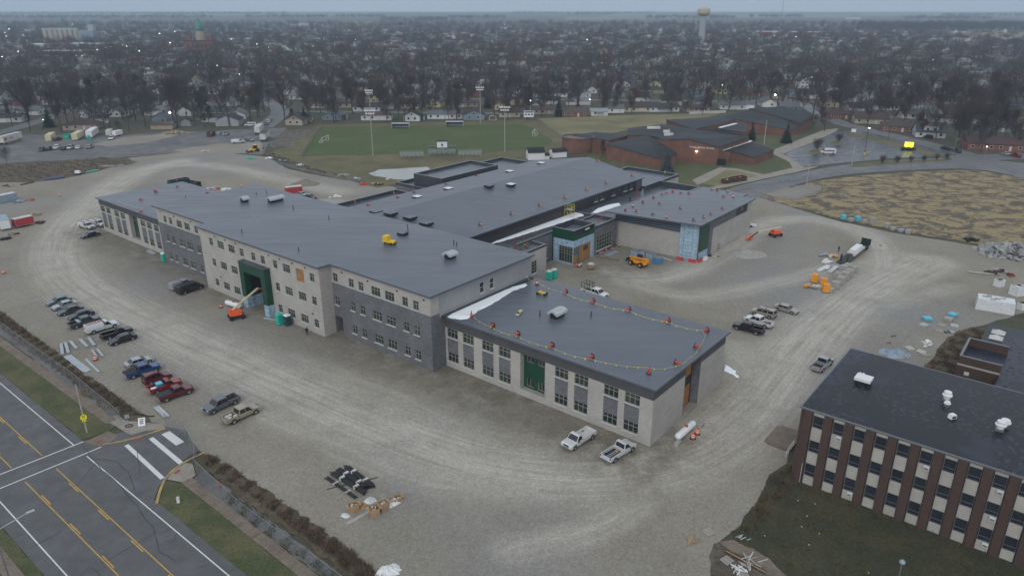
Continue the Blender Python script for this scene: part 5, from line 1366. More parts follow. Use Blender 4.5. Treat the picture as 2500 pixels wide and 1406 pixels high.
def cone_set(mat,stripe):
 c = MB().lathe([(.22,.05),(.05,1.0)],10,mat=mat)
 return c.mesh('cone')
CM = {m_: cone_set(m_,0) for m_ in ('cone_red','cone_orange','white')}
csl = MB().lathe([(.185,.35),(.145,.55)],10,mat='white').mesh('white_band')
def cone(uv,z,lab,lying=None,mat='cone_red',group='cones on the roofs',band=False,sc_=1.0,zc=.15):
 q = P(*uv,z + zc); o = thing('traffic_cone',lab,'cone',(q.x,q.y,z + (.03 if lying is not None else 0)),lying or 0,group)
 for me,nm in ((cbase,'base'),(CM[mat],'cone')) + (((csl,'white_band'),) if band else ()):
  c = mk(nm,me,o)
  if lying is not None: c.rotation_euler = (0,R(97),0); c.location = (-.45,0,.26)
 o.scale = (sc_,) * 3
RW = 'red cone knocked over on the near wing roof beside the pennant line'
for u,v,a in ((1200,797,-2.2),(1261,817,-2.4),(1344.5,845,-2.3),(1441,873,-2.6),(1655,887,-.6),(1703,847,-.6),(1722,808,-2.8),(1628,783.5,-2.8),(1532,756,-2.8),(1445,736,-2.6),(1378.5,713.6,-2.6),(1101,754,-2)): cone((u,v),9.75,RW,a,group='cones on the near wing roof',sc_=1.15)
for u,v,b_ in ((1584,909,0),(1151,771,0),(1311,693,1),(1286,679,1)): cone((u,v),9.75,'cone standing upright on the near wing roof',None,'cone_red','upright cones on the near wing roof',bool(b_),1.15)
for u,v in ((1175,548.5),(1251.5,522.6),(1320,501),(1381.5,483),(1434,463),(1482,446),(1546,429),(1460.6,393)):
 cone((u,v),hallz(u,v),'pale orange cone lying along the hall eave',-.6,'cone_orange','cones along the hall eave',sc_=1.15)
for u,v in ((1090,450.5),(1163,429),(1012,470),(972,482.5),(900,501),(886,519),(953,524)): cone((u,v),hallz(u,v),'red cone lying on the far slope of the hall roof',.3,'cone_red','cones on the hall roof')
c2l = [(965,780),(1110,790),(1325,828),(1865,905),(2000,870),(2095,820),(2240,750),(1690,750),(1410,685),(1195,670),(1335,610),(1445,565),(1505,550),(1590,530),(1690,545),(1800,555),(2105,500),(2175,512),(2255,595)]
for x,y in c2l: cone((1350 + x * .185,370 + y * .185),9.95,'cone lying on the gymnasium roof',random.uniform(-1.2,.2),random.choice(['cone_red','cone_orange','cone_red']),'cones lying on the gymnasium roof',sc_=.9)
for x,y in ((1495,872),(1055,722),(2305,530),(2380,600)): cone((1350 + x * .185,370 + y * .185),9.95,'cone standing on the gymnasium roof',None,'cone_red','cones standing on the gymnasium roof',True,1.1)
for u,v in ((345,487),(382,469),(434,456),(507,471),(346,517),(380,466)): cone((u,v),9.75,'red cone lying on the far wing roof',.4,'cone_red','cones on the far wing roof')
for x,y in ((430,285),(540,320),(630,240),(690,215),(825,195),(920,175)): cone((950 + x * .185,370 + y * .185),10.4,'orange cone on the raised left roof box',None,'cone_orange','cones on the raised roof box')
for x,y in ((250,400),(365,420),(490,440)): cone((950 + x * .185,370 + y * .185),6.9,'orange cone on the low roof beside the raised box',None,'cone_orange','cones on the low left roof')
for x,y in ((900,510),(1195,430),(1415,390)): cone((700 + x * .185,400 + y * .185),6.1,'orange cone inside the long left parapet',None,'cone_orange','cones inside the long parapet')
for x,y in ((80,590),(205,560),(360,490),(125,680),(250,650),(1195,320),(1235,300)): cone((1240 + x * .185,480 + y * .185),7.0,'red cone on the low roof by the entrance',None,'cone_red','cones on the entrance roof')
LINE = [(1101,750),(1151,768),(1197,797),(1261,819),(1344,847),(1441,876),(1584,897),(1650,893),(1685,872),(1706,850),(1724,815),(1715,806),(1628,785),(1532,757),(1445,736),(1378,714),(1311,688),(1290,680)]
def pennants(lab,line,z,mat='caution',step=.8,r=.02):
 o = thing('pennant_line',lab,'warning line',P(*line[0],z))
 pts = [P(u,v,z + .55) for u,v in line]; o0 = o.location.copy(); b = MB(); fl = MB(); acc = 0
 for i in range(len(pts) - 1):
  a,c = pts[i] - o0,pts[i + 1] - o0; L = (c - a).length; n = max(2,int(L / step)); pv = None
  for k in range(n + 1):
   t = k / n; q = a.lerp(c,t); q.z -= .35 * 4 * t * (1 - t)
   if pv is not None: b.tube(pv,q,r,3,mat,caps=False)
   if k % 2 == 1: d = (c - a).normalized() * .14; fl.add([q - d,q + d,q + Vector((random.uniform(-.08,.08),random.uniform(-.08,.08),-.34))],[(0,1,2)],mat)
   pv = q
 b.obj('rope',None,o); f_ = fl.obj('pennants',None,o); f_['kind'] = 'stuff'
pennants('yellow pennant warning line looped round the near wing roof',LINE,9.75)
pennants('yellow pennant line on the low roof by the entrance',[(1245,603),(1262,608),(1281,596),(1268,586)],6.9)
pennants('pale rope line strung along the hall eave',[(1186,562),(1180,552),(1251,525),(1320,503),(1381,485)],11.6,'white_dirty',1.5)
pennants('pale rope line loose on the far wing roof',[(285,489),(318,500),(346,507),(340,512)],9.75,'cream',1.0,.03)
def snow(lab,pts,z,h=.25,am=.12):
 pl = rough_poly([(p.x,p.y) for p in [P(u,v,z) for u,v in pts]],.8 if am < .2 else .35,am)
 r = delaunay_2d_cdt([Vector(p) for p in pl],[],[list(range(len(pl)))],1,1e-4)
 c = [sum(p[i] for p in pl) / len(pl) for i in (0,1)]
 inner = [(p[0] + (c[0] - p[0]) * .12,p[1] + (c[1] - p[1]) * .12) for p in pl]; n = len(pl)
 b = MB(); b.add([(*p,z + .01) for p in pl] + [(*p,z + h) for p in inner],[(i,(i + 1) % n,n + (i + 1) % n,n + i) for i in range(n)],'snow')
 r2 = delaunay_2d_cdt([Vector(p) for p in inner],[],[list(range(n))],1,1e-4); b.add([(p.x,p.y,z + h) for p in r2[0]],r2[2],'snow')
 mk('snow_drift',b.mesh('snow_drift'),label=lab,cat='snow')
cs = lambda l: [(980 + x * .185,660 + y * .185) for x,y in l]
snow('wide snow drift tapering along the grey siding on the near wing roof',cs([(585,600),(640,632),(780,655),(870,640),(950,592),(1010,535),(1200,445),(1300,382),(1480,272),(1620,226),(1662,198),(1640,172),(1500,212),(1300,292),(1030,392),(760,522)]),9.75,.2)
snow('long snow strip under the dark hall wall',[(1196,597),(1225,590),(1425,527),(1427,519),(1410,516),(1300,551),(1194,588)],7.22,.22)
snow('short snow strip behind the entrance roof',[(1443,522),(1460,520),(1515,502),(1512,496),(1490,500),(1455,511)],7.45,.22)
snow('melting snow patch on the gravel by the near wing corner',[(1769,890),(1785,897),(1797,908),(1803,921),(1796,921),(1782,911),(1771,906)],0.01,.05,.22)
def scaffold(lab,uv,z,w=2.2,d=1.4,h=3.6,ang=0):
 q = P(*uv,z); o = thing('scaffold',lab,'scaffold',q,_A + ang)
 pm_ = MB().tube((0,0,0),(0,0,h),.04,5,'caution').mesh('standard')
 for x in (-w / 2,w / 2):
  for y in (-d / 2,d / 2): mk('standard',pm_,o,(x,y,0))
 for zz in (h * .62,h * .8,h):
  r_ = MB()
  for y in (-d / 2,d / 2): r_.tube((-w / 2,y,zz),(w / 2,y,zz),.035,4,'caution')
  for x in (-w / 2,w / 2): r_.tube((x,-d / 2,zz),(x,d / 2,zz),.035,4,'caution')
  r_.obj('guard_rail',None,o)
 for y in (-d / 2,d / 2): MB().tube((-w / 2,y,.2),(w / 2,y,h * .6),.03,4,'caution').tube((w / 2,y,.2),(-w / 2,y,h * .6),.03,4,'caution').obj('brace',None,o)
 MB().box((0,0,h * .62),(w,d,.06),'wood_grey').obj('platform',None,o)
scaffold('yellow scaffold tower standing on the low roof against the dark hall',(1390,531),7.22)
def ladder(lab,uv,z,h,ang,lean=.4,mat='steel',rails=.42):
 q = P(*uv,z); o = thing('ladder',lab,'ladder',q,ang)
 for s in (-1,1): MB().tube((0,s * rails / 2,0),(lean,s * rails / 2,h),.035,4,mat).obj('rail',None,o)
 n = int(h / .35)
 for k in range(1,n): t = k / n; MB().tube((lean * t,-rails / 2,h * t),(lean * t,rails / 2,h * t),.025,4,mat).obj('rung',None,o)
ladder('red ladder leaning on the dark hall wall',(1551,487),7.45,3.6,_A + R(180),.8,'cone_red')
ladder('grey ladder over the low roof parapet behind the entrance',(1448,525),7.22,1.9,_A,.1)
ladder('grey ladder fixed to the raised left roof box',(1095,442),9.6,1.4,_A,.05)
# ================================================================ site equipment
def at(uv,z=0.0): return P(*uv,z)
def boom_lift(lab,base,ang_body,boom,basket_at,col='signal_orange',arm='cream'):
 """base: chassis centre; boom: list of world points; basket at the last"""
 o = thing('boom_lift',lab,'boom lift',base,ang_body); inv = Matrix.Rotation(-ang_body,4,'Z')
 MB().box((0,0,.45),(2.6,1.5,.4),'trim').obj('chassis',None,o)
 for x in (-1.1,1.1):
  for s in (-1,1): MB().lathe([(.25,-.18),(.5,-.15),(.5,.15),(.25,.18)],14,axis='y',mat='tyre').obj('wheel',None,o,loc=(x,s * .95,.5))
 MB().box((-.1,0,.9),(2.5,1.7,.9),col,top=(.9,.85)).obj('turret',None,o)
 MB().box((-1.0,.3,1.75),(.7,.8,.3),col).obj('counterweight',None,o)
 L = [inv @ (p - Vector(base)) for p in boom]
 for i in range(len(L) - 1): MB().tube(L[i],L[i + 1],.24 if i == 0 else .17,4,arm if i == 0 else ('trim' if i == len(L) - 2 else col)).obj('boom_section',None,o)
 e = L[-1]; b = MB()
 for z in (0,.55,1.1):
  for (x0,y0),(x1,y1) in (((-.9,-.45),(.9,-.45)),((.9,-.45),(.9,.45)),((.9,.45),(-.9,.45)),((-.9,.45),(-.9,-.45))): b.tube((x0,y0,z),(x1,y1,z),.04,4,col)
 for x in (-.9,0,.9):
  for y in (-.45,.45): b.tube((x,y,0),(x,y,1.1),.04,4,col)
 b.box((0,0,0),(1.8,.9,.06),col); b.obj('basket',None,o,loc=e)
b0 = at((578,777)); tip = W(88.5,-4.6,4.0)
boom_lift('orange boom lift reaching its cream arm into the green portal',b0,heading((560,780),(600,772)),[b0 + Vector((-.6,-.2,1.9)),b0.lerp(tip,.72) + Vector((0,0,2.3)),tip + Vector((0,0,.3)),tip],None)
b1 = at((1893,577)); e1_ = at((1850,570),2.4); e2_ = at((1829,583),.4)
boom_lift('orange boom lift with lowered jib and basket on the open gravel',b1,heading((1880,580),(1910,575)),[b1 + Vector((1.4,.3,2.6)),at((1851,566),3.0),e2_],None)
q = at((1558,640),.9); o = thing('telehandler','orange telehandler with black cab beside blue crates','telehandler',(q.x,q.y,0),heading((1585,650),(1530,633)))
MB().box((-.1,0,.7),(4.6,1.3,.7),'tele_orange',top=(.95,.9)).obj('chassis',None,o); MB().box((-1.75,-.55,1.1),(1.4,1.2,.9),'tele_orange',top=(.85,.9)).obj('engine_cover',None,o)
MB().box((.1,-.75,1.0),(1.5,.9,1.6),'car_glass',top=(.75,.9)).obj('cab',None,o); MB().box((.1,-.75,2.6),(1.2,.85,.08),'trim').obj('cab_roof',None,o)
for x in (-1.5,1.5):
 for s in (-1,1):
  w_ = MB().lathe([(.35,-.25),(.68,-.2),(.68,.2),(.35,.25)],16,axis='y',mat='tyre').obj('wheel',None,o,loc=(x,s * 1.05,.68)); MB().lathe([(.3,-.255),(.3,.255)],10,axis='y',mat='tele_orange').obj('rim',None,w_)
MB().tube((-2.2,.35,2.2),(2.3,.35,1.9),.27,4,'tele_orange').obj('boom',None,o); MB().tube((2.2,.35,1.9),(2.9,.35,1.0),.17,4,'trim').obj('boom_head',None,o)
MB().box((3.0,.3,.7),(.12,1.5,.8),'trim').box((3.5,-.1,.55),(1.0,.14,.08),'trim').box((3.5,.7,.55),(1.0,.14,.08),'trim').obj('forks',None,o)
q = at((622,366),.9); o = thing('backhoe_loader','yellow backhoe loader beside the black roofed semi trailer','backhoe',(q.x,q.y,0),heading((612,368),(634,365)))
MB().box((-.4,0,.8),(4.0,1.3,.8),'yellow').obj('body',None,o); MB().box((.2,0,1.5),(1.6,1.4,1.4),'car_glass',top=(.85,.9)).obj('cab',None,o); MB().box((.2,0,2.9),(1.5,1.4,.1),'yellow').obj('cab_roof',None,o)
for x,r in ((-1.9,.5),(.9,.8)):
 for s in (-1,1): MB().lathe([(r * .5,-.2),(r,-.16),(r,.16),(r * .5,.2)],14,axis='y',mat='tyre').obj('wheel',None,o,loc=(x,s * .95,r))
MB().tube((-1.6,-.5,1.2),(-3.2,-.5,.6),.12,4,'yellow').tube((-1.6,.5,1.2),(-3.2,.5,.6),.12,4,'yellow').obj('loader_arm',None,o); MB().box((-3.5,0,.2),(.7,2.2,.8),'rust',top=(.5,1)).obj('loader_bucket',None,o)
MB().tube((1.7,0,1.1),(2.6,0,3.2),.16,4,'yellow').obj('boom',None,o); MB().tube((2.6,0,3.2),(4.0,0,1.4),.13,4,'yellow').obj('dipper',None,o); MB().box((4.1,0,.8),(.6,.6,.7),'rust',top=(.6,1)).obj('bucket',None,o)
def toilet(lab,uv,body,roofc,ang=.0,z=0,group=None):
 q = at(uv,1.1); o = thing('portable_toilet',lab,'toilet',(q.x,q.y,z),_A + ang,group)
 MB().box((0,0,.05),(1.15,1.15,2.05),body).obj('cabin',None,o); MB().box((0,0,2.1),(1.22,1.22,.25),roofc,top=(.7,.6)).obj('roof',None,o)
 MB().box((0,.58,.15),(.75,.03,1.8),body).box((.28,.6,1.0),(.06,.03,.14),'white').obj('door',None,o); MB().box((0,0,0),(1.25,1.25,.06),'trim').obj('skid',None,o)
toilet('teal portable toilet beside the dark one under the windows',(682,779),'teal','teal'); toilet('dark green portable toilet with white roof under the windows',(702,781),'dkteal','white')
toilet('teal portable toilet of a pair, nearer the pale block link',(1341,672),'teal','white_dirty'); toilet('teal portable toilet of a pair, next to the entrance side',(1353,668),'teal','white_dirty')
toilet('teal portable toilet squeezed against the far charcoal wall',(401,628),'teal','white'); toilet('teal portable toilet at the end of the white office trailer',(217,337.5),'teal','teal')
def tank(lab,uva,uvb,r=.5,z=.75,blocks=None):
 a,b = at(uva,z),at(uvb,z); L = (b - a).length; c = (a + b) / 2; o = thing('propane_tank',lab,'tank',(c.x,c.y,0),math.atan2(b.y - a.y,b.x - a.x))
 h = L / 2; pr_ = [(.05,-h),(r * .6,-h + .1),(r * .9,-h + .3),(r,-h + .55),(r,h - .55),(r * .9,h - .3),(r * .6,h - .1),(.05,h)]
 MB().lathe(pr_,20,(0,0,z),'white','x').obj('vessel',None,o,smooth=True); MB().lathe([(.25,0),(.25,.2),(.1,.26)],12,(.2,0,z + r - .04),'cone_red').obj('valve_dome',None,o)
 for x in (-h * .55,h * .55): MB().box((x,0,0),(.25,r * 1.5,z - r + .12),'steel').obj('saddle',None,o)
 return o
tk = tank('white propane tank with red valve cap beside the near wing end wall',(1652,1068),(1695,1031),.55,.8)
tank('white propane tank lying near the green portal',(551,737),(588,748),.55,.7)
for uv,lab in (((1655,1080),'concrete block at the lower end of the propane tank'),((1711,1036),'concrete block at the upper end of the propane tank')):
 q = at(uv,.4); o = thing('concrete_block',lab,'block',(q.x,q.y,0),.9); MB().box((0,0,0),(1.1,.65,.6),'block_grey').obj('block',None,o); MB().box((0,0,.6),(.7,.3,.09),'block_grey').obj('key',None,o)
def drum(lab,uv,white=False,z=0,group='orange traffic drums'):
 q = at(uv,z + .5); o = thing('traffic_drum',lab,'drum',(q.x,q.y,z),0,group)
 MB().lathe([(.46,0),(.46,.08)],14,mat='black').obj('base',None,o)
 for k,(z0,z1,m_) in enumerate(((.08,.32,'signal_orange'),(.32,.46,'white'),(.46,.62,'signal_orange'),(.62,.76,'white'),(.76,1.02,'signal_orange'))): MB().lathe([(.31 - .03 * k,z0),(.30 - .03 * k,z1)],14,mat=m_).obj('band',None,o)
drum('bright orange drum in front of the propane tank',(1692,1063)); drum('faded orange drum behind the bright one by the propane tank',(1703,1052))
drum('orange drum on the gravel loop by the picture edge',(8,663)); drum('orange drum on the gravel beyond the storage container',(145,475)); drum('orange drum beside the dark green skip',(429,434)); drum('orange drum behind the three storey roof',(590,453)); drum('orange drum among the steel stud bundles',(232,873))
cone((539,746),0,'orange cone by the propane tank near the portal',None,'signal_orange' if 'signal_orange' in CM else 'cone_red','cones on the ground',True,1.1,.5)
for x,y in ((1215,745),(1240,730),(1300,700),(1375,685),(1465,640)): cone((1240 + x * .185,480 + y * .185),0,'striped cone in the row under the wide glazing',None,'cone_red','cones under the wide glazing',True,1.0,.4)
q = at((1413,648),.4); o = thing('cone_pile','jumbled pile of red and white cones at the boarded doors','cones',(q.x,q.y,0))
for k in range(8):
 c = mk('cone',CM['cone_red'] if k % 2 else CM['white'],o,(random.uniform(-.7,.7),random.uniform(-.6,.6),random.uniform(0,.4))); c.rotation_euler = (random.uniform(-1,1),random.uniform(-1,1),0)
for uv,lab,m_,a in (((1660,632),'red water barrier against the pale gymnasium wall','cone_red',_A),((1689,637),'red water barrier lying at the blue wrapped corner','cone_red',_A),((1709,636),'red water barrier turned along the green panel','cone_red',_A + 1.57),((1722,630.5),'white water barrier turned along the green panel','white',_A + 1.57)):
 q = at(uv,.4); o = thing('water_barrier',lab,'barrier',(q.x,q.y,0),a,'water barriers by the gymnasium'); MB().box((0,0,0),(1.9,.55,.35),m_,top=(1,.6)).obj('foot',None,o); MB().box((0,0,.35),(1.85,.3,.55),m_,top=(.98,.7)).obj('wall',None,o); MB().box((-.6,0,.9),(.2,.14,.06),'black').obj('filler_cap',None,o)
for k,(x,y,m_) in enumerate(((390,1065,'grey_tarp'),(490,1075,'grey_tarp'),(590,1105,'grey_tarp'),(680,1165,'blue_crate'))):
 q = at((1480 + x * .185,420 + y * .185),.8); o = thing('site_crate',['grey blue crate at the far end of the crate row by the gymnasium','grey blue crate second in the row by the gymnasium','grey blue crate behind the telehandler tail','bright blue sided crate beside the telehandler'][k],'crate',(q.x,q.y,0),_A - .1)
 MB().box((0,0,.12),(2.0,1.7,1.4),m_).obj('box',None,o); MB().box((0,0,1.52),(2.1,1.8,.08),'steel').obj('lid',None,o); MB().box((0,0,0),(1.9,1.5,.12),'wood').obj('pallet',None,o)
def heap(lab,cat,uv,n,spread,sizes,mats,name,z=0.0,kind=None,stack=.5,ang=None,group=None):
 """a small heap of loose pieces; each piece a part"""
 q = at(uv,z); o = thing(name,lab,cat,q,0,group)
 for k in range(n):
  sx,sy,sz = [random.uniform(*s) for s in sizes]
  x,y = random.uniform(-spread[0],spread[0]),random.uniform(-spread[1],spread[1])
  zz = random.uniform(0,stack) if stack else 0
  MB().box((0,0,0),(sx,sy,sz),random.choice(mats)).obj('piece',None,o,loc=(x,y,zz * (1 - abs(x) / (spread[0] + .01))),rz=(ang + random.uniform(-.15,.15)) if ang is not None else random.uniform(0,3.1))
 return o
def bundle(lab,cat,uva,uvb,n,w,h,mats,name,z=0.0,group=None,per=3):
 """long pieces lying side by side between two ground points"""
 a,b = at(uva,z),at(uvb,z); L = (b - a).length; c = (a + b) / 2; o = thing(name,lab,cat,(c.x,c.y,z),math.atan2(b.y - a.y,b.x - a.x),group)
 for k in range(n):
  i,j = k % per,k // per
  MB().box((random.uniform(-.1,.1),(i - (per - 1) / 2) * w * 1.06,.08 + j * h * 1.03),(L * random.uniform(.94,1.0),w,h),random.choice(mats)).obj('length',None,o)
 for x in (-L * .33,L * .33): MB().box((x,0,0),(.1,per * w * 1.5,.08),'wood').obj('bearer',None,o)
 return o
hz = lambda x,y: (x * .256,700 + y * .256)
ds = 'steel stud bundles beside the parked cars'
for k,(a,b,n,p_) in enumerate((((585,548),(600,655),6,3),((625,540),(655,640),6,3),((670,525),(735,600),6,3),((765,510),(835,580),6,3),((845,492),(905,570),6,3),((880,612),(925,680),4,2),((930,605),(985,672),4,2))):
 bundle('bundle of galvanised steel studs on timber bearers beside the parked cars','steel studs',hz(*a),hz(*b),n,.16,.12,['galv'],'stud_bundle',group=ds,per=p_)
bundle('long wide strip of galvanised decking along the brambles','steel decking',hz(640,660),hz(840,815),5,.24,.07,['galv'],'decking_strip',per=5)
bundle('narrow bent strip of galvanised studs beside the wide decking','steel studs',hz(815,690),hz(945,818),2,.2,.08,['galv'],'stud_strip',per=2)
bundle('separate bundle of galvanised studs near the side street','steel studs',hz(1490,1150),hz(1595,1250),8,.2,.1,['galv','white_dirty'],'stud_bundle',per=4)
hp = lambda x,y: (700 + x * .4664,750 + y * .4664)
M('pipe_black',(0.012,0.013,0.015),0.35)
for k,(a,b,n) in enumerate((((310,838),(455,945),9),((265,850),(425,955),9),((240,872),(415,980),9),((212,892),(365,998),3))):
 A_,B_ = at(hp(*a)),at(hp(*b)); c = (A_ + B_) / 2; L = (B_ - A_).length
 o = thing('pipe_bundle',['black pipe bundle at the back of the stack on the gravel','black pipe bundle second in the stack on the gravel','black pipe bundle third in the stack on the gravel','thin black pipe bundle lying loose at the front of the stack'][k],'pipes',(c.x,c.y,0),math.atan2((B_ - A_).y,(B_ - A_).x),'black pipe bundles')
 for i in range(n):
  y,z = (i % 4 - 1.5) * .19,.14 + (i // 4) * .17; l2 = L / 2 * random.uniform(.86,1.05)
  MB().tube((-l2,y,z),(l2,y,z),.09,6,'pipe_black').obj('pipe',None,o)
 for x in (-L * .2,L * .22): MB().box((x,0,.05),(.35,.8,.16 + .17 * (n // 4)),'white_dirty').obj('wrapping',None,o)
for k,(a,b) in enumerate((((275,1003),(395,840)),((210,952),(475,890)))):
 A_,B_ = at(hp(*a)),at(hp(*b)); c = (A_ + B_) / 2; o = thing('timber_bearer',['pale timber bearer under the black pipes','dark timber bearer under the black pipes'][k],'timber',(c.x,c.y,0),math.atan2((B_ - A_).y,(B_ - A_).x)); MB().box((0,0,0),((B_ - A_).length,.12,.06),'wood_grey' if k == 0 else 'black').obj('board',None,o)
def carton(lab,uv,d,ang,open_=True):
 q = at(uv,d[2] / 2); o = thing('cardboard_box',lab,'box',(q.x,q.y,0),ang); b = MB()
 for s in (-1,1): b.box((0,s * d[1] / 2,0),(d[0],.04,d[2]),'cardboard'); b.box((s * d[0] / 2,0,0),(.04,d[1] - .05,d[2]),'cardboard')
 b.box((0,0,0),(d[0] - .05,d[1] - .05,.04),'cardboard'); b.obj('box',None,o)
 for k in range(9): MB().box((random.uniform(-.4,.4) * d[0] * .8,random.uniform(-.4,.4) * d[1] * .8,.1),(random.uniform(.15,.4),random.uniform(.15,.3),d[2] * random.uniform(.6,.98)),random.choice(['white_dirty','wood_grey','cardboard'])).obj('contents',None,o,rz=0)
 for s in (-1,1): MB().box((s * (d[0] / 2 + .16),0,d[2] - .12),(.32,d[1] * .9,.02),'cardboard').obj('flap',None,o)
carton('open cardboard box at the end beside a loose sheet',hp(350,1045),(1.2,1.0,.9),.5); carton('open cardboard box in the middle of the packing pile',hp(458,1062),(1.2,1.1,1.0),.4); carton('open cardboard box behind the middle one in the packing pile',hp(505,1035),(1.1,1.0,.9),.7); carton('flat cardboard box at the far end of the packing pile',hp(572,1003),(1.5,.9,.5),.6)
M('film',(0.55,0.57,0.59),0.35,(0.70,0.72,0.73),2.0,obj=True)
def tarp(lab,uv,r,h,mat,name='plastic_sheet',n=26,cat='plastic'):
 q = at(uv); b = MB(); vs = [(0,0,h)]; rings = 4
 for k in range(1,rings + 1):
  for i in range(n):
   a = 2 * math.pi * i / n; rr = r * k / rings * random.uniform(.75,1.1); vs.append((rr * math.cos(a),rr * math.sin(a) * .7,max(.02,h * (1 - (k / rings) ** 2) * random.uniform(.5,1.2)) if k < rings else .02))
 fs = [(0,1 + i,1 + (i + 1) % n) for i in range(n)]
 for k in range(rings - 1):
  for i in range(n): fs.append((1 + k * n + i,1 + (k + 1) * n + i,1 + (k + 1) * n + (i + 1) % n,1 + k * n + (i + 1) % n))
 b.add(vs,fs,mat); mk(name,b.mesh(name),None,(q.x,q.y,0),random.random() * 3,lab,cat)
tarp('crumpled white plastic sheet in the packing pile',hp(545,1028),1.3,.45,'film'); tarp('small plastic wrap lump between the cardboard boxes',hp(436,1015),.9,.6,'film'); tarp('large white tarpaulin heap at the bramble edge',(948,1396),1.7,.8,'white'); tarp('torn paper scrap on the gravel beside the packing pile',hp(308,1090),.7,.12,'film'); tarp('brown paper lump by the packing pile',hp(395,1040),.9,.4,'cardboard')
o = thing('timber_sheet','grey timber sheet lying flat by the packing pile','sheet',at(hp(372,1102)),.75); MB().box((0,0,0),(3.4,.55,.05),'wood_grey').obj('board',None,o); MB().box((0,0,-.005),(.1,.8,.05),'wood').obj('batten',None,o)
def pallet(lab,uv,ang=0.0,mat='wood_grey',z=0,group=None,load=None,lh=.8,tilt=0):
 q = at(uv,z); o = thing('pallet',lab,'pallet',q,ang,group)
 slat = MB().box((0,0,.1),(1.2,.12,.025),mat).mesh('slat')
 for k in range(6): mk('slat',slat,o,(0,-.5 + k * .2,0))
 for x in (-.55,0,.55): MB().box((x,0,0),(.1,1.15,.1),mat).obj('bearer',None,o)
 if load:
  rows_ = int(lh / .2); bl = MB().box((0,0,0),(.57,.36,.19),load).mesh('block')
  for j in range(rows_):
   for i in range(2):
    for k in range(3): mk('block',bl,o,(-.3 + i * .6,-.38 + k * .38,.13 + j * .2))
 if tilt: o.rotation_euler = (tilt,0,ang)
 return o
for k,(uv,a) in enumerate((((1690,1318),.3),((1731,1299),.5),((1775,1368),.6),((1812,1400),.2))): pallet(['pale pallet frame lying beside loose battens on the gravel','grey pallet lying near the grass edge','pallet leaning in the debris at the bottom edge','white pallet half buried in the debris heap'][k],uv,a,'wood_grey' if k else 'wood')
bundle('loose pale battens on the near gravel','timber',(1678,1332),(1695,1302),3,.1,.06,['wood'],'batten_pile',per=3)
bundle('long planks lying across the debris strip','timber',(1770,1345),(1870,1400),3,.16,.08,['wood','rust'],'plank_pile',per=3)
heap('splintered white timber heap in the debris strip','timber',(1840,1372),14,(1.4,.7),((.6,2.0),(.06,.14),(.04,.08)),['white_dirty','wood_grey'],'timber_heap',stack=.5)
heap('broken white pallet boards at the bottom edge debris','timber',(1815,1392),12,(1.2,.6),((.5,1.4),(.08,.14),(.04,.08)),['white','white_dirty'],'timber_heap',stack=.6)
heap('small pile of white scrap beside the grass edge','scrap',(1815,1313),7,(.6,.4),((.4,1.1),(.05,.1),(.04,.08)),['white_dirty'],'scrap_pile',stack=.2)
sheet('debris_strip',px([(1745,1330),(1790,1322),(1840,1342),(1900,1378),(1960,1420),(1900,1470),(1730,1470),(1732,1375)]),0.03,'mud',rough=.3,step=1)
sheet('broken_pavement',px([(1755,1325),(1800,1318),(1850,1345),(1930,1392),(1990,1430),(1950,1440),(1860,1385),(1790,1345)]),0.04,'walk_brown',rough=.25,step=1)
edge = 'block pallets along the straw field edge'
for k,(u,v,m_,h) in enumerate(((2058,535,'cyan_tarp',1.2),(2077,541,'block_grey',.8),(2093,540,'cyan_tarp',1.4),(2110,546,'block_grey',.8),(2130,548,'block_grey',1.6),(2166,556,'block_grey',1.1),(2180,562,'block_grey',.7),(2200,566,'grey_tarp',.7),(2217,570,'block_grey',.8))):
 pallet(['pallet of block under cyan wrap at the end of the row by the straw field','low grey block pallet between two cyan wrapped ones','taller pallet under cyan wrap in the row by the straw field','grey block pallet next to the taller cyan one','tallest grey block stack in the row by the straw field','grey block pallet first after the gap in the row','low grey block pallet second after the gap','pale blue wrapped pallet near the row end','grey block pallet at the very end of the row'][k],(u,v),.1 * k,'wood',group=edge,load=m_,lh=h).scale = (1.15,) * 3
fa,fb_ = at((1945 + 330 * .3342 - 0,640)),None
q0,q1 = at((2052,652)),at((2112,604)); o = thing('flatbed_trailer','long black flatbed trailer loaded with white bundles and green posts','trailer',((q0 + q1) / 2),math.atan2((q1 - q0).y,(q1 - q0).x)); Lf = (q1 - q0).length
MB().box((0,0,.9),(Lf,2.4,.25),'trim').obj('deck',None,o)
for x in (Lf / 2 - 1.2,Lf / 2 - 2.4):
 for s in (-1,1): MB().lathe([(.25,-.14),(.45,-.12),(.45,.12),(.25,.14)],12,axis='y',mat='tyre').obj('wheel',None,o,loc=(x,s * .95,.45))
MB().box((-Lf / 2 + 1.5,0,0),(.15,1.6,.9),'steel').obj('landing_leg',None,o); MB().box((Lf / 2,0,.9),(.1,2.4,1.6),'trim').obj('headboard',None,o)
for x,y,l,w,h,m_ in ((1.6,.1,6.0,1.5,1.1,'white'),(1.0,-.9,8.5,.5,.6,'white_dirty'),(.4,.95,5.0,.4,.5,'white_dirty')): MB().box((x,y,1.16),(l,w,h),m_).obj('load',None,o)
for cx_ in (-Lf / 2 + 2.0,Lf / 2 - .9):
 for k in range(16):
  x,y = cx_ + (k % 8 - 3.5) * .22,-.8 + (k // 8) * 1.5; MB().tube((x,y,1.15),(x + random.uniform(-.05,.05),y,2.7),.06,4,'panel_green').obj('green_post',None,o)
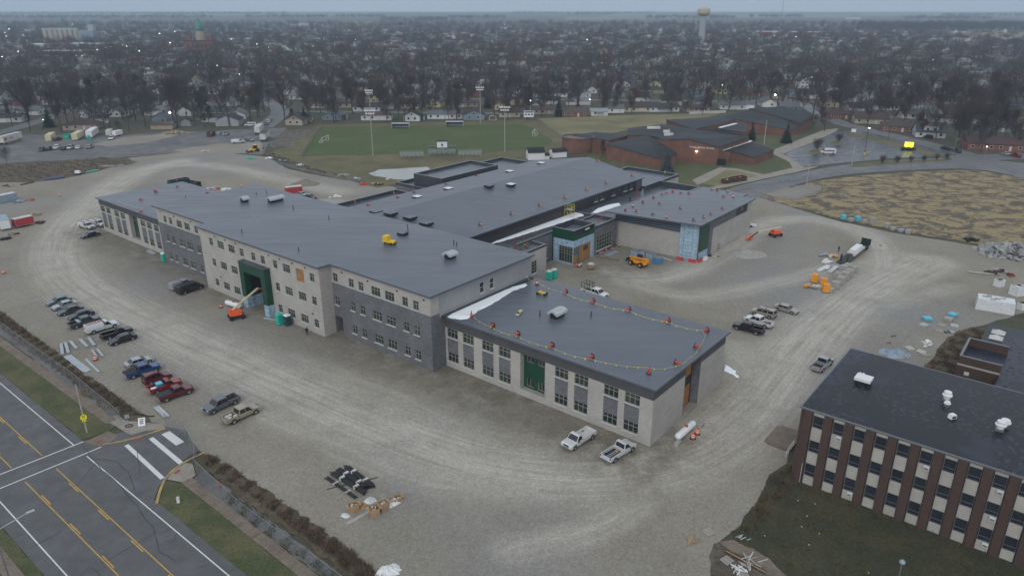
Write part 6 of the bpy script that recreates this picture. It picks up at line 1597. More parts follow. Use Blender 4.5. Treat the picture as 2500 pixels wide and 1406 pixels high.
for k,(u,v) in enumerate(((1990,680),(2012,690),(2017,704))):
 q = at((u,v),.9); o = thing('lift_cage',['orange steel cage standing alone at the stack corner','orange steel cage behind the leaning one','orange steel cage leaning beside the block stacks'][k],'cage',(q.x,q.y,0),_A + .3 * k,'orange cages by the block stacks')
 MB().box((0,0,.1),(1.5,1.0,1.9),'tele_orange',top=(.9,.9)).obj('body',None,o); MB().box((0,-.51,.5),(1.1,.02,1.2),'rust').obj('opening',None,o); MB().box((0,0,0),(1.6,1.1,.1),'trim').obj('base',None,o)
bx = 0
for k,(u,v,h) in enumerate(((2025,712,.9),(2040,704,1.7),(2052,694,1.9),(2062,684,2.1),(2072,676,1.9),(2046,682,1.7),(2058,668,2.0),(2070,660,1.7),(2082,664,1.5))):
 pallet('tall stack of grey concrete block on a pallet in the central stockpile',(u,v),_A - .1,'wood',group='block stacks of the central stockpile',load='block_grey',lh=h).scale = (1.35,1.35,1.0)
for k,(u,v,lab,m_) in enumerate(((1975,700,'orange and grey compactor scrap at the stockpile corner',['tele_orange','steel']),(1995,703,'white sheet scrap and wire beside the orange cages',['white_dirty','steel']),(2012,625,'grey generator parts by the flatbed',['steel','grey_tarp']),(2036,628,'orange straps and white sheets beside the flatbed',['tele_orange','white_dirty']),(2020,640,'pale planks laid out beside the flatbed',['white']),(2028,655,'silver duct pieces beside the flatbed',['galv','white']))):
 heap(lab,'materials',(u,v),8,(1.3,.9),((.4,1.6),(.3,.7),(.2,.5)),m_,'material_pile',stack=.4)
for (a,b,lab) in (((1998,664),(2022,652),'white bundles of trim lying by the orange cages'),((2024,668),(2048,650),'pale bundles of planks by the block stacks')): bundle(lab,'bundles',a,b,6,.3,.2,['white','white_dirty'],'trim_bundle',per=3)
def wrapped(lab,uv,d,ang,mat='film'):
 q = at(uv,d[2] / 2); o = thing('wrapped_stack',lab,'wrapped stack',(q.x,q.y,0),ang)
 MB().box((0,0,0),d,mat,top=(.95,.9)).obj('sheeting',None,o)
 for k in range(6): MB().box((random.uniform(-.3,.3) * d[0],random.uniform(-.3,.3) * d[1],d[2] + .003),(random.uniform(.5,1.1),random.uniform(.4,.8),.16),random.choice(['wood_grey','block_pale','rust'])).obj('weight',None,o,rz=0)
wrapped('big white plastic wrapped stack weighed down with pallets',(2430,742),(7.0,4.0,2.4),_A + .15); wrapped('small plastic wrapped stack behind the big one',(2440,690),(1.8,1.6,1.6),.4); wrapped('white wrapped drum stack at the picture edge',(2485,708),(2.6,2.2,2.2),.3); wrapped('pale wrapped crates at the right picture edge',(2498,748),(2.0,1.5,1.2),.2)
bundle('long pale planks beside dark timber in the yard','timber',(2362,665),(2425,672),4,.25,.12,['white_dirty','wood_grey'],'plank_pile',per=2)
heap('dark jumble of timber and machine scrap','scrap',(2440,668),16,(2.2,1.2),((.5,1.8),(.2,.5),(.2,.6)),['rust','wood_grey','trim'],'scrap_heap',stack=.9); heap('red hose and scrap beside the wrapped stack','scrap',(2468,675),8,(.8,.5),((.3,1.2),(.2,.4),(.2,.5)),['sign_red','rust'],'scrap_heap',stack=.6)
heap('heap of black plastic sacks at the straw field corner','sacks',(2370,588),16,(1.8,1.0),((.6,1.1),(.5,.8),(.4,.7)),['black'],'sack_heap',stack=.5)
for k,(u,v,m_,lab) in enumerate(((2263,782,'cyan_tarp','cyan tarp covered pallet with a pale pallet in front'),(2325,772,'cyan_tarp','cyan tarp bundle beside brick coloured block'),(2315,783,'block_grey','grey block pallet beside the cyan tarp bundle'))): pallet(lab,(u,v),.4 * k,'wood',load=m_,lh=.6).scale = (1.3,) * 3
for k,(u,v) in enumerate(((2256,793),(2299,794),(2330,795),(2292,808),(2220,850),(2258,866),(2249,859))): pallet(['flat pale pallet below the cyan tarp','empty pallet beside the grey block pallet','pale pallet at the scrub edge','stacked double pallet near the scrub','white pallet among the sheet scraps','pale pallet closest to the black roof','pallet leaning on another by the black roof'][k],(u,v),.5 + .3 * k,'wood_grey' if k % 2 else 'white_dirty').scale = (1.2,) * 3
heap('silver foil and pipe scraps at the scrub edge','scrap',(2317,811),9,(.9,.6),((.4,1.2),(.1,.3),(.05,.2)),['galv','black'],'scrap_heap',stack=.3); heap('white insulation sheets scattered by the scrub','scrap',(2264,840),9,(1.0,1.4),((.6,1.4),(.3,.6),(.05,.2)),['white','white_dirty'],'scrap_heap',stack=.4)
tarp('grey blue tarpaulin over stores behind the black roof',(2190,866),2.6,1.2,'grey_tarp',cat='tarp'); tarp('grey blue tarpaulin beside the other one behind the black roof',(2168,862),1.8,.9,'grey_tarp',cat='tarp')
for k,(u,v) in enumerate(((2181,821),(2170,838),(2150,600))): heap(['brown splintered offcut alone on the gravel','pale offcut alone on the gravel','dark clod on the gravel'][k],'scrap',(u,v),3,(.4,.2),((.3,.8),(.1,.3),(.05,.15)),['wood','rust'],'scrap_piece',stack=.1)
def rubble(lab,uv,n,rad,h,mats,name='rubble_heap',size=(.3,1.2)):
 q = at(uv); o = thing(name,lab,'rubble',q); ms = []
 for k in range(6):
  b = MB(); b.box((0,0,-.3),(1,random.uniform(.6,1),random.uniform(.4,.8)),mats[k % len(mats)],top=(random.uniform(.5,.9),random.uniform(.5,.9)),shift=(random.uniform(-.1,.1),0)); ms.append(b.mesh('chunk'))
 for k in range(n):
  a = random.uniform(0,6.28); r = rad * math.sqrt(random.random()); z = h * max(0,1 - (r / rad) ** 1.3) * random.uniform(.5,1)
  c = mk('chunk',random.choice(ms),o,(r * math.cos(a) * 1.5,r * math.sin(a),z)); c.rotation_euler = (random.uniform(-.7,.7),random.uniform(-.7,.7),random.uniform(0,6)); c.scale = (random.uniform(*size),) * 3
rubble('large heap of broken concrete slabs at the edge of the yard',(2490,618),230,7.5,2.6,['rubble','block_grey','rubble'],size=(.5,1.5))
rubble('heap of broken masonry and timber offcuts on the far car park',(430,326),90,4.5,1.4,['wood','cardboard','rubble'],'debris_heap',(.4,1.3))
def cone_heap(lab,uv,r,h,mat,cat='gravel heap'):
 q = at(uv); b = MB(); n = 22; vs = [(0,0,h)]
 for k in range(1,7):
  for i in range(n): a = 2 * math.pi * i / n; rr = r * k / 6 * random.uniform(.93,1.07); vs.append((rr * 1.3 * math.cos(a),rr * math.sin(a),max(-.02,h * (1 - k / 6) * random.uniform(.85,1.1) - (.02 if k == 6 else 0))))
 fs = [(0,1 + i,1 + (i + 1) % n) for i in range(n)] + [(1 + k * n + i,1 + (k + 1) * n + i,1 + (k + 1) * n + (i + 1) % n,1 + k * n + (i + 1) % n) for k in range(5) for i in range(n)]
 b.add(vs,fs,mat); mk('gravel_heap',b.mesh('gravel_heap'),None,(q.x,q.y,0),0,lab,cat)
M('gravel_pile',(0.23,0.20,0.16),0.95,(0.17,0.15,0.12),.8,fine=(4,.3)); M('gravel_pale',(0.36,0.345,0.32),0.95,(0.28,0.265,0.24),.8,fine=(4,.3))
cone_heap('brown gravel heap behind the three storey roof',(745,450),4.2,2.0,'gravel_pile'); cone_heap('low pale gravel heap beside the gymnasium',(1822,620),4.0,1.0,'gravel_pale'); cone_heap('flat pale gravel heap behind the parked black sedan',(803,492),4.0,.9,'gravel_pale')
bundle('long blue tarp covered roll at the mound foot','tarp roll',(110,440),(157,434),2,.6,.5,['sign_blue'],'tarp_roll',per=2); bundle('bright green pipes along the mound foot','pipes',(210,422),(242,416),4,.3,.3,['teal'],'pipe_bundle',per=4); bundle('dark beam lying at the mound foot','beam',(50,453),(85,445),1,.4,.3,['rust'],'steel_beam',per=1)
q = at((190,422),.8); o = thing('water_tote','white water tank in a dark cage at the mound foot','tank',(q.x,q.y,0)); MB().box((0,0,.7),(1.8,1.2,.9),'white',top=(.9,.8)).obj('tank',None,o); MB().box((0,0,.1),(1.9,1.3,.6),'trim').obj('cage',None,o)
for k,(u,v,m_,lab) in enumerate(((45,494,['blue_crate','white_dirty'],'blue drum and scrap by the storage container'),(70,490,['cone_red','wood'],'red fuel cans and boards by the storage container'),(35,573,['rust','wood'],'brown timber scraps below the red trailer'),(10,585,['black','trim'],'black pipe pile at the picture edge'),(97,545,['trim','rust'],'dark tool crate beside the red trailer'),(85,525,['white_dirty','wood'],'white wrap and timber behind the red trailer'),(20,455,['wood_grey','rust'],'pile of branches and grey timber by the mound'))):
 heap(lab,'scrap',(u,v),9,(1.4,.9),((.5,1.8),(.2,.6),(.15,.5)),m_,'scrap_heap',stack=.4)
for k,(u,v,m_,lab) in enumerate(((660,388,['white','white_dirty'],'white bagged materials along the muddy bank'),(690,393,['grey_tarp','dkteal'],'grey wrapped crates along the muddy bank'),(735,404,['grey_tarp','white'],'pale wrapped crate further down the muddy bank'),(612,388,['teal'],'green sheet scrap near the backhoe'),(500,371,['white_dirty'],'low white slabs on the far gravel'),(868,438,['galv','grey_tarp'],'steel mesh sheets behind the hall'),(920,452,['rust','white_dirty'],'stack of steel bars with white rolls behind the hall'),(838,429,['block_grey'],'pale slab stack by the muddy bank'),(888,451,['cone_red'],'red bucket and cable drum behind the hall'),(520,462,['white','cone_red'],'white sheet and red barrier behind the far wing'),(557,465,['white'],'white board on the gravel behind the far wing'),(820,482,['white'],'white sheet on the gravel behind the parked cars'),(950,438,['wood','white_dirty'],'round wellhead and boards near the pond'))):
 heap(lab,'materials',(u,v),7,(1.8,.9),((.6,2.0),(.4,.9),(.15,.6)),m_,'material_pile',stack=.35)
bundle('steel decking sheets on the ground before the entrance','steel decking',(1478,626),(1508,615),4,.7,.05,['galv','grey_tarp'],'decking_sheets',per=2); bundle('long dark timbers on the ground before the entrance','timber',(1455,629),(1510,638),3,.3,.14,['wood','rust'],'timber_pile',per=3); bundle('pale steel angles lying by the gymnasium wall','steel',(1612,628),(1640,638),3,.25,.1,['galv'],'steel_bundle',per=3)
bundle('grey planks lying under the far wing','timber',(362,613),(378,622),3,.35,.2,['galv'],'plank_bundle',per=3); bundle('steel tubes on the ground at the portal foot','steel tubes',(643,777),(672,783),4,.14,.1,['galv'],'tube_bundle',per=4)
q = at((1443,653),.5); o = thing('concrete_bucket','brown crane bucket with a grey bag on top near the boarded doors','bucket',(q.x,q.y,0)); MB().lathe([(.5,0),(.9,.5),(1.0,1.3),(1.0,1.35)],14,mat='wood').obj('tub',None,o); MB().box((0,.2,1.35),(1.4,.9,.3),'white_dirty',top=(.6,.6)).obj('bag',None,o)
o = thing('plywood_sheet','plywood sheet leaning on the gymnasium side wall','plywood',at((1757,608)),_A + 1.57); c = MB().box((0,0,0),(1.3,.05,1.7),'wood').obj('board',None,o); c.rotation_euler = (.25,0,0); MB().box((0,.2,0),(1.2,.06,.06),'wood_grey').obj('batten',None,o)
heap('pallet of scrap and hose beside the grey gymnasium pillar','scrap',(1744,626),8,(1.2,.7),((.4,1.3),(.2,.6),(.1,.3)),['wood','white_dirty','black'],'scrap_heap',stack=.2); heap('white and dark bags at the far gymnasium corner','scrap',(1838,553),6,(1.0,.8),((.5,1.2),(.4,.8),(.3,.6)),['white','trim'],'scrap_heap',stack=.3)
o = thing('entrance_terrace','brown concrete terrace with steps at the end of the brick school','terrace',at((1918,1072)),_A); MB().box((0,0,0),(3.4,6.0,.35),'walk_brown').obj('slab',None,o); MB().box((2.0,0,0),(.6,5.4,.18),'walk_brown').obj('step',None,o)
o = thing('hand_rail','white metal hand rail sloping beside the brick school','railing',at((1925,1118)),_A);
for z in (.5,1.0): MB().tube((.4,0,z),(.4,-3.0,z + .3),.04,5,'white').obj('rail',None,o)
for y in (0,-1.0,-2.0,-3.0): MB().tube((.4,y,0),(.4,y,1.0 - y * .1),.04,5,'white').obj('post',None,o)

# ================================================================ street side: fence, poles, signs, hydrant
def mesh_mat():
 m,nt,b = newmat('chain_link'); b.inputs['Base Color'].default_value = (.20,.215,.23,1); b.inputs['Roughness'].default_value = .6; b.inputs['Alpha'].default_value = .28
mesh_mat()
def chain_fence(lab,pts,h=1.8,step=3.0,dark=False):
 o = thing('chain_link_fence',lab,'fence',pts[0]); o0 = Vector(pts[0]); pmesh = MB().tube((0,0,0),(0,0,h + .05),.04,5,'steel').mesh('post')
 b = MB(); rl = MB()
 for i in range(len(pts) - 1):
  a,c = pts[i] - o0,pts[i + 1] - o0; L = (c - a).length; n = max(1,round(L / step))
  for k in range(n + (1 if i == len(pts) - 2 else 0)): q = a.lerp(c,k / n); mk('post',pmesh,o,(q.x,q.y,0))
  b.add([(a.x,a.y,.03),(c.x,c.y,.03),(c.x,c.y,h),(a.x,a.y,h)],[(0,1,2,3)],'chain_link'); rl.tube((a.x,a.y,h),(c.x,c.y,h),.025,4,'steel')
 b.obj('mesh_panel',None,o); rl.obj('top_rail',None,o)
chain_fence('chain link fence between pavement and brambles towards the road corner',px([(478,1150),(540,1207),(580,1245),(667,1312),(770,1385),(850,1446)]))
chain_fence('chain link fence closing the side street end',px([(405,1035),(430,1048),(455,1066),(478,1110),(478,1150)]))
chain_fence('chain link fence between far pavement and brambles',px([(-60,757),(90,868),(179,931),(294,1027)]))
chain_fence('chain link fence at the soccer field corner',px([(735,385),(760,345),(782,310)]),1.8,6); chain_fence('chain link fence running from scoreboard to brick school',px([(1310,292),(1345,318),(1392,352)]),1.8,6)
chain_fence('chain link fence along the drive and straw field',px([(1790,470),(1870,452),(1990,436),(2090,424),(2250,414),(2380,410)]),1.6,6); chain_fence('chain link fence round the pale gravel fan',px([(1842,482),(1880,488),(1950,490),(2008,472),(2010,455)]),1.5,4)
def upole(lab,uv,h,r=.14,arms=(),lamp=None,mat='wood_grey',name='utility_pole',cat='pole',ang=0):
 q = at(uv); o = thing(name,lab,cat,q,ang); MB().tube((0,0,0),(0,0,h),r,8,mat,r2=r * .7).obj('pole',None,o)
 for z,L in arms: MB().box((0,0,z),(L,.12,.12),mat).obj('cross_arm',None,o)
 if lamp:
  z,L,m_ = lamp; MB().tube((0,0,z),(L,0,z + .5),.05,5,'steel').obj('lamp_arm',None,o); MB().box((L + .2,0,z + .42),(.7,.3,.14),'steel').obj('lamp_head',None,o)
  if m_: MB().box((L + .2,0,z + .36),(.5,.24,.06),m_).obj('lit_lens',None,o)
 return o
up = upole('grey utility pole with yellow crossing sign at the road verge',(213,1056),8.2,.13,name='utility_pole')
sgn = [(0,.42),(.42,0.08),(.42,-.42),(-.42,-.42),(-.42,.08)]
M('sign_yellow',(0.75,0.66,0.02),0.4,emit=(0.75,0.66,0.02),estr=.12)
o = thing('crossing_sign','yellow pentagon school crossing sign with a small plate below','sign',at((213,1056)),math.radians(35)); b = MB(); b.add([(x,-.2,z + 2.9) for x,z in sgn] + [(x,-.17,z + 2.9) for x,z in sgn],[(0,1,2,3,4),(9,8,7,6,5)] + [(i,5 + i,5 + (i + 1) % 5,(i + 1) % 5) for i in range(5)],'sign_yellow'); b.obj('panel',None,o); b.obj if 0 else None
MB().box((0,-.18,2.05),(.55,.03,.35),'sign_yellow').obj('plate',None,o);
for dx in (-.12,.12): MB().box((dx,-.205,2.68),(.1,.012,.32),'black').box((dx,-.205,3.03),(.1,.012,.1),'black').obj('walker_symbol',None,o)
MB().box((0,-.2,2.18),(.34,.012,.08),'black').obj('arrow_symbol',None,o)
o = thing('fallen_sign','white road sign panel lying tilted at the side street corner','sign',at((346,1040)),.3); c = MB().box((0,0,0),(1.0,.04,1.3),'white').obj('panel',None,o); c.rotation_euler = (-.7,0,0)
for z in (.95,.65,.35): k = MB().box((0,-.03,z),(.55,.02,.14),'black').obj('lettering',None,o); k.rotation_euler = (-.7,0,0)
MB().tube((0,.1,0),(0,.5,.9),.03,4,'steel').obj('stake',None,o)
o = thing('grey_road_sign','grey back of a small road sign at the pavement corner','sign',at((313,1032)),.5); MB().tube((0,0,0),(0,0,1.2),.04,5,'steel').obj('post',None,o); MB().box((0,.05,.8),(.6,.03,.6),'galv').obj('panel',None,o)
o = thing('rubber_ring','black rubber base ring on the corner pavement','ring',at((315,1040))); n = 14; b = MB()
for i in range(n): a0,a1 = 2 * math.pi * i / n,2 * math.pi * (i + 1) / n; b.tube((.5 * math.cos(a0),.4 * math.sin(a0),.08),(.5 * math.cos(a1),.4 * math.sin(a1),.08),.08,5,'tyre')
b.obj('ring',None,o); MB().lathe([(.12,.01),(.1,.06)],8,mat='tyre').obj('hub',None,o)
o = thing('drain_hose','black corrugated hose curving at the bramble end','hose',at((360,1012))); b = MB(); pv = None
for k in range(9): t = k / 8; q = Vector((-1.0 + 2.2 * t,-.6 * math.sin(t * 2.2),.1)); b.tube(pv,q,.09,6,'tyre') if pv is not None else None; pv = q
b.obj('hose',None,o); MB().lathe([(.11,0),(.11,.12)],8,(1.2,-.5,.05),'tyre').obj('hose_end',None,o)
o = thing('fire_hydrant','red fire hydrant in the brambles by the fence','hydrant',at((537,1188))); MB().lathe([(.2,0),(.2,.06),(.13,.08),(.13,.6),(.17,.64),(.14,.78),(.05,.86)],12,mat='cone_red').obj('barrel',None,o)
for s in (-1,1): MB().tube((0,0,.5),(s * .22,0,.5),.06,8,'cone_red').obj('outlet',None,o)
o = thing('utility_box','small white utility box on the corner verge','box',at((436,1226)),.3); MB().box((0,0,0),(.35,.35,.75),'white',top=(.9,.9)).obj('case',None,o); MB().box((0,0,.75),(.38,.38,.06),'white_dirty').obj('lid',None,o)
lq = at((75,1248),8.5); o = thing('street_lamp','grey street lamp arm reaching over the main road','street lamp',(lq.x - 2.4,lq.y - 2.6,0),math.atan2(2.6,2.4)); MB().tube((0,0,0),(0,0,8.0),.1,8,'steel',r2=.07).obj('pole',None,o); MB().tube((0,0,7.9),(3.2,0,8.5),.05,6,'galv').obj('arm',None,o); MB().box((3.5,0,8.42),(.8,.3,.14),'galv').obj('lamp_head',None,o)
o = thing('path_lamp','grey dome path lamp on the lawn of the brick school','lamp',at((2190,1425))); MB().tube((0,0,0),(0,0,3.0),.06,6,'steel').obj('pole',None,o); MB().lathe([(.3,2.95),(.33,3.1),(.2,3.3),(.05,3.4)],12,mat='grey_tarp').obj('dome',None,o)
sheet('brick_school_lawn',px([(1850,1228),(1880,1165),(1930,1140),(1960,1160),(2420,1335),(2600,1400),(2620,1560),(1990,1470),(1900,1380),(1850,1345),(1800,1318),(1790,1300)]),0.045,'dark_grass',rough=.4,step=1.2)
sheet('scrub_patch',px([(2250,905),(2290,855),(2330,812),(2370,800),(2420,800),(2400,850),(2340,930),(2330,1010),(2280,1010)]),0.05,'scrub',rough=.5,step=1.5)
for k,(u,v) in enumerate(((1990,1230),(2110,1225),(1970,1260),(1948,1222),(2000,1303),(1957,1286),(1975,1330),(2120,1398),(1867,1308))):
 mk('litter',MB().box((0,0,.05),(.17,.13,.06),'white_dirty',top=(.7,.7)).mesh('litter'),None,at((u,v)),k,'scrap of white litter on the dark lawn','litter','litter on the dark lawn')

# ================================================================ soccer field
def floodlight(lab,uv,h=19.3):
 q = at(uv); o = thing('floodlight_pole',lab,'floodlight',q,group='floodlight poles of the soccer field'); MB().tube((0,0,0),(0,0,h),.22,8,'wood_grey',r2=.13).obj('pole',None,o)
 for z in (h - .3,h - 1.5): MB().box((0,0,z),(4.0 if z > h - 1 else 3.2,.14,.14),'steel').obj('cross_arm',None,o)
 lm = MB().lathe([(.12,-.35),(.38,.1),(.42,.3)],8,mat='white_dirty').mesh('lamp')
 for z,n,w in ((h - .15,5,3.8),(h - 1.35,4,3.0)):
  for k in range(n): l_ = mk('lamp',lm,o,(-w / 2 + w * k / (n - 1),-.35,z)); l_.rotation_euler = (R(60),0,0)
floodlight('tall floodlight pole at the near touchline by the single bleacher',c2p(234,1145) if 'c2p' in globals() else (911,382.7)); floodlight('tall floodlight pole at the near touchline by the far bleacher',(1232.4,371)); floodlight('tall floodlight pole behind the dugouts towards the evergreen',(906,301),17.5); floodlight('tall floodlight pole behind the dugouts towards the scoreboard',(1173,302.5))
def bleacher(lab,uv,ang,L=10.0,n=5):
 q = at(uv); o = thing('bleacher',lab,'bleacher',q,ang,'bleachers'); pl = MB().box((0,0,0),(L,.3,.06),'galv').mesh('bench_plank')
 for k in range(n):
  mk('bench_plank',pl,o,(0,k * .75,.9 + k * .42)); mk('bench_plank',pl,o,(0,k * .75 - .35,.55 + k * .42))
 for x in [-L / 2 + .5 + i * (L - 1) / 5 for i in range(6)]:
  f = MB(); f.tube((x,(n - 1) * .75,0),(x,(n - 1) * .75,.9 + (n - 1) * .42),.05,4,'galv').tube((x,0,0),(x,0,.9),.05,4,'galv').tube((x,0,.3),(x,(n - 1) * .75,.9 + (n - 1) * .42),.05,4,'galv').tube((x,0,0),(x,(n - 1) * .75,0.05),.05,4,'galv'); f.obj('frame',None,o)
 for x in [-L / 2 + i * L / 6 for i in range(6)]: MB().tube((x,(n - 1) * .75,.1),(x + L / 6,(n - 1) * .75,2.4),.04,4,'galv').tube((x + L / 6,(n - 1) * .75,.1),(x,(n - 1) * .75,2.4),.04,4,'galv').obj('brace',None,o)
 for z in (2.9,3.4): MB().tube((-L / 2,(n - 1) * .75 + .2,z),(L / 2,(n - 1) * .75 + .2,z),.04,4,'galv').obj('guard_rail',None,o)
ba = heading((980,385),(1030,384)) + math.pi
bleacher('grey aluminium bleacher left of the press box',(1006,384),ba); bleacher('grey aluminium bleacher right of the press box',(1147,381),ba)
bleacher('dark central bleacher below the press box',(1079,379),ba,12.0,5)
q = at((1080,376)); o = thing('press_box','small white press box with grey roof on a raised platform','press box',q,ba); MB().box((0,.4,3.0),(4.4,2.4,2.6),'white').obj('cabin',None,o); MB().box((0,.4,5.6),(4.9,2.9,.25),'roof_ms').obj('roof',None,o); MB().box((0,1.62,3.6),(.7,.04,1.0),'glass').obj('window',None,o); MB().box((0,-.82,3.9),(3.4,.04,1.1),'glass').obj('front_window',None,o)
MB().box((0,.4,2.85),(12.0,3.0,.15),'trim').obj('platform',None,o)
for x in (-5.8,-2,2,5.8):
 for y in (-1,1.8): MB().tube((x,y,0),(x,y,2.9),.08,5,'trim').obj('post',None,o)
for s in (-1,1): MB().tube((s * 5.9,1.8,3.9),(s * 2.4,1.8,3.9),.04,4,'galv').tube((s * 5.9,1.8,3.9),(s * 5.9,1.8,2.9),.04,4,'galv').obj('hand_rail',None,o)
def shelter(lab,uv,ang,L=9.0):
 q = at(uv); o = thing('team_shelter',lab,'shelter',q,ang,'team shelters'); MB().box((0,1.0,0),(L,.15,2.4),'block_grey').obj('back_wall',None,o); MB().box((0,0,2.4),(L + .4,2.6,.18),'white_dirty').obj('roof',None,o); MB().box((0,.5,.45),(L - 1,.4,.08),'steel').obj('bench',None,o)
 for x in (-L / 2,L / 2): MB().box((x,0,0),(.15,2.1,2.4),'white_dirty').obj('side_wall',None,o)
 MB().box((0,.9,.9),(L - .6,.06,.9),'sign_blue').obj('banner',None,o)
shelter('team shelter with white roof nearer the evergreen corner',(978,313),0.02); shelter('team shelter with white roof nearer the scoreboard',(1110,308.5),0.02)
def goal(lab,uv,ang,w=7.3,h=2.4):
 q = at(uv); o = thing('soccer_goal',lab,'goal',q,ang,'soccer goals'); f = MB()
 for s in (-1,1): MB().tube((0,s * w / 2,0),(0,s * w / 2,h),.09,6,'white').obj('post',None,o); MB().tube((0,s * w / 2,h),(1.8,s * w / 2,0),.06,5,'white').tube((0,s * w / 2,.05),(1.8,s * w / 2,.05),.05,5,'white').obj('stay',None,o)
 MB().tube((0,-w / 2,h),(0,w / 2,h),.09,6,'white').obj('crossbar',None,o); MB().tube((1.8,-w / 2,.05),(1.8,w / 2,.05),.05,5,'white').obj('base_bar',None,o)
goal('white soccer goal at the evergreen end of the field',(795,346),R(170)); goal('white soccer goal at the scoreboard end of the field',(1303,330),R(-10))
q = at((1291,296)); o = thing('scoreboard','white and green scoreboard on two posts behind the field','scoreboard',q,.05); MB().box((0,0,2.2),(5.6,.4,3.4),'white').obj('panel',None,o); MB().box((0,-.22,4.6),(5.0,.04,.7),'panel_green').obj('header',None,o)
for x in (-1.7,0,1.7): MB().box((x,-.22,3.2),(1.1,.04,.8),'black').obj('digit_panel',None,o)
for x in (-1.8,1.8): MB().box((x,0,0),(.25,.25,2.2),'steel').obj('post',None,o)
o = thing('white_arch','white arched gate behind the far touchline','arch',at((1203,294))); b = MB(); pv = None
for k in range(11): a = math.pi * k / 10; q = Vector((1.9 * math.cos(a),0,1.2 + 1.5 * math.sin(a))); b.tube(pv,q,.1,5,'white') if pv is not None else None; pv = q
for s in (-1,1): b.tube((s * 1.9,0,0),(s * 1.9,0,1.2),.1,5,'white')
b.obj('arch',None,o); MB().box((0,0,0),(4.2,.1,.1),'white').obj('threshold',None,o)
def shed(lab,uv,d,ang,gam=False,wall='white',roofm='roof_ms'):
 q = at(uv); o = thing('shed',lab,'shed',q,ang); L,w,h = d; MB().box((0,0,0),(L,w,h),wall).obj('wall',None,o)
 pr_ = [(-w / 2 - .2,h),(-w * .38,h + w * .24),(0,h + w * .36),(w * .38,h + w * .24),(w / 2 + .2,h)] if gam else [(-w / 2 - .3,h - .1),(0,h + w * .34),(w / 2 + .3,h - .1)]
 MB().extrude_profile(pr_,-L / 2 + .02,L / 2 - .02,wall).obj('gable',None,o)
 n = len(pr_); MB().add([(x,y,z + .04) for x in (-L / 2 - .2,L / 2 + .2) for y,z in pr_] + [(x,y,z + .12) for x in (-L / 2 - .2,L / 2 + .2) for y,z in pr_],[(i,i + 1,n + i + 1,n + i) for i in range(n - 1)] + [(2 * n + i,2 * n + i + 1,3 * n + i + 1,3 * n + i) for i in range(n - 1)] + [(0,n,3 * n,2 * n),(n - 1,2 * n - 1,4 * n - 1,3 * n - 1)],roofm).obj('roof',None,o)
 MB().box((-L / 2 - .02,0,0),(.05,w * .35,h * .8),'white_dirty').obj('door',None,o)
shed('white gabled shed with dark roof behind the hall',(1307,388),(7.0,5.0,3.0),R(10)); shed('small white well house with pointed dark roof',(1333,388),(2.4,2.4,1.6),R(10)); shed('white barn shaped shed with dark gambrel roof',(1362,383),(6.5,4.0,2.2),R(200),True)
for lab,uv,h in (('wooden pole on the lawn corner beside the drive',(1969,454),7.5),('wooden pole at the edge of the wet car park',(2079,406),8.5)): upole(lab,uv,h,.15,arms=((h - 1,.8),))
fl = upole('white flagpole leaning tall on the school lawn',(1865,354),11.0,.09,mat='white',name='flagpole',cat='flagpole'); MB().lathe([(.12,0),(.12,.2)],8,(0,0,11.0),'yellow').obj('finial',None,fl)
def carpark_lamp(lab,uv,h):
 q = at(uv); o = thing('car_park_lamp',lab,'street lamp',q); MB().lathe([(.4,0),(.4,.8),(.35,.85)],10,mat='yellow').obj('base',None,o); MB().tube((0,0,.8),(0,0,h),.1,6,'trim').obj('pole',None,o); MB().box((0,-.3,h),(.7,.9,.2),'trim').obj('head',None,o); MB().box((0,-.3,h - .1),(.6,.7,.09),'lamp_white').obj('lit_lens',None,o)
carpark_lamp('tall lit car park lamp with yellow base on the wet asphalt',(2110,378),11.5)
for lab,uv,h in (('lit street lamp beyond the rear brick wing',(1888,264),8.0),('lit street lamp by the old car park lawn',(422,316),8.5)):
 q = at(uv); o = thing('street_lamp',lab,'street lamp',q); MB().tube((0,0,0),(0,0,h),.1,6,'steel').obj('pole',None,o); MB().lathe([(.25,-.2),(.5,0),(.25,.3)],10,(0,-.3,h),'lamp_glow').obj('lit_globe',None,o)
upole('grey street lamp post at the street corner, unlit',(2324,391),9.0,.1,lamp=(8.2,1.6,None),mat='steel',name='street_lamp',cat='street lamp')
upole('thin dark post beside the street',(2167,345),6.5,.1,mat='trim',name='street_post',cat='post')
M('sign_lit',(0.8,0.75,0.05),.5,emit=(0.85,0.80,0.05),estr=1.0)
q = at((2217,366)); o = thing('message_sign','lit yellow message sign between two dark shrubs','sign',q,R(-25)); MB().box((0,0,1.0),(3.6,.3,2.4),'sign_lit').obj('lit_panel',None,o); MB().box((0,0,0),(2.6,.4,1.0),'brick_school').obj('base',None,o)
for k in range(4): MB().box((-1.2 + .8 * k,-.17,2.2),(.5,.03,.5),'caution').obj('faded_letter',None,o)
for x in (-2.0,2.0,0): MB().lathe([(.2,0),(1.1,.4),(1.2,.9),(.7,1.3),(.1,1.4)],10,(x,-.6,0),'dark_grass').obj('clipped_shrub',None,o)
o = thing('white_sign','white sign board on two posts by the car park entrance','sign',at((2083,328)),R(-20)); MB().box((0,0,1.0),(2.2,.12,1.6),'white').obj('panel',None,o); MB().box((-.9,0,0),(.12,.12,1.0),'steel').obj('post',None,o); MB().box((.9,0,0),(.12,.12,1.0),'steel').obj('post',None,o)
for k,(u,v) in enumerate(((2005,377),(2020,385))):
 o = thing('bollard',['yellow bollard at the planting island in front of the white van','yellow bollard standing alone beside the white van'][k],'bollard',at((u,v))); MB().lathe([(.18,0),(.18,1.1),(.1,1.2)],10,mat='yellow').obj('post',None,o); MB().lathe([(.3,0),(.3,.06)],10,mat='concrete').obj('foot',None,o)
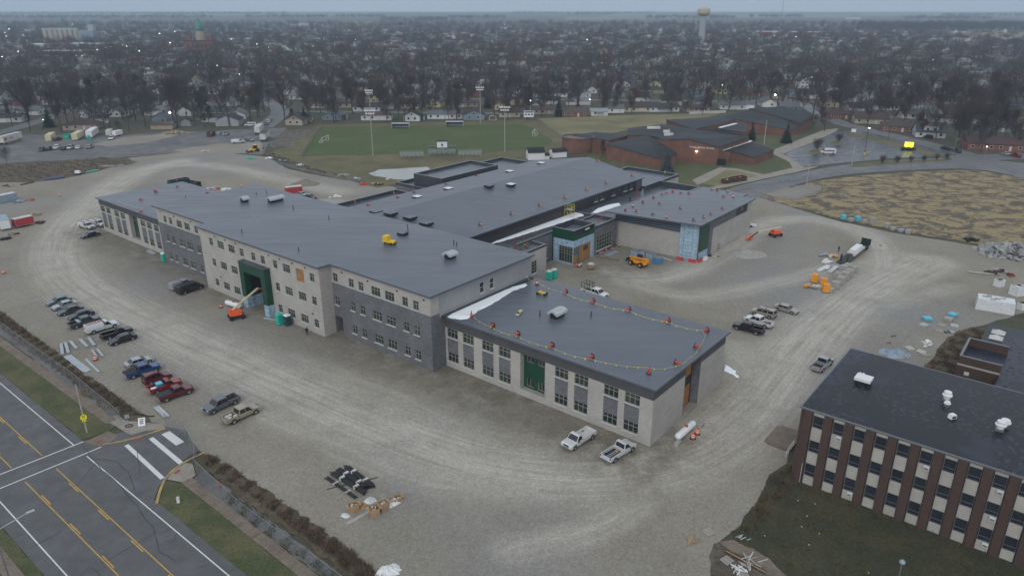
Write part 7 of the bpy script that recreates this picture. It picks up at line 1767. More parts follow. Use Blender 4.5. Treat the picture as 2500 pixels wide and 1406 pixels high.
o = thing('picket_fence','white picket fence behind the red brick school','fence',at((1684,279))); a_,b_ = at((1684,279)),at((1773,276)); n = 40; pk = MB().box((0,0,0),(.35,.05,1.5),'white',top=(.6,1)).mesh('picket')
for k in range(n): q = a_.lerp(b_,k / n) - a_; mk('picket',pk,o,(q.x,q.y,.1))
MB().tube((0,.05,.9),(b_ - a_) + Vector((0,.05,.9)),.05,4,'white').obj('rail',None,o)

# ================================================================ people
M('skin',(0.42,0.25,0.18),.6); M('cloth_white',(0.62,0.63,0.64),.9); M('cloth_black',(0.02,0.02,0.024),.9); M('cloth_jean',(0.05,0.07,0.12),.9); M('cloth_hiviz',(0.60,0.62,0.05),.8)
def person(lab,uv,ang,top,legs,hat=None,walk=.18,z=0):
 q = at(uv,z); o = thing('person',lab,'person',q,ang)
 V = [(0,0,.95),(0,0,1.2),(0,0,1.42),(0,0,1.52),(.02,0,1.6),(0,.19,1.42),(.05,.27,1.15),(.15,.25,.92),(.19,.24,.84),(0,-.19,1.42),(-.05,-.27,1.15),(.1,-.26,.92),(.15,-.25,.84),(0,.1,.9),(walk * .6,.11,.5),(walk * .7,.11,.08),(walk * .7 + .16,.12,.04),(0,-.1,.9),(-walk * .3,-.11,.5),(-walk,-.11,.08),(-walk + .16,-.12,.04)]
 E = [(0,1),(1,2),(2,3),(3,4),(2,5),(5,6),(6,7),(7,8),(2,9),(9,10),(10,11),(11,12),(0,13),(13,14),(14,15),(15,16),(0,17),(17,18),(18,19),(19,20)]
 rad = [.16,.165,.15,.065,.06,.085,.062,.05,.045,.085,.062,.05,.045,.11,.085,.06,.05,.11,.085,.06,.05]
 me = bpy.data.meshes.new('body'); me.from_pydata(V,E,[]); ob = bpy.data.objects.new('body',me); COL.objects.link(ob); md = ob.modifiers.new('s','SKIN'); sv = me.skin_vertices[0].data
 for i,r_ in enumerate(rad): sv[i].radius = (r_,r_)
 sv[0].use_root = True; ob.modifiers.new('d','SUBSURF').levels = 1; bpy.context.view_layer.update()
 m2 = bpy.data.meshes.new_from_object(ob.evaluated_get(bpy.context.evaluated_depsgraph_get())); bpy.data.objects.remove(ob)
 m2.materials.clear()
 for x in (top,legs,'skin','black'): m2.materials.append(MAT[x])
 for p_ in m2.polygons:
  c = p_.center; p_.material_index = 3 if c.z < .1 else (1 if c.z < .97 and abs(c.y) < .2 else (2 if (c.z > 1.5 or (c.z < .93 and abs(c.y) >= .2)) else 0)); p_.use_smooth = True
 mk('body',m2,o)
 MB().lathe([(.02,1.5),(.075,1.53),(.092,1.61),(.098,1.68),(.085,1.76),(.03,1.79)],12,(.03,0,0),'skin').obj('head',None,o,smooth=True)
 MB().lathe([(.105,1.68),(.1,1.76),(.05,1.815)],12,(.02,0,0),hat or 'black').obj('hard_hat' if hat else 'hair',None,o)
person('person in white top and jeans standing at the pale wall corner by the black van',(516,702),R(-60),'cloth_white','cloth_jean','white',.05); person('person in black walking along the pale front wall',(750,818),R(-50),'cloth_black','cloth_black',None,.2)
person('person in dark clothes standing beside the flatbed trailer',(2047,616),R(200),'cloth_black','cloth_jean',None,.05); person('person crouching worker in dark clothes on the low roof beside the hall wall',(1538,494),R(120),'cloth_black','cloth_black',None,.1,7.45); person('person in yellow vest on the rear low roof',(1623,430),R(180),'cloth_hiviz','cloth_jean','yellow',.1,7.15)
# ================================================================ bare trees
M('bark',(0.060,0.050,0.046),0.95,(0.085,0.072,0.065),1.5,randv=.15)
M('twig',(0.068,0.047,0.048),0.95,randv=.22); M('twig_grey',(0.072,0.063,0.062),0.95,randv=.2); M('twig_red',(0.100,0.045,0.038),0.95,randv=.2); M('twig_dark',(0.046,0.032,0.033),0.95,randv=.2)
M('needle',(0.022,0.036,0.030),0.95,randv=.2); M('needle_blue',(0.050,0.072,0.075),0.95)
def tri_mesh(name,V,F,mat):
 me = bpy.data.meshes.new(name); me.vertices.add(len(V)); me.vertices.foreach_set('co',np.asarray(V,np.float32).ravel())
 F = np.asarray(F,np.int32); n = len(F); me.loops.add(n * 3); me.loops.foreach_set('vertex_index',F.ravel()); me.polygons.add(n)
 me.polygons.foreach_set('loop_start',np.arange(0,3 * n,3,dtype=np.int32)); me.update(calc_edges=True); me.materials.append(MAT[mat] if isinstance(mat,str) else mat); me.update()
 return me
def grow(seed,h=16.0,spread=0.42,trunk=0.34,twigs=6,tw=.036,tl=1.35,dens=1.0,levels=4,nb=None):
 """limb tubes for the trunk mesh, thin triangles for the twig crown; oval crown on a rising leader"""
 r = random.Random(seed); limbs = MB(); TV,TF = [],[]
 def twig(p,d,L):
  dd = Vector(d); dd.normalize(); s = dd.orthogonal().normalized(); s.rotate(Matrix.Rotation(r.uniform(0,6.28),3,dd))
  k = len(TV); e = p + dd * L; TV.extend([tuple(p - s * tw / 2),tuple(p + s * tw / 2),tuple(e)]); TF.append((k,k + 1,k + 2))
 def rv(a): return Vector((r.uniform(-a,a),r.uniform(-a,a),r.uniform(-a,a)))
 def branch(p,d,L,rad,lev):
  n = 3; q = p; dd = d.copy()
  for i in range(n):
   dd = (dd + rv(.16) + Vector((0,0,.16))).normalized(); e = q + dd * (L / n)
   limbs.tube(q,e,max(rad * (1 - .75 * i / n),.012),4 if lev == 1 else 3,None,r2=max(rad * (1 - .75 * (i + 1) / n),.01),caps=False)
   if lev < 3:
    for k in range(2 if lev == 1 else 2):
     a = r.uniform(0,6.28); x = dd.orthogonal().normalized(); y = dd.cross(x)
     nd = (dd * .8 + (x * math.cos(a) + y * math.sin(a)) * r.uniform(.6,1.1) + Vector((0,0,.22))).normalized()
     branch(q.lerp(e,r.uniform(.4,1)),nd,L * r.uniform(.42,.62),rad * .5,lev + 1)
   if lev >= 2:
    for k in range(int(twigs * dens * (.35 if lev == 2 else .55))): twig(q.lerp(e,r.random()),dd * .6 + rv(.9) + Vector((0,0,.25)),tl * r.uniform(.35,1.0))
   q = e
 p = Vector((0,0,-.1)); d = Vector((0,0,1)); N = 7; top = h * .72; rad = h * .018; fork = r.random() < .5
 for i in range(N):
  d = (d + rv(.07) + Vector((0,0,.12))).normalized(); e = p + d * (top / N)
  limbs.tube(p,e,rad * (1 - .82 * i / N),6,None,r2=rad * (1 - .82 * (i + 1) / N),caps=False)
  f = (i + 1) / N
  if f > trunk:
   c = 2 if f < .9 else 4
   for k in range(c + (1 if f < .6 else 0)):
    a = r.uniform(0,6.28); t = (f - trunk) / (1 - trunk); L = h * spread * (.55 + .75 * math.sin(math.pi * min(.18 + .72 * t,1))) * r.uniform(.75,1.1) * .62
    branch(p.lerp(e,r.uniform(.3,1)),Vector((math.cos(a),math.sin(a),.55 + .75 * t)).normalized(),L,rad * (.5 - .3 * t) + .02,1)
  p = e
 return limbs,TV,TF
def make_tree(seed,mat,**kw):
 lb,V,F = grow(seed,**kw); return lb.mesh('trunk','bark'),tri_mesh('crown',V,F,mat)
TREES = [make_tree(1,'twig',h=17,spread=.52),make_tree(2,'twig_dark',h=18,spread=.46),make_tree(3,'twig_grey',h=15,spread=.60),make_tree(4,'twig',h=16,spread=.36,trunk=.4),make_tree(5,'twig_red',h=13,spread=.46),make_tree(6,'twig_dark',h=20,spread=.55,trunk=.3),make_tree(7,'twig_grey',h=17,spread=.54)]
SMALL = [make_tree(21,'twig',h=5,spread=1.05,trunk=.16,twigs=6,tw=.03,tl=.6),make_tree(22,'twig_dark',h=5,spread=1.0,trunk=.18,twigs=6,tw=.03,tl=.6)]
TH = [max(v.co.z for v in t[1].vertices) for t in TREES + SMALL]
def make_conifer(seed,h=12,mat='needle',r0=.27):
 r = random.Random(seed); V,F = [],[]
 n = 34
 for k in range(n):
  z = h * (.06 + .92 * k / n); rr = h * r0 * (1 - k / n) ** .85 + .15; m_ = max(6,int(22 * (1 - k / n)))
  for i in range(m_):
   a = r.uniform(0,6.28); L = rr * r.uniform(.7,1.15); w = .32 * r.uniform(.7,1.3) * (.6 + rr / 3); zz = z + r.uniform(-.2,.2)
   d = Vector((math.cos(a),math.sin(a),0)); s = Vector((-d.y,d.x,0)) * w
   for b0,b1,dz in ((.1,.62,.05),(.45,1.0,-.12)):
    k0 = len(V); p0 = d * L * b0 + Vector((0,0,zz + dz)); p1 = d * L * b1 + Vector((0,0,zz + dz - L * .22)); V.extend([tuple(p0),tuple((p0 + p1) / 2 + s),tuple(p1),tuple((p0 + p1) / 2 - s)]); F.extend([(k0,k0 + 1,k0 + 2),(k0,k0 + 2,k0 + 3)])
 tr = MB().tube((0,0,-.1),(0,0,h * .95),h * .018,6,None,r2=.03)
 return tr.mesh('trunk','bark'),tri_mesh('crown',V,F,mat)
CONS = [make_conifer(1,12,'needle'),make_conifer(2,10,'needle',.32),make_conifer(3,14,'needle_blue',.32)]
CH = [12,10,14]
def tree(pos,kind,s,lab,group,name='bare_tree',sxy=None,set_=None):
 t = (set_ or TREES)[kind]; o = mk(name,None,None,pos,random.uniform(0,6.28),lab,'tree',group)
 mk('trunk',t[0],o); mk('crown',t[1],o); o.scale = (s * (sxy or random.uniform(.9,1.15)),s * (sxy or random.uniform(.9,1.15)),s)
def hgt(uv,vt):
 X = P(*uv); lo,hi = 0,60
 for _ in range(40):
  m = (lo + hi) / 2; q = np.array([X.x,X.y,m - CAM_H]); v = 703 - FPX * (q @ _U) / (q @ _F)
  if v > vt: lo = m
  else: hi = m
 return lo
for k,(u,v,vt) in enumerate(((2156.5,402,376),(2189,399,377),(2220,398,378),(2255,396,376),(2286,393,373),(2310,393,370))):
 tree(P(u,v),k % 2,hgt((u,v),vt) / TH[7 + k % 2],'small bare vase shaped tree in the verge row along the drive','small verge trees',set_=SMALL)
tree(P(1996,370),0,hgt((1996,370),333) / TH[7],'thin bare tree on the planting island beside the white van',None,set_=SMALL); tree(P(2045,350),0,hgt((2045,350),324) / TH[7],'spreading bare tree on the middle planting island',None,set_=SMALL)
for u,v,vt,ks,lab,nm in ((1628,420,358,2,'blue green spruce beside the hall and red brick school','spruce_tree'),(1834,344,294,0,'dark spruce at the school courtyard corner','spruce_tree'),(1919,349,297,1,'dark broad spruce on the school lawn by the flagpole','spruce_tree'),(744,301,258,1,'dark evergreen tree at the corner of the soccer field','evergreen_tree'),(1364,284,232,0,'tall dark spruce among the houses behind the field','spruce_tree'),(1411,275,240,1,'dull green pine beside the spruce behind the field','pine_tree')):
 tree(P(u,v),ks,hgt((u,v),vt) / CH[ks],lab,None,nm,1.0 * hgt((u,v),vt) / CH[ks] / (hgt((u,v),vt) / CH[ks]),CONS)
hand = [(1468,387,338,3,'bare tree in front of the long brick wall'),(2012,322,262,0,'large bare tree at the bend of the street'),(1985,318,275,6,'bare tree behind the rear brick wing'),(2359,356,232,5,'very large dark bare tree at the street corner'),(2395,372,280,1,'dark bare tree beside the largest corner tree'),(2470,365,285,5,'wide dark bare tree at the right picture edge'),(2330,330,262,2,'grey bare tree in front of the white dormer house'),
  (17,399,352,2,'bare tree on the mound beside the semi trailer'),(182,292,228,1,'tall bare tree beside the street by the white gabled house'),(137,301,258,3,'slim bare tree by the street kerb'),(225,263,205,0,'bare tree beyond the white gabled house'),(372,300,222,6,'large bare tree behind the tan garage'),(634,286,236,6,'round bare tree at the side street bend'),(500,280,230,2,'bare tree behind the grey gabled garage'),
  (290,322,288,2,'pale bare bush tree by the box trailers'),(715,303,262,3,'bare tree beside the dark evergreen'),(1010,290,240,4,'reddish bare tree among the houses behind the dugouts'),(1120,290,262,4,'small reddish bare tree behind the far touchline'),(1268,283,220,0,'bare tree beside the scoreboard'),(1476,276,228,2,'bare tree in front of the pale house row'),(1500,275,240,2,'low forked bare tree beside the white house'),(1675,279,240,6,'bare tree at the picket fence end'),(1715,282,236,6,'slender bare tree behind the picket fence'),(2300,300,248,2,'bare tree between the white houses'),(2160,285,222,1,'dark bare tree behind the brown gabled house'),(2212,294,230,5,'twisted bare tree behind the brick ranch house'),(2100,282,225,0,'bare tree above the long maroon roof'),(2240,262,210,3,'upright bare tree behind the porch house')]
for u,v,vt,k,lab in hand: tree(P(u,v),k,hgt((u,v),vt) / TH[k],lab,None,sxy=None)

# ================================================================ houses
for n_,c_ in dict(white=(.60,.61,.61),cream=(.52,.47,.36),tan=(.36,.31,.25),grey=(.34,.36,.38),blue=(.20,.26,.31),brick=(.20,.085,.065),yellow=(.52,.45,.28)).items(): M('house_' + n_,c_,.8,tuple(x * .85 for x in c_),.5,obj=True,randv=.12)
for n_,c_ in dict(dark=(.040,.042,.048),brown=(.085,.060,.052),grey=(.13,.135,.145),maroon=(.075,.040,.040),green=(.055,.070,.070),pale=(.24,.25,.26)).items(): M('shingle_' + n_,c_,.75,tuple(x * .8 for x in c_),1.2,obj=True,randv=.18)
def house_parts(o,L,w,h,pitch,wall,roofm,style='gable',storeys=1,porch=False,dormer=False,garage=False,chim=True,detail=True):
 """o: Empty; ridge runs along x"""
 H = h * storeys; rh = w / 2 * pitch; ov = .4
 MB().box((0,0,0),(L,w,H),'house_' + wall).obj('wall',None,o)
 r_ = MB()
 if style == 'gable':
  MB().add([(s * (L / 2 - .01),y,z) for s in (-1,1) for y,z in ((-w / 2,H),(0,H + rh),(w / 2,H))],[(0,1,2),(5,4,3),(0,3,4,1),(1,4,5,2)],'house_' + wall).obj('gable',None,o)
  a,e = L / 2 + ov,w / 2 + ov; zl = H - ov * pitch
  vs = [(-a,-e,zl),(a,-e,zl),(a,0,H + rh),(-a,0,H + rh),(-a,e,zl),(a,e,zl)]
  r_.add(vs + [(x,y,z + .16) for x,y,z in vs],[(6,7,8,9),(9,8,11,10),(0,1,7,6),(5,4,10,11),(1,2,8,7),(2,5,11,8),(3,0,6,9),(4,3,9,10),(0,3,2,1),(3,4,5,2)],'shingle_' + roofm)
 else:
  a,e = L / 2 + ov,w / 2 + ov; x = max(.3,L / 2 - w * .45)
  r_.add([(-a,-e,H),(a,-e,H),(a,e,H),(-a,e,H),(-x,0,H + rh),(x,0,H + rh)],[(0,1,5,4),(1,2,5),(2,3,4,5),(3,0,4),(3,2,1,0)],'shingle_' + roofm)
 rf = r_.obj('roof',None,o)
 if chim: MB().box((L * .2,w * .1,H + rh * .5),(.6,.6,rh * .5 + .8),'brick_brown').obj('chimney',None,rf)
 wm = MB().box((0,0,0),(1.1,.08,1.2),'glass_old').mesh('window'); fr = MB().box((0,.01,-.1),(1.35,.06,1.4),'frame_white').mesh('frame')
 def win(x,y,z,rz):
  q = mk('window',wm,o,(x,y,z),rz); mk('frame',fr,q,(0,.02,0))
 if detail:
  for st in range(storeys):
   n = max(2,int(L / 3.6))
   for k in range(n):
    x = -L / 2 + L * (k + .5) / n
    if not (k == n // 2 and st == 0): win(x,-w / 2 - .05,st * h + 1.0,0)
  for z in ([1.0] if storeys == 1 else [1.0,h + 1.0]): win(-L / 2 - .05,-w * .2,z,-math.pi / 2); win(-L / 2 - .05,w * .2,z,-math.pi / 2); win(L / 2 + .05,w * .15,z,math.pi / 2)
  MB().box((-L / 2 + L * (max(2,int(L / 3.6)) // 2 + .5) / max(2,int(L / 3.6)),-w / 2 - .03,0),(1.0,.08,2.1),'white_dirty').obj('door',None,o)
  if style == 'gable' and rh > 1.6: MB().box((-L / 2 - .03,0,H + .3),(.06,.8,.9),'glass_old').obj('attic_window',None,o)
 if porch:
  MB().box((0,-w / 2 - 1.1,2.4),(L * .5,2.2,.2),'shingle_' + roofm).obj('porch_roof',None,o)
  for x in (-L * .22,0,L * .22): MB().box((x,-w / 2 - 2.0,0),(.18,.18,2.4),'white').obj('porch_post',None,o)
 if dormer:
  MB().box((0,-w * .24,H + .1),(L * .5,w * .4,rh * .72),'house_' + wall).obj('dormer',None,o); MB().box((0,-w * .26,H + rh * .72 + .1),(L * .54,w * .5,.15),'shingle_' + roofm).obj('dormer_roof',None,o)
  for x in (-L * .12,L * .12): win(x,-w * .24 - w * .2 - .05,H + .6,0)
 if garage:
  gx = L / 2 + 3.0; MB().box((gx,.6,0),(6.0,w * .75,h),'house_' + wall).obj('garage',None,o); MB().box((gx,.6 - w * .375 - .03,0),(4.4,.06,2.2),'white').obj('garage_door',None,o)
  MB().add([(gx - 3.2,.6 - w * .4,h),(gx + 3.3,.6 - w * .4,h),(gx + 3.3,.6 + w * .4,h),(gx - 3.2,.6 + w * .4,h),(gx - 3.2,.6,h + w * .2),(gx + 3.3,.6,h + w * .2)],[(0,1,5,4),(2,3,4,5),(1,2,5),(3,0,4)],'shingle_' + roofm).obj('garage_roof',None,o)
def house(lab,uv,ang,L,w,h=2.7,pitch=.45,wall='white',roofm='dark',name='house',z=1.5,**kw):
 q = P(*uv,z); o = thing(name,lab,'house',(q.x,q.y,0),R(ang)); house_parts(o,L,w,h,pitch,wall,roofm,**kw); HP.append((q.x,q.y,max(L,w) * .6)); return o
HP = []
hs_ = [
 ('white one and a half storey house with grey roof beside the street',(217,279),60,8,7,2.7,.8,'white','grey',dict(storeys=1)),('low house with wide maroon hip roof behind the trailers',(203,307),12,16,11,2.6,.4,'tan','maroon',dict(style='hip')),('grey roofed white extension house behind the maroon roof',(243,292),20,9,6,2.6,.4,'white','dark',{}),('white gabled house with black roof further up the street',(281,266),70,12,9,2.7,.5,'white','dark',{}),
 ('tan garage with brown roof behind the debris heap',(399,307),5,11,6,2.4,.4,'tan','brown',dict(detail=False)),('large grey gabled garage facing the old car park',(561,298),95,11,12,3.2,.42,'grey','dark',dict(chim=False,detail=False)),('white house wing with black roof attached to the grey garage',(521,290),5,11,7,2.7,.45,'white','dark',{}),('two storey white gabled house behind the grey garage',(548,266),100,10,8,2.8,.75,'white','grey',dict(storeys=2)),('white house with pale grey gable roof behind the white van',(581,282),100,12,10,2.8,.45,'white','grey',{}),('small grey shed house in the trees by the lit lamp',(458,300),90,5,5,2.6,.6,'grey','dark',dict(detail=False)),
 ('long white low house with two front gables',(770,236),2,34,10,2.8,.4,'white','grey',dict(porch=True)),('long dark roofed open shed behind the evergreen',(812,256),2,30,7,2.6,.2,'cream','maroon',dict(chim=False)),('blue grey house with open porch gable behind the evergreen',(815,284),92,12,11,2.7,.4,'blue','grey',dict(porch=True)),
 ('white ranch house with dark roof and white garage door',(896,264),2,17,8,2.7,.4,'white','dark',{}),('small white garage with grey hip roof',(950,259),2,6,6,2.7,.4,'white','grey',dict(style='hip',detail=False)),('yellow gabled house with red brick front',(1062,254),80,10,10,2.8,.6,'yellow','dark',{}),('brown hip roofed ranch house beside the yellow gable',(1130,254),2,19,9,2.6,.4,'tan','brown',dict(style='hip')),('white house with brown hip roof and bare front yard',(921,285),2,17,9,2.7,.4,'white','brown',dict(style='hip')),('dark house with tall white front windows',(1007,287),92,10,9,3.0,.5,'white','dark',dict(porch=True)),('long white house with grey roof and teal side shed',(1087,282),2,20,8,2.7,.4,'white','grey',dict(garage=False)),('dark navy house with wide front gable behind the field',(1157,284),92,10,12,2.8,.4,'blue','dark',{}),
 ('white cottage with maroon roof beside the scoreboard',(1244,278),2,12,8,2.7,.45,'cream','maroon',{}),('beige cottage with dark gable roof right of the scoreboard',(1331,271),4,15,8,2.7,.45,'tan','brown',{}),('brown shingled house with hip roof behind the spruce',(1401,276),4,15,10,2.6,.45,'brick','brown',dict(style='hip')),('white house with glazed porch and pale roof',(1461,275),4,10,7,2.7,.35,'white','pale',dict(porch=True)),('small white house with grey roof at the rough grass edge',(1501,268),4,10,8,2.7,.45,'white','grey',{}),('white walled house with large brown roof at the rough grass edge',(1552,265),4,17,9,2.7,.6,'cream','brown',{}),('white house with black roof and covered patio at the rough grass edge',(1618,265),4,18,9,2.7,.45,'white','dark',dict(porch=True)),('beige house with white porch near the picket fence',(1700,266),4,14,8,2.6,.35,'tan','maroon',dict(porch=True)),('white house with grey roof and a two storey gable behind the picket fence',(1786,260),-6,15,8,2.8,.5,'white','grey',dict(garage=True)),
 ('brown ranch house across the street from the rear brick wing',(1843,228),-5,15,9,2.7,.4,'brick','brown',{}),('tan brick house with hip roof across the street',(1893,235),-5,14,9,2.7,.4,'tan','brown',dict(style='hip')),('blue grey gabled house beside the tan brick one',(1927,231),85,9,7,2.8,.8,'blue','grey',{}),('long low brick house with maroon roof behind the bend trees',(2064,282),-16,26,9,2.6,.35,'brick','maroon',{}),('beige house with brown roof and triple gable window',(2124,293),-14,17,10,2.7,.55,'cream','brown',{}),('red brick ranch house with brown roof facing the street',(2201,313),-20,19,9,2.7,.38,'brick','brown',{}),('white house with green grey roof and wide dormer',(2268,325),-20,13,11,2.8,.75,'white','green',dict(dormer=True)),('white flat fronted house with black roof behind the dormer house',(2301,293),-14,13,9,3.0,.3,'white','dark',{}),('house with three bay white porch windows',(2231,281),-12,15,10,2.7,.45,'white','green',dict(porch=True)),('tall white gabled house with pale roof among the trees',(2278,279),70,12,9,3.0,.8,'white','pale',{}),('white house with maroon roof behind the beige one',(2164,261),-12,14,9,2.7,.5,'white','maroon',{}),
 ('small white gabled cottage deep in the trees',(2090,231),80,9,7,2.7,.7,'white','grey',{}),('white gabled cottage beside another deep in the trees',(2127,231),80,9,7,2.7,.8,'white','dark',{}),('cream cottage with grey roof deep in the trees',(2167,231),-8,13,8,2.7,.5,'cream','grey',{}),('large white gabled house with steep roof deep in the trees',(2278,222),70,12,10,3.0,.9,'white','grey',{}),('long dark roofed ranch house with white entrance on the right',(2445,272),-10,20,10,2.7,.45,'brick','dark',{}),('grey roofed house with pale gable by the curved street',(2468,196),70,14,11,3.0,.7,'white','dark',{}),('long low dark red building at the right picture edge',(2455,356),-14,34,12,3.0,.35,'brick','maroon',dict(chim=False)),('blue grey house half hidden by the corner tree',(2430,312),-14,15,10,2.7,.4,'blue','green',{}),('white porch house beneath the corner trees',(2392,345),-18,12,8,2.7,.4,'white','dark',dict(porch=True)),
 ('large grey metal roofed hall among distant trees',(2448,136),-6,34,18,4.0,.4,'white','pale',dict(detail=False,chim=False)),('pale barn with curved dark roof among distant trees',(2268,110),-4,40,18,4.0,.35,'cream','dark',dict(detail=False,chim=False)),('grey farm house with pale gable by the car headlights street',(160,225),30,16,12,3.0,.6,'grey','pale',{}),('grey roofed house near the left picture edge',(90,225),20,20,11,3.0,.4,'white','pale',{}),('white house with boat parked in front at the left edge',(25,290),10,14,8,2.7,.4,'white','dark',{}),('big white roofed shop building on the left',(135,165),8,24,10,4.0,.3,'white','pale',dict(detail=False)),('bright blue roofed small house on the left',(363,178),20,10,7,3.0,.4,'white','green',{}),('steep brown roofed tall house on the left',(182,203),40,12,11,3.2,.9,'tan','brown',{}),('grey house with hip roof beyond the street',(270,205),15,14,12,3.0,.6,'grey','grey',dict(style='hip'))]
for lab,uv,ang,L,w,h,pt,wl_,rf,kw in hs_: house(lab,uv,ang,L,w,h,pt,wl_,rf,**kw)
PROT = []
pk_ = [('white gabled house with dark roof among the bare trees',12,8,2.8,.6,'white','dark',{}),('white house with grey roof among the bare trees',15,9,2.8,.45,'white','grey',{}),('cream house with brown roof among the bare trees',14,9,2.8,.5,'cream','brown',dict(porch=True)),('grey house with dark hip roof among the bare trees',14,10,2.8,.5,'grey','dark',dict(style='hip')),('two storey white house with steep dark roof among the bare trees',10,8,2.8,.85,'white','dark',dict(storeys=2)),('brick ranch house with maroon roof among the bare trees',17,9,2.7,.4,'brick','maroon',{}),('blue grey house with grey roof among the bare trees',12,9,2.8,.6,'blue','grey',{}),('tan house with green grey roof among the bare trees',14,9,2.8,.5,'tan','green',dict(garage=True)),('white house with pale roof among the bare trees',16,8,2.8,.4,'white','pale',{}),('yellow house with dark roof among the bare trees',12,9,2.8,.6,'yellow','dark',{})]
for lab,L,w,h,pt,wl_,rf,kw in pk_:
 o = bpy.data.objects.new('house',None); COL.objects.link(o); house_parts(o,L,w,h,pt,wl_,rf,**kw); PROT.append([o,lab,False])
def inpoly(x,y,poly):
 c = False; j = len(poly) - 1
 for i in range(len(poly)):
  xi,yi = poly[i]; xj,yj = poly[j]
  if (yi > y) != (yj > y) and x < (xj - xi) * (y - yi) / (yj - yi + 1e-12) + xi: c = not c
  j = i
 return c
site = [(p.x,p.y) for p in px([(-400,470),(-260,395),(-200,352),(0,322),(200,322),(330,322),(440,315),(560,310),(690,303),(770,302),(880,300),(1000,300),(1200,298),(1310,291),(1390,286),(1480,280),(1780,274),(1790,268),(1890,262),(2010,300),(2060,312),(2330,365),(2420,384),(2620,425),(2900,600),(2700,1500),(-400,1500)])]
roads = [smooth_poly([Vector((p.x,p.y)) for p in px(l)],1,False) for l in ([(-200,372),(0,325),(110,292),(200,258),(290,232),(380,200)],[(640,312),(672,290),(690,270),(660,250),(640,238)],[(1900,240),(1960,252),(2040,300),(2130,320),(2300,360),(2420,396)],[(1750,252),(1860,246),(1930,250)],[(2300,175),(2420,200),(2380,235),(2340,250)])]
openf = [[(p.x,p.y) for p in px(l)] for l in ([(830,66),(930,62),(930,54),(830,54)],[(1380,50),(1730,47),(1730,40),(1380,42)],[(1470,40),(1800,38),(1800,34),(1470,35)],[(2310,95),(2500,95),(2540,82),(2300,80)],[(1800,45),(2080,43),(2080,36),(1800,37)],[(2350,100),(2420,118),(2380,120),(2330,102)])]
def free(x,y,m=0.0,roadm=7.0):
 if inpoly(x,y,site): return False
 for l in roads:
  d = near_line(np.array([[x,y]]),l)[0][0]
  if d < roadm: return False
 for p in openf:
  if inpoly(x,y,p): return False
 return True
def infrus(x,y,pad=1.08): return y > 60 and abs(x) < 0.705 / math.cos(PITCH) * pad * (y * math.cos(PITCH) + (CAM_H) * math.sin(PITCH))
rr = random.Random(11)
def region(x,y):
 a = 'behind the old car park' if x < -.27 * y else 'behind the soccer field' if x < .03 * y else 'behind the red brick school' if x < .27 * y else 'beyond the wet car park'
 return a + (', first rows' if y < 470 else ', middle rows' if y < 560 else ', farther rows')
grid = []
ga = R(-4)
for row in range(0,46):
 y0 = 395 + row * 27 + (row // 2) * 16
 if y0 > 2100: break
 for k in range(-90,90):
  x0 = k * 19.5 + (row % 3) * 5
  x = x0 * math.cos(ga) - (y0 - 400) * math.sin(ga) + rr.uniform(-3,3); y = x0 * math.sin(ga) + y0 + rr.uniform(-3.5,3.5)
  if not infrus(x,y): continue
  if rr.random() < .22 + .25 * (y > 1100): continue
  if not free(x,y,8,11): continue
  if any((x - a) ** 2 + (y - b) ** 2 < (9 + c) ** 2 for a,b,c in HP): continue
  grid.append((y,x,row))
grid.sort()
for row in range(1,18,2):
 y0 = 395 + row * 27 + (row // 2) * 16 + 21; seg = []
 for k in range(-70,71):
  x0 = k * 12.0; x = x0 * math.cos(ga) - (y0 - 400) * math.sin(ga); y = x0 * math.sin(ga) + y0
  if infrus(x,y,1.05) and free(x,y,0,4): seg.append((x,y))
  else:
   if len(seg) > 3: ribbon('street',seg,6.5,.028,'street_asphalt')
   seg = []
 if len(seg) > 3: ribbon('street',seg,6.5,.028,'street_asphalt')
for k,(y,x,row) in enumerate(grid[:230]):
 i = rr.choice([0,0,1,1,2,3,4,4,5,6,7,8,9]); pr_ = PROT[i]; ang = (0 if row % 2 == 0 else math.pi) + ga + (rr.choice([0,0,math.pi / 2,-math.pi / 2])) + rr.uniform(-.06,.06)
 s = rr.uniform(.9,1.12)
 if not pr_[2]:
  o = pr_[0]; pr_[2] = True; o.location = (x,y,0); o.rotation_euler = (0,0,ang); o['label'] = pr_[1].replace('among the bare trees',region(x,y)); o['category'] = 'house'; o['group'] = 'houses of the neighbourhood'; o.scale = (s,s,s)
 else: dup(pr_[0],(x,y,0),ang,pr_[1].replace('among the bare trees',region(x,y)),scale=s)
for pr_ in PROT:
 if not pr_[2]:
  for c in list(pr_[0].children_recursive): bpy.data.objects.remove(c)
  bpy.data.objects.remove(pr_[0])
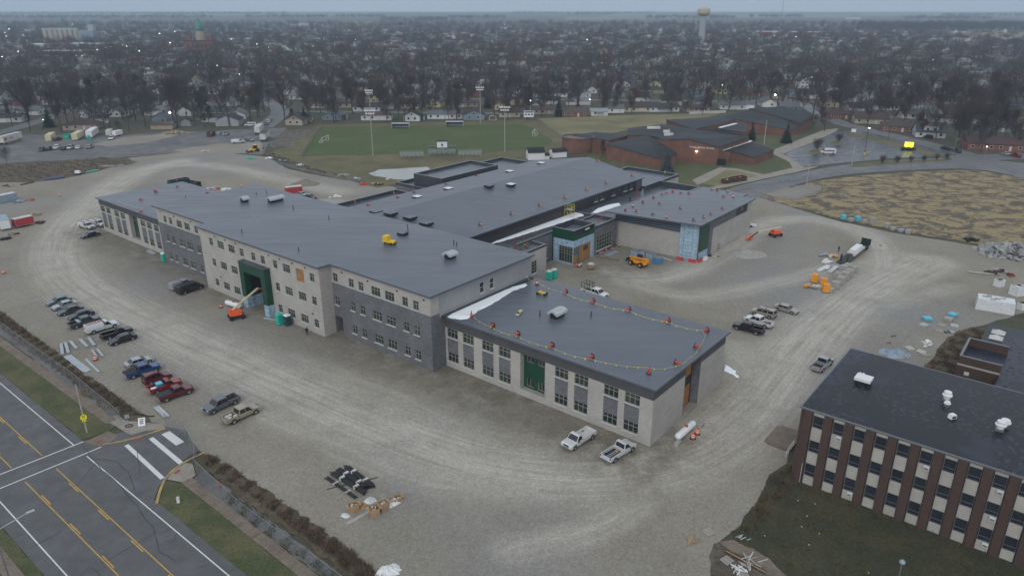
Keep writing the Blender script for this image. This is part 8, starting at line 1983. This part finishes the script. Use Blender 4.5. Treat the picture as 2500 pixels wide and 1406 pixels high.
def far_houses(cells):
 b = MB()
 for y,x,row in cells:
  L,w,h = rr.uniform(10,17),rr.uniform(7.5,10),rr.choice([2.8,2.8,5.4]); wm = 'house_' + rr.choice(['white','white','white','cream','grey','tan','brick','blue']); rm = 'shingle_' + rr.choice(['dark','grey','brown','maroon','pale','green']); a = ga + rr.choice([0,math.pi / 2]) + rr.uniform(-.1,.1); c,s = math.cos(a),math.sin(a); ph = w * rr.uniform(.2,.42)
  T = lambda p: (x + p[0] * c - p[1] * s,y + p[0] * s + p[1] * c,p[2])
  b.add([T(p) for p in ((-L / 2,-w / 2,0),(L / 2,-w / 2,0),(L / 2,w / 2,0),(-L / 2,w / 2,0),(-L / 2,-w / 2,h),(L / 2,-w / 2,h),(L / 2,w / 2,h),(-L / 2,w / 2,h),(-L / 2,0,h + ph),(L / 2,0,h + ph))],[(0,1,5,4),(1,2,6,9,5),(2,3,7,6),(3,0,4,8,7)],wm)
  e = .4; b.add([T(p) for p in ((-L / 2 - e,-w / 2 - e,h - .2),(L / 2 + e,-w / 2 - e,h - .2),(L / 2 + e,0,h + ph + .1),(-L / 2 - e,0,h + ph + .1),(-L / 2 - e,w / 2 + e,h - .2),(L / 2 + e,w / 2 + e,h - .2))],[(0,1,2,3),(3,2,5,4)],rm)
 mk('distant_houses',b.mesh('distant_houses'),label='many small houses of the town far behind the trees',cat='houses',kind='stuff')
far_houses(grid[230:])
HOUSEXY = np.array([(x,y) for y,x,r_ in grid] + [(a,b) for a,b,c in HP])

# ================================================================ trees of the neighbourhood
pts = []
for _ in range(14000):
 y = 330 + 2300 * rr.random() ** 1.55; x = rr.uniform(-1,1) * (y * .78 + 60)
 if not infrus(x,y): continue
 if rr.random() > (1.0 if y < 900 else .8): continue
 pts.append((y,x))
pts.sort(); keep = []; cell = {}
lab_t = ['purplish bare tree of the neighbourhood','dark bare tree of the neighbourhood','grey bare tree of the neighbourhood','narrow bare tree of the neighbourhood','reddish bare tree of the neighbourhood','very tall dark bare tree of the neighbourhood','broad grey bare tree of the neighbourhood']
for y,x in pts:
 g_ = 17 if y < 560 else (13 if y < 900 else 12)
 k = (int(x // g_),int(y // g_),g_)
 if cell.get(k,0) >= 1: continue
 if not free(x,y,3,6): continue
 if np.min((HOUSEXY[:,0] - x) ** 2 + (HOUSEXY[:,1] - y) ** 2) < 6.0 ** 2: continue
 cell[k] = 1; keep.append((y,x))
n_ind = 0; far_pts = []
for y,x in keep:
 if n_ind < 265 and rr.random() < .93:
  k = rr.choice([0,0,1,1,2,3,4,5,6,6]); s = rr.uniform(.75,1.3); tree((x,y,0),k,s,lab_t[k].replace(' of the neighbourhood',' ') + region(x,y),'bare trees of the neighbourhood'); n_ind += 1
 elif n_ind < 265:
  k = rr.randint(0,1); tree((x,y,0),k,rr.uniform(.7,1.2),'dark evergreen ' + region(x,y),'evergreens of the neighbourhood','evergreen_tree',1.0,CONS)
 else: far_pts.append((x,y))
def low_tree(seed,n=170):
 r = random.Random(seed); V,F = [],[]
 for k in range(n):
  a = r.uniform(0,6.28); b_ = r.uniform(-.5,1.0); rad = (r.random() ** .45); z = .62 + .36 * b_ * rad; rr_ = .36 * rad * math.sqrt(max(.05,1 - b_ * b_ * .8)); p = Vector((rr_ * math.cos(a),rr_ * math.sin(a),z))
  d = Vector((p.x * 1.2,p.y * 1.2,p.z - .35)).normalized() * .13 + Vector((r.uniform(-.06,.06),r.uniform(-.06,.06),r.uniform(-.02,.06))); s = d.orthogonal().normalized() * .0085; s.rotate(Matrix.Rotation(r.uniform(0,6.28),3,d.normalized()))
  i = len(V); V += [tuple(p - s),tuple(p + s),tuple(p + d)]; F.append((i,i + 1,i + 2))
 for k in range(9):
  a = r.uniform(0,6.28); e = Vector((.2 * math.cos(a),.2 * math.sin(a),.62 + r.uniform(-.1,.25))); i = len(V); V += [(0,-.012,.22),(.01,.012,.22),tuple(e)]; F.append((i,i + 1,i + 2))
 i = len(V); V += [(-.018,0,-.02),(.018,0,-.02),(0,0,.6),(0,-.018,-.02),(0,.018,-.02),(0,0,.6)]; F += [(i,i + 1,i + 2),(i + 3,i + 4,i + 5)]
 return np.array(V),np.array(F)
LOW = [low_tree(s) for s in range(6)]
def forest(name,lab,P_,hs,mat):
 VV,FF,o = [],[],0
 for (x,y),h in zip(P_,hs):
  V,F = LOW[rr.randint(0,5)]; a = rr.uniform(0,6.28); c,s = math.cos(a),math.sin(a); w = h * rr.uniform(.9,1.35)
  VV.append(np.stack([x + w * (V[:,0] * c - V[:,1] * s),y + w * (V[:,0] * s + V[:,1] * c),h * V[:,2]],1)); FF.append(F + o); o += len(V)
 me = tri_mesh(name,np.concatenate(VV),np.concatenate(FF),mat); mk(name,me,label=lab,cat='trees',kind='stuff')
rr.shuffle(far_pts)
third = len(far_pts) // 3
for k,m_ in enumerate(('twig','twig_dark','twig_grey')):
 q = far_pts[k * third:(k + 1) * third]; forest('distant_trees',['purplish','dark','grey'][k] + ' bare trees filling the town beyond the nearer rows',q,[rr.uniform(9,19) for _ in q],m_)
woods = []
for (u0,u1,vb,vt_) in ((930,1090,58,50),(1095,1235,51,45),(2095,2540,80,66),(1575,1790,51,44),(-40,520,50,44),(1380,1500,40,36),(600,800,48,43),(2200,2420,52,47),(1830,1960,47,43),(820,940,46,43),(2300,2560,44,40),(1250,1600,36,34),(-40,700,38,35)):
 n = int(130 * (u1 - u0) / 200 * (1.6 if vb > 60 else 1.0))
 for _ in range(n): q = P(rr.uniform(u0,u1),rr.uniform(vt_,vb)); woods.append((q.x,q.y))
forest('distant_wood','dark woodlots standing on the fields near the horizon',woods,[rr.uniform(14,22) for _ in woods],'twig_dark')
for k,l in enumerate(openf): sheet('far_field',l,0.02 + .004 * k,'tan_field')
for l in ([(0,40),(900,38),(900,33),(0,34)],[(2100,40),(2600,42),(2600,34),(2100,33)]): sheet('far_field',[(p.x,p.y) for p in px(l)],0.06,'tan_field')
def brambles(name,lab,poly,n,h,mat,lean=.5,w=.05):
 pl = [(p.x,p.y) for p in px(poly)]; xs = [p[0] for p in pl]; ys = [p[1] for p in pl]; V,F = [],[]; c = 0
 while c < n:
  x,y = rr.uniform(min(xs),max(xs)),rr.uniform(min(ys),max(ys))
  if not inpoly(x,y,pl): continue
  nz_ = math.sin(x * .9 + y * 1.3) + math.sin(x * 2.1 - y * .7 + 1.0); c += 1
  if nz_ < -.5 and rr.random() < .75: continue
  hh = h * rr.uniform(.3,1.1) * (1 + .35 * nz_)
  for k in range(5):
   a = rr.uniform(0,6.28); d = rr.uniform(.1,lean + .4) * hh; i = len(V); sx,sy = -math.sin(a) * w,math.cos(a) * w; px_,py_ = x + rr.uniform(-.2,.2),y + rr.uniform(-.2,.2)
   V += [(px_ - sx,py_ - sy,0),(px_ + sx,py_ + sy,0),(px_ + d * math.cos(a),py_ + d * math.sin(a),hh * rr.uniform(.5,1))]; F.append((i,i + 1,i + 2))
 mk(name,tri_mesh(name,V,F,mat),label=lab,cat='undergrowth',kind='stuff')
M('bramble',(0.150,0.105,0.070),.95,(0.095,0.070,0.048),.6); M('weed',(0.11,0.105,0.045),.95,(0.07,0.075,0.03),.6); M('straw_weed',(0.125,0.098,0.055),.95,(0.08,0.064,0.04),.6)
brambles('brambles','brown tangled brambles along the fence beside the packing pile',[(500,1106),(540,1125),(620,1178),(710,1240),(800,1300),(880,1362),(960,1440),(900,1440),(800,1352),(680,1258),(580,1185),(505,1135)],2300,.5,'bramble')
brambles('brambles','brown tangled brambles along the fence beside the parked cars',[(-80,700),(0,758),(70,812),(140,862),(210,915),(275,960),(330,1000),(350,1015),(300,1015),(220,968),(150,908),(80,855),(0,795),(-80,740)],2600,.5,'bramble')
brambles('weeds','green brown weeds below the brambles',[(560,1200),(640,1262),(760,1352),(860,1432),(830,1440),(740,1365),(620,1285),(545,1215)],900,.35,'weed'); brambles('weeds','dry tufts at the corner of the brick school lawn',[(1850,1228),(1880,1165),(1935,1135),(1960,1160),(1920,1200),(1870,1260),(1830,1310),(1800,1310)],1100,.5,'straw_weed')
brambles('weeds','rank dark weeds on the lawn of the brick school',[(1860,1240),(1960,1170),(2420,1340),(2600,1410),(2600,1520),(2000,1460),(1900,1370),(1810,1310)],5200,.28,'weed',w=.035)
brambles('weeds','brown scrub behind the brick annex',[(2255,905),(2295,855),(2335,815),(2375,802),(2420,802),(2395,850),(2335,930),(2325,1005),(2280,1005)],2600,.55,'bramble'); brambles('weeds','dead weeds on the mound by the old car park',[(-100,404),(0,404),(120,397),(250,386),(325,396),(200,426),(60,444),(-100,446)],2600,.5,'bramble',w=.08)
brambles('weeds','dry weeds along the muddy bank',[(640,378),(680,396),(760,416),(900,448),(880,444),(740,403),(665,374)],900,.5,'straw_weed',w=.08)
# ================================================================ town landmarks far away
def far_at(u,dist,z=0.0):  # direction of a pixel column at a known distance
 return Vector(((u - 1250.0) / FPX * (dist * math.cos(PITCH) + 40 * math.sin(PITCH)),dist,z))
wt = far_at(1714,1300); o = thing('water_tower','cream water tower with fluted grey pedestal on the horizon','water tower',wt)
MB().lathe([(6.0,0),(5.2,10),(5.0,44),(6.5,46)],20,mat='house_grey').obj('pedestal',None,o); MB().lathe([(6.5,45),(9.5,47),(10.4,49),(10.4,54),(9.0,56.5),(4,58),(.4,58.4)],28,mat='house_cream').obj('bowl',None,o,smooth=True); MB().lathe([(10.45,52.5),(10.45,53.6)],28,mat='wood_grey').obj('band',None,o)
ch = far_at(490,1010); o = thing('courthouse','red brick courthouse with green copper dome on the skyline','courthouse',ch,R(8)); M('copper',(0.055,0.20,0.155),.6)
MB().box((0,0,0),(36,24,17),'brick_school').obj('main_block',None,o); MB().box((0,0,17),(37,25,1),'roof_ms').obj('roof',None,o)
for sx in (-13,13): MB().box((sx,-9,17.5),(6,6,7),'brick_school').obj('corner_turret',None,o)
for k in range(6):
 for z in (3,9.5): MB().box((-14 + 5.6 * k,-12.05,z),(1.8,.1,3.6),'glass_old').obj('window',None,o)
MB().lathe([(6,17.5),(6,25),(5.2,25.2),(5.0,30)],16,mat='house_tan').obj('drum',None,o); MB().lathe([(5.6,30),(5.5,32),(5.0,36),(3.6,39.5),(1.6,41.4)],16,mat='copper').obj('dome',None,o,smooth=True); MB().lathe([(1.4,41.3),(1.3,43.5),(.7,44.6),(.15,45),(.1,48)],10,mat='copper').obj('lantern',None,o)
ge = far_at(160,1270); o = thing('grain_elevator','row of pale concrete grain silos with taller grey bins','silos',ge,R(4)); M('silo',(0.42,0.40,0.34),.9,(0.32,0.31,0.27),.3)
for k in range(7): MB().lathe([(4.0,0),(4.0,23)],14,(-32 + 8.1 * k,0,0),'silo').obj('silo',None,o)
MB().box((-8,0,23),(56,5,3),'house_grey').obj('gallery',None,o); MB().box((34,2,0),(24,16,22),'house_blue').obj('bin_block',None,o); MB().box((42,2,22),(9,10,9),'house_grey').obj('head_house',None,o); MB().lathe([(1.2,0),(1.2,42)],8,(-4,6,0),'copper').obj('leg_tower',None,o)
def shed_far(lab,u0,u1,v,h,wall='house_white',roofm='shingle_pale',depth=25,band=None):
 a,b = P(u0,v),P(u1,v); c = (a + b) / 2; L = (b - a).length; o = thing('warehouse',lab,'warehouse',(c.x,c.y,0),math.atan2((b - a).y,(b - a).x)); MB().box((0,depth / 2,0),(L,depth,h),wall).obj('wall',None,o); MB().box((0,depth / 2,h),(L + .6,depth + .6,.5),roofm).obj('roof',None,o)
 for k in range(max(2,int(L / 14))): MB().box((-L / 2 + 7 + k * 14,-.06,0),(3.5,.12,min(3.6,h * .8)),'glass_old').obj('dock_door',None,o)
 if band: MB().box((0,-.08,h * .6),(L,.16,h * .3),band).obj('colour_band',None,o)
M('roof_bright',(0.62,0.64,0.66),.5)
for lab,u0,u1,v,h,wl_,dp in (('long white roofed factory on the left skyline',710,795,66,7,'house_white',60),('long low white roofed store left of centre',568,640,84,5,'house_grey',40),('white roofed building behind the courthouse',430,470,82,6,'house_white',30),('brown flat roofed block right of the courthouse',552,612,108,8,'house_tan',25),('white flat roofed wing below the courthouse',437,502,116,7,'brick_school',22),('big white roofed warehouse by the silos',160,258,118,6,'house_grey',30),('pale flat roofed warehouse left of the silos',65,125,122,7,'silo',28),('red brick block with flat roof on the left',95,200,138,6,'brick_school',25),('long white factory on the centre left horizon',820,905,90,5,'house_white',30),('long white roofed factory near the field woods',1210,1262,72,6,'house_white',30),('white roofed hall before the right woods',1380,1410,88,5,'house_white',20),('pale roofed hall at the distant right',1500,1560,80,6,'house_white',25),('white farm sheds on the right horizon',2070,2100,48,7,'house_white',30),('long low roadside shed at the distant right',2230,2380,101,4,'house_white',14)): shed_far(lab,u0,u1,v,h,wl_,'roof_bright',dp)
shed_far('red fronted shopping store with white roof',1832,1905,88,8,'brick_school','roof_bright',45,'sign_red'); shed_far('long red fronted store wing beside the shopping store',1945,2015,88,7,'brick_school','roof_bright',45,'sign_red'); sheet('shop_car_park',px([(1800,100),(2090,98),(2080,91),(1820,91)]),.05,'old_asphalt')
for k in range(26):
 u,v = rr.uniform(1830,2080),rr.uniform(92,97); q = P(u,v); o = mk('distant_car',MB().box((0,0,.3),(4.4,1.8,.6),'paint_' + rr.choice(['white','silver','grey','red','black'])).box((-.2,0,.9),(2.4,1.6,.55),'car_glass',top=(.7,.8)).mesh('distant_car'),None,(q.x,q.y,.05),rr.uniform(0,3),'tiny parked car in front of the red fronted store','car','cars at the red fronted store')
for lab,u,d,h in (('thin radio mast rising above the right horizon',1905,1500,108),('thin radio mast above the centre horizon',1420,2600,75)):
 q = far_at(u,d); o = thing('radio_mast',lab,'mast',q)
 for i in range(3): a = 2.1 * i; MB().tube((.5 * math.cos(a),.5 * math.sin(a),0),(.5 * math.cos(a),.5 * math.sin(a),h),.12,4,'steel').obj('leg',None,o)
 for k in range(0,int(h),6): MB().tube((.5,0,k),(-.25,.43,k + 6),.08,3,'steel').obj('brace',None,o)
gl = MB().lathe([(.3,-.45),(.75,-.1),(.75,.2),(.3,.45)],8,mat='lamp_white').mesh('lit_globe'); gw = MB().lathe([(.3,-.45),(.75,-.1),(.75,.2),(.3,.45)],8,mat='lamp_glow').mesh('lit_globe'); lp = MB().tube((0,0,0),(0,0,8.6),.1,5,'steel').mesh('pole')
spots = [(22,72),(5,140),(200,138),(186,137),(427,78),(45,127),(65,100),(40,193),(305,225),(237,123),(270,116),(300,112),(310,114),(258,118),(285,133),(565,98),(340,126),(690,120),(482,160),(530,161),(655,118),(765,114),(627,109),(1830,95),(1891,88),(1943,91),(1982,190),(1730,97),(1900,68),(2193,145),(2100,103),(2361,205),(2220,205),(1784,228),(1764,210),(2409,361),(1370,200),(1433,98),(1508,95),(1125,209),(867,66),(900,114),(868,98),(1231,60),(12,80),(15,90),(177,60),(415,106),(390,83),(658,41),(640,57),(520,109),(585,183),(680,141),(1295,248),(1440,245),(2278,147)]
for k,(u,v) in enumerate(spots):
 q = P(u,v,8.6);
 if q.y > 3000: q = far_at(u,2800)
 o = mk('street_lamp',None,None,(q.x,q.y,0),0,'lit street lamp glowing among the town trees','street lamp','lit street lamps of the town'); mk('pole',lp,o); g_ = mk('lit_globe',gw if k % 4 == 0 else gl,o,(0,0,9.0)); s = max(.25,min(.8,q.y / 1900)); g_.scale = (s,s,s)
# ================================================================ haze
hz_ = MB().box((0,4200,-1.2),(17200,9400,112.0)); m,nt,b_ = newmat('haze_air'); nt.nodes.remove(b_)
pv = nt.nodes.new('ShaderNodeVolumePrincipled'); pv.inputs['Color'].default_value = (0.64,0.81,1.0,1); pv.inputs['Density'].default_value = HAZE; pv.inputs['Anisotropy'].default_value = 0.0
nt.links.new(pv.outputs[0],nt.nodes['Material Output'].inputs['Volume'])
hz_.mats = []; hz_.m = []; mk('haze',hz_.mesh('haze','haze_air'),kind='stuff',label='thin blue grey haze filling the air over the town',cat='haze')
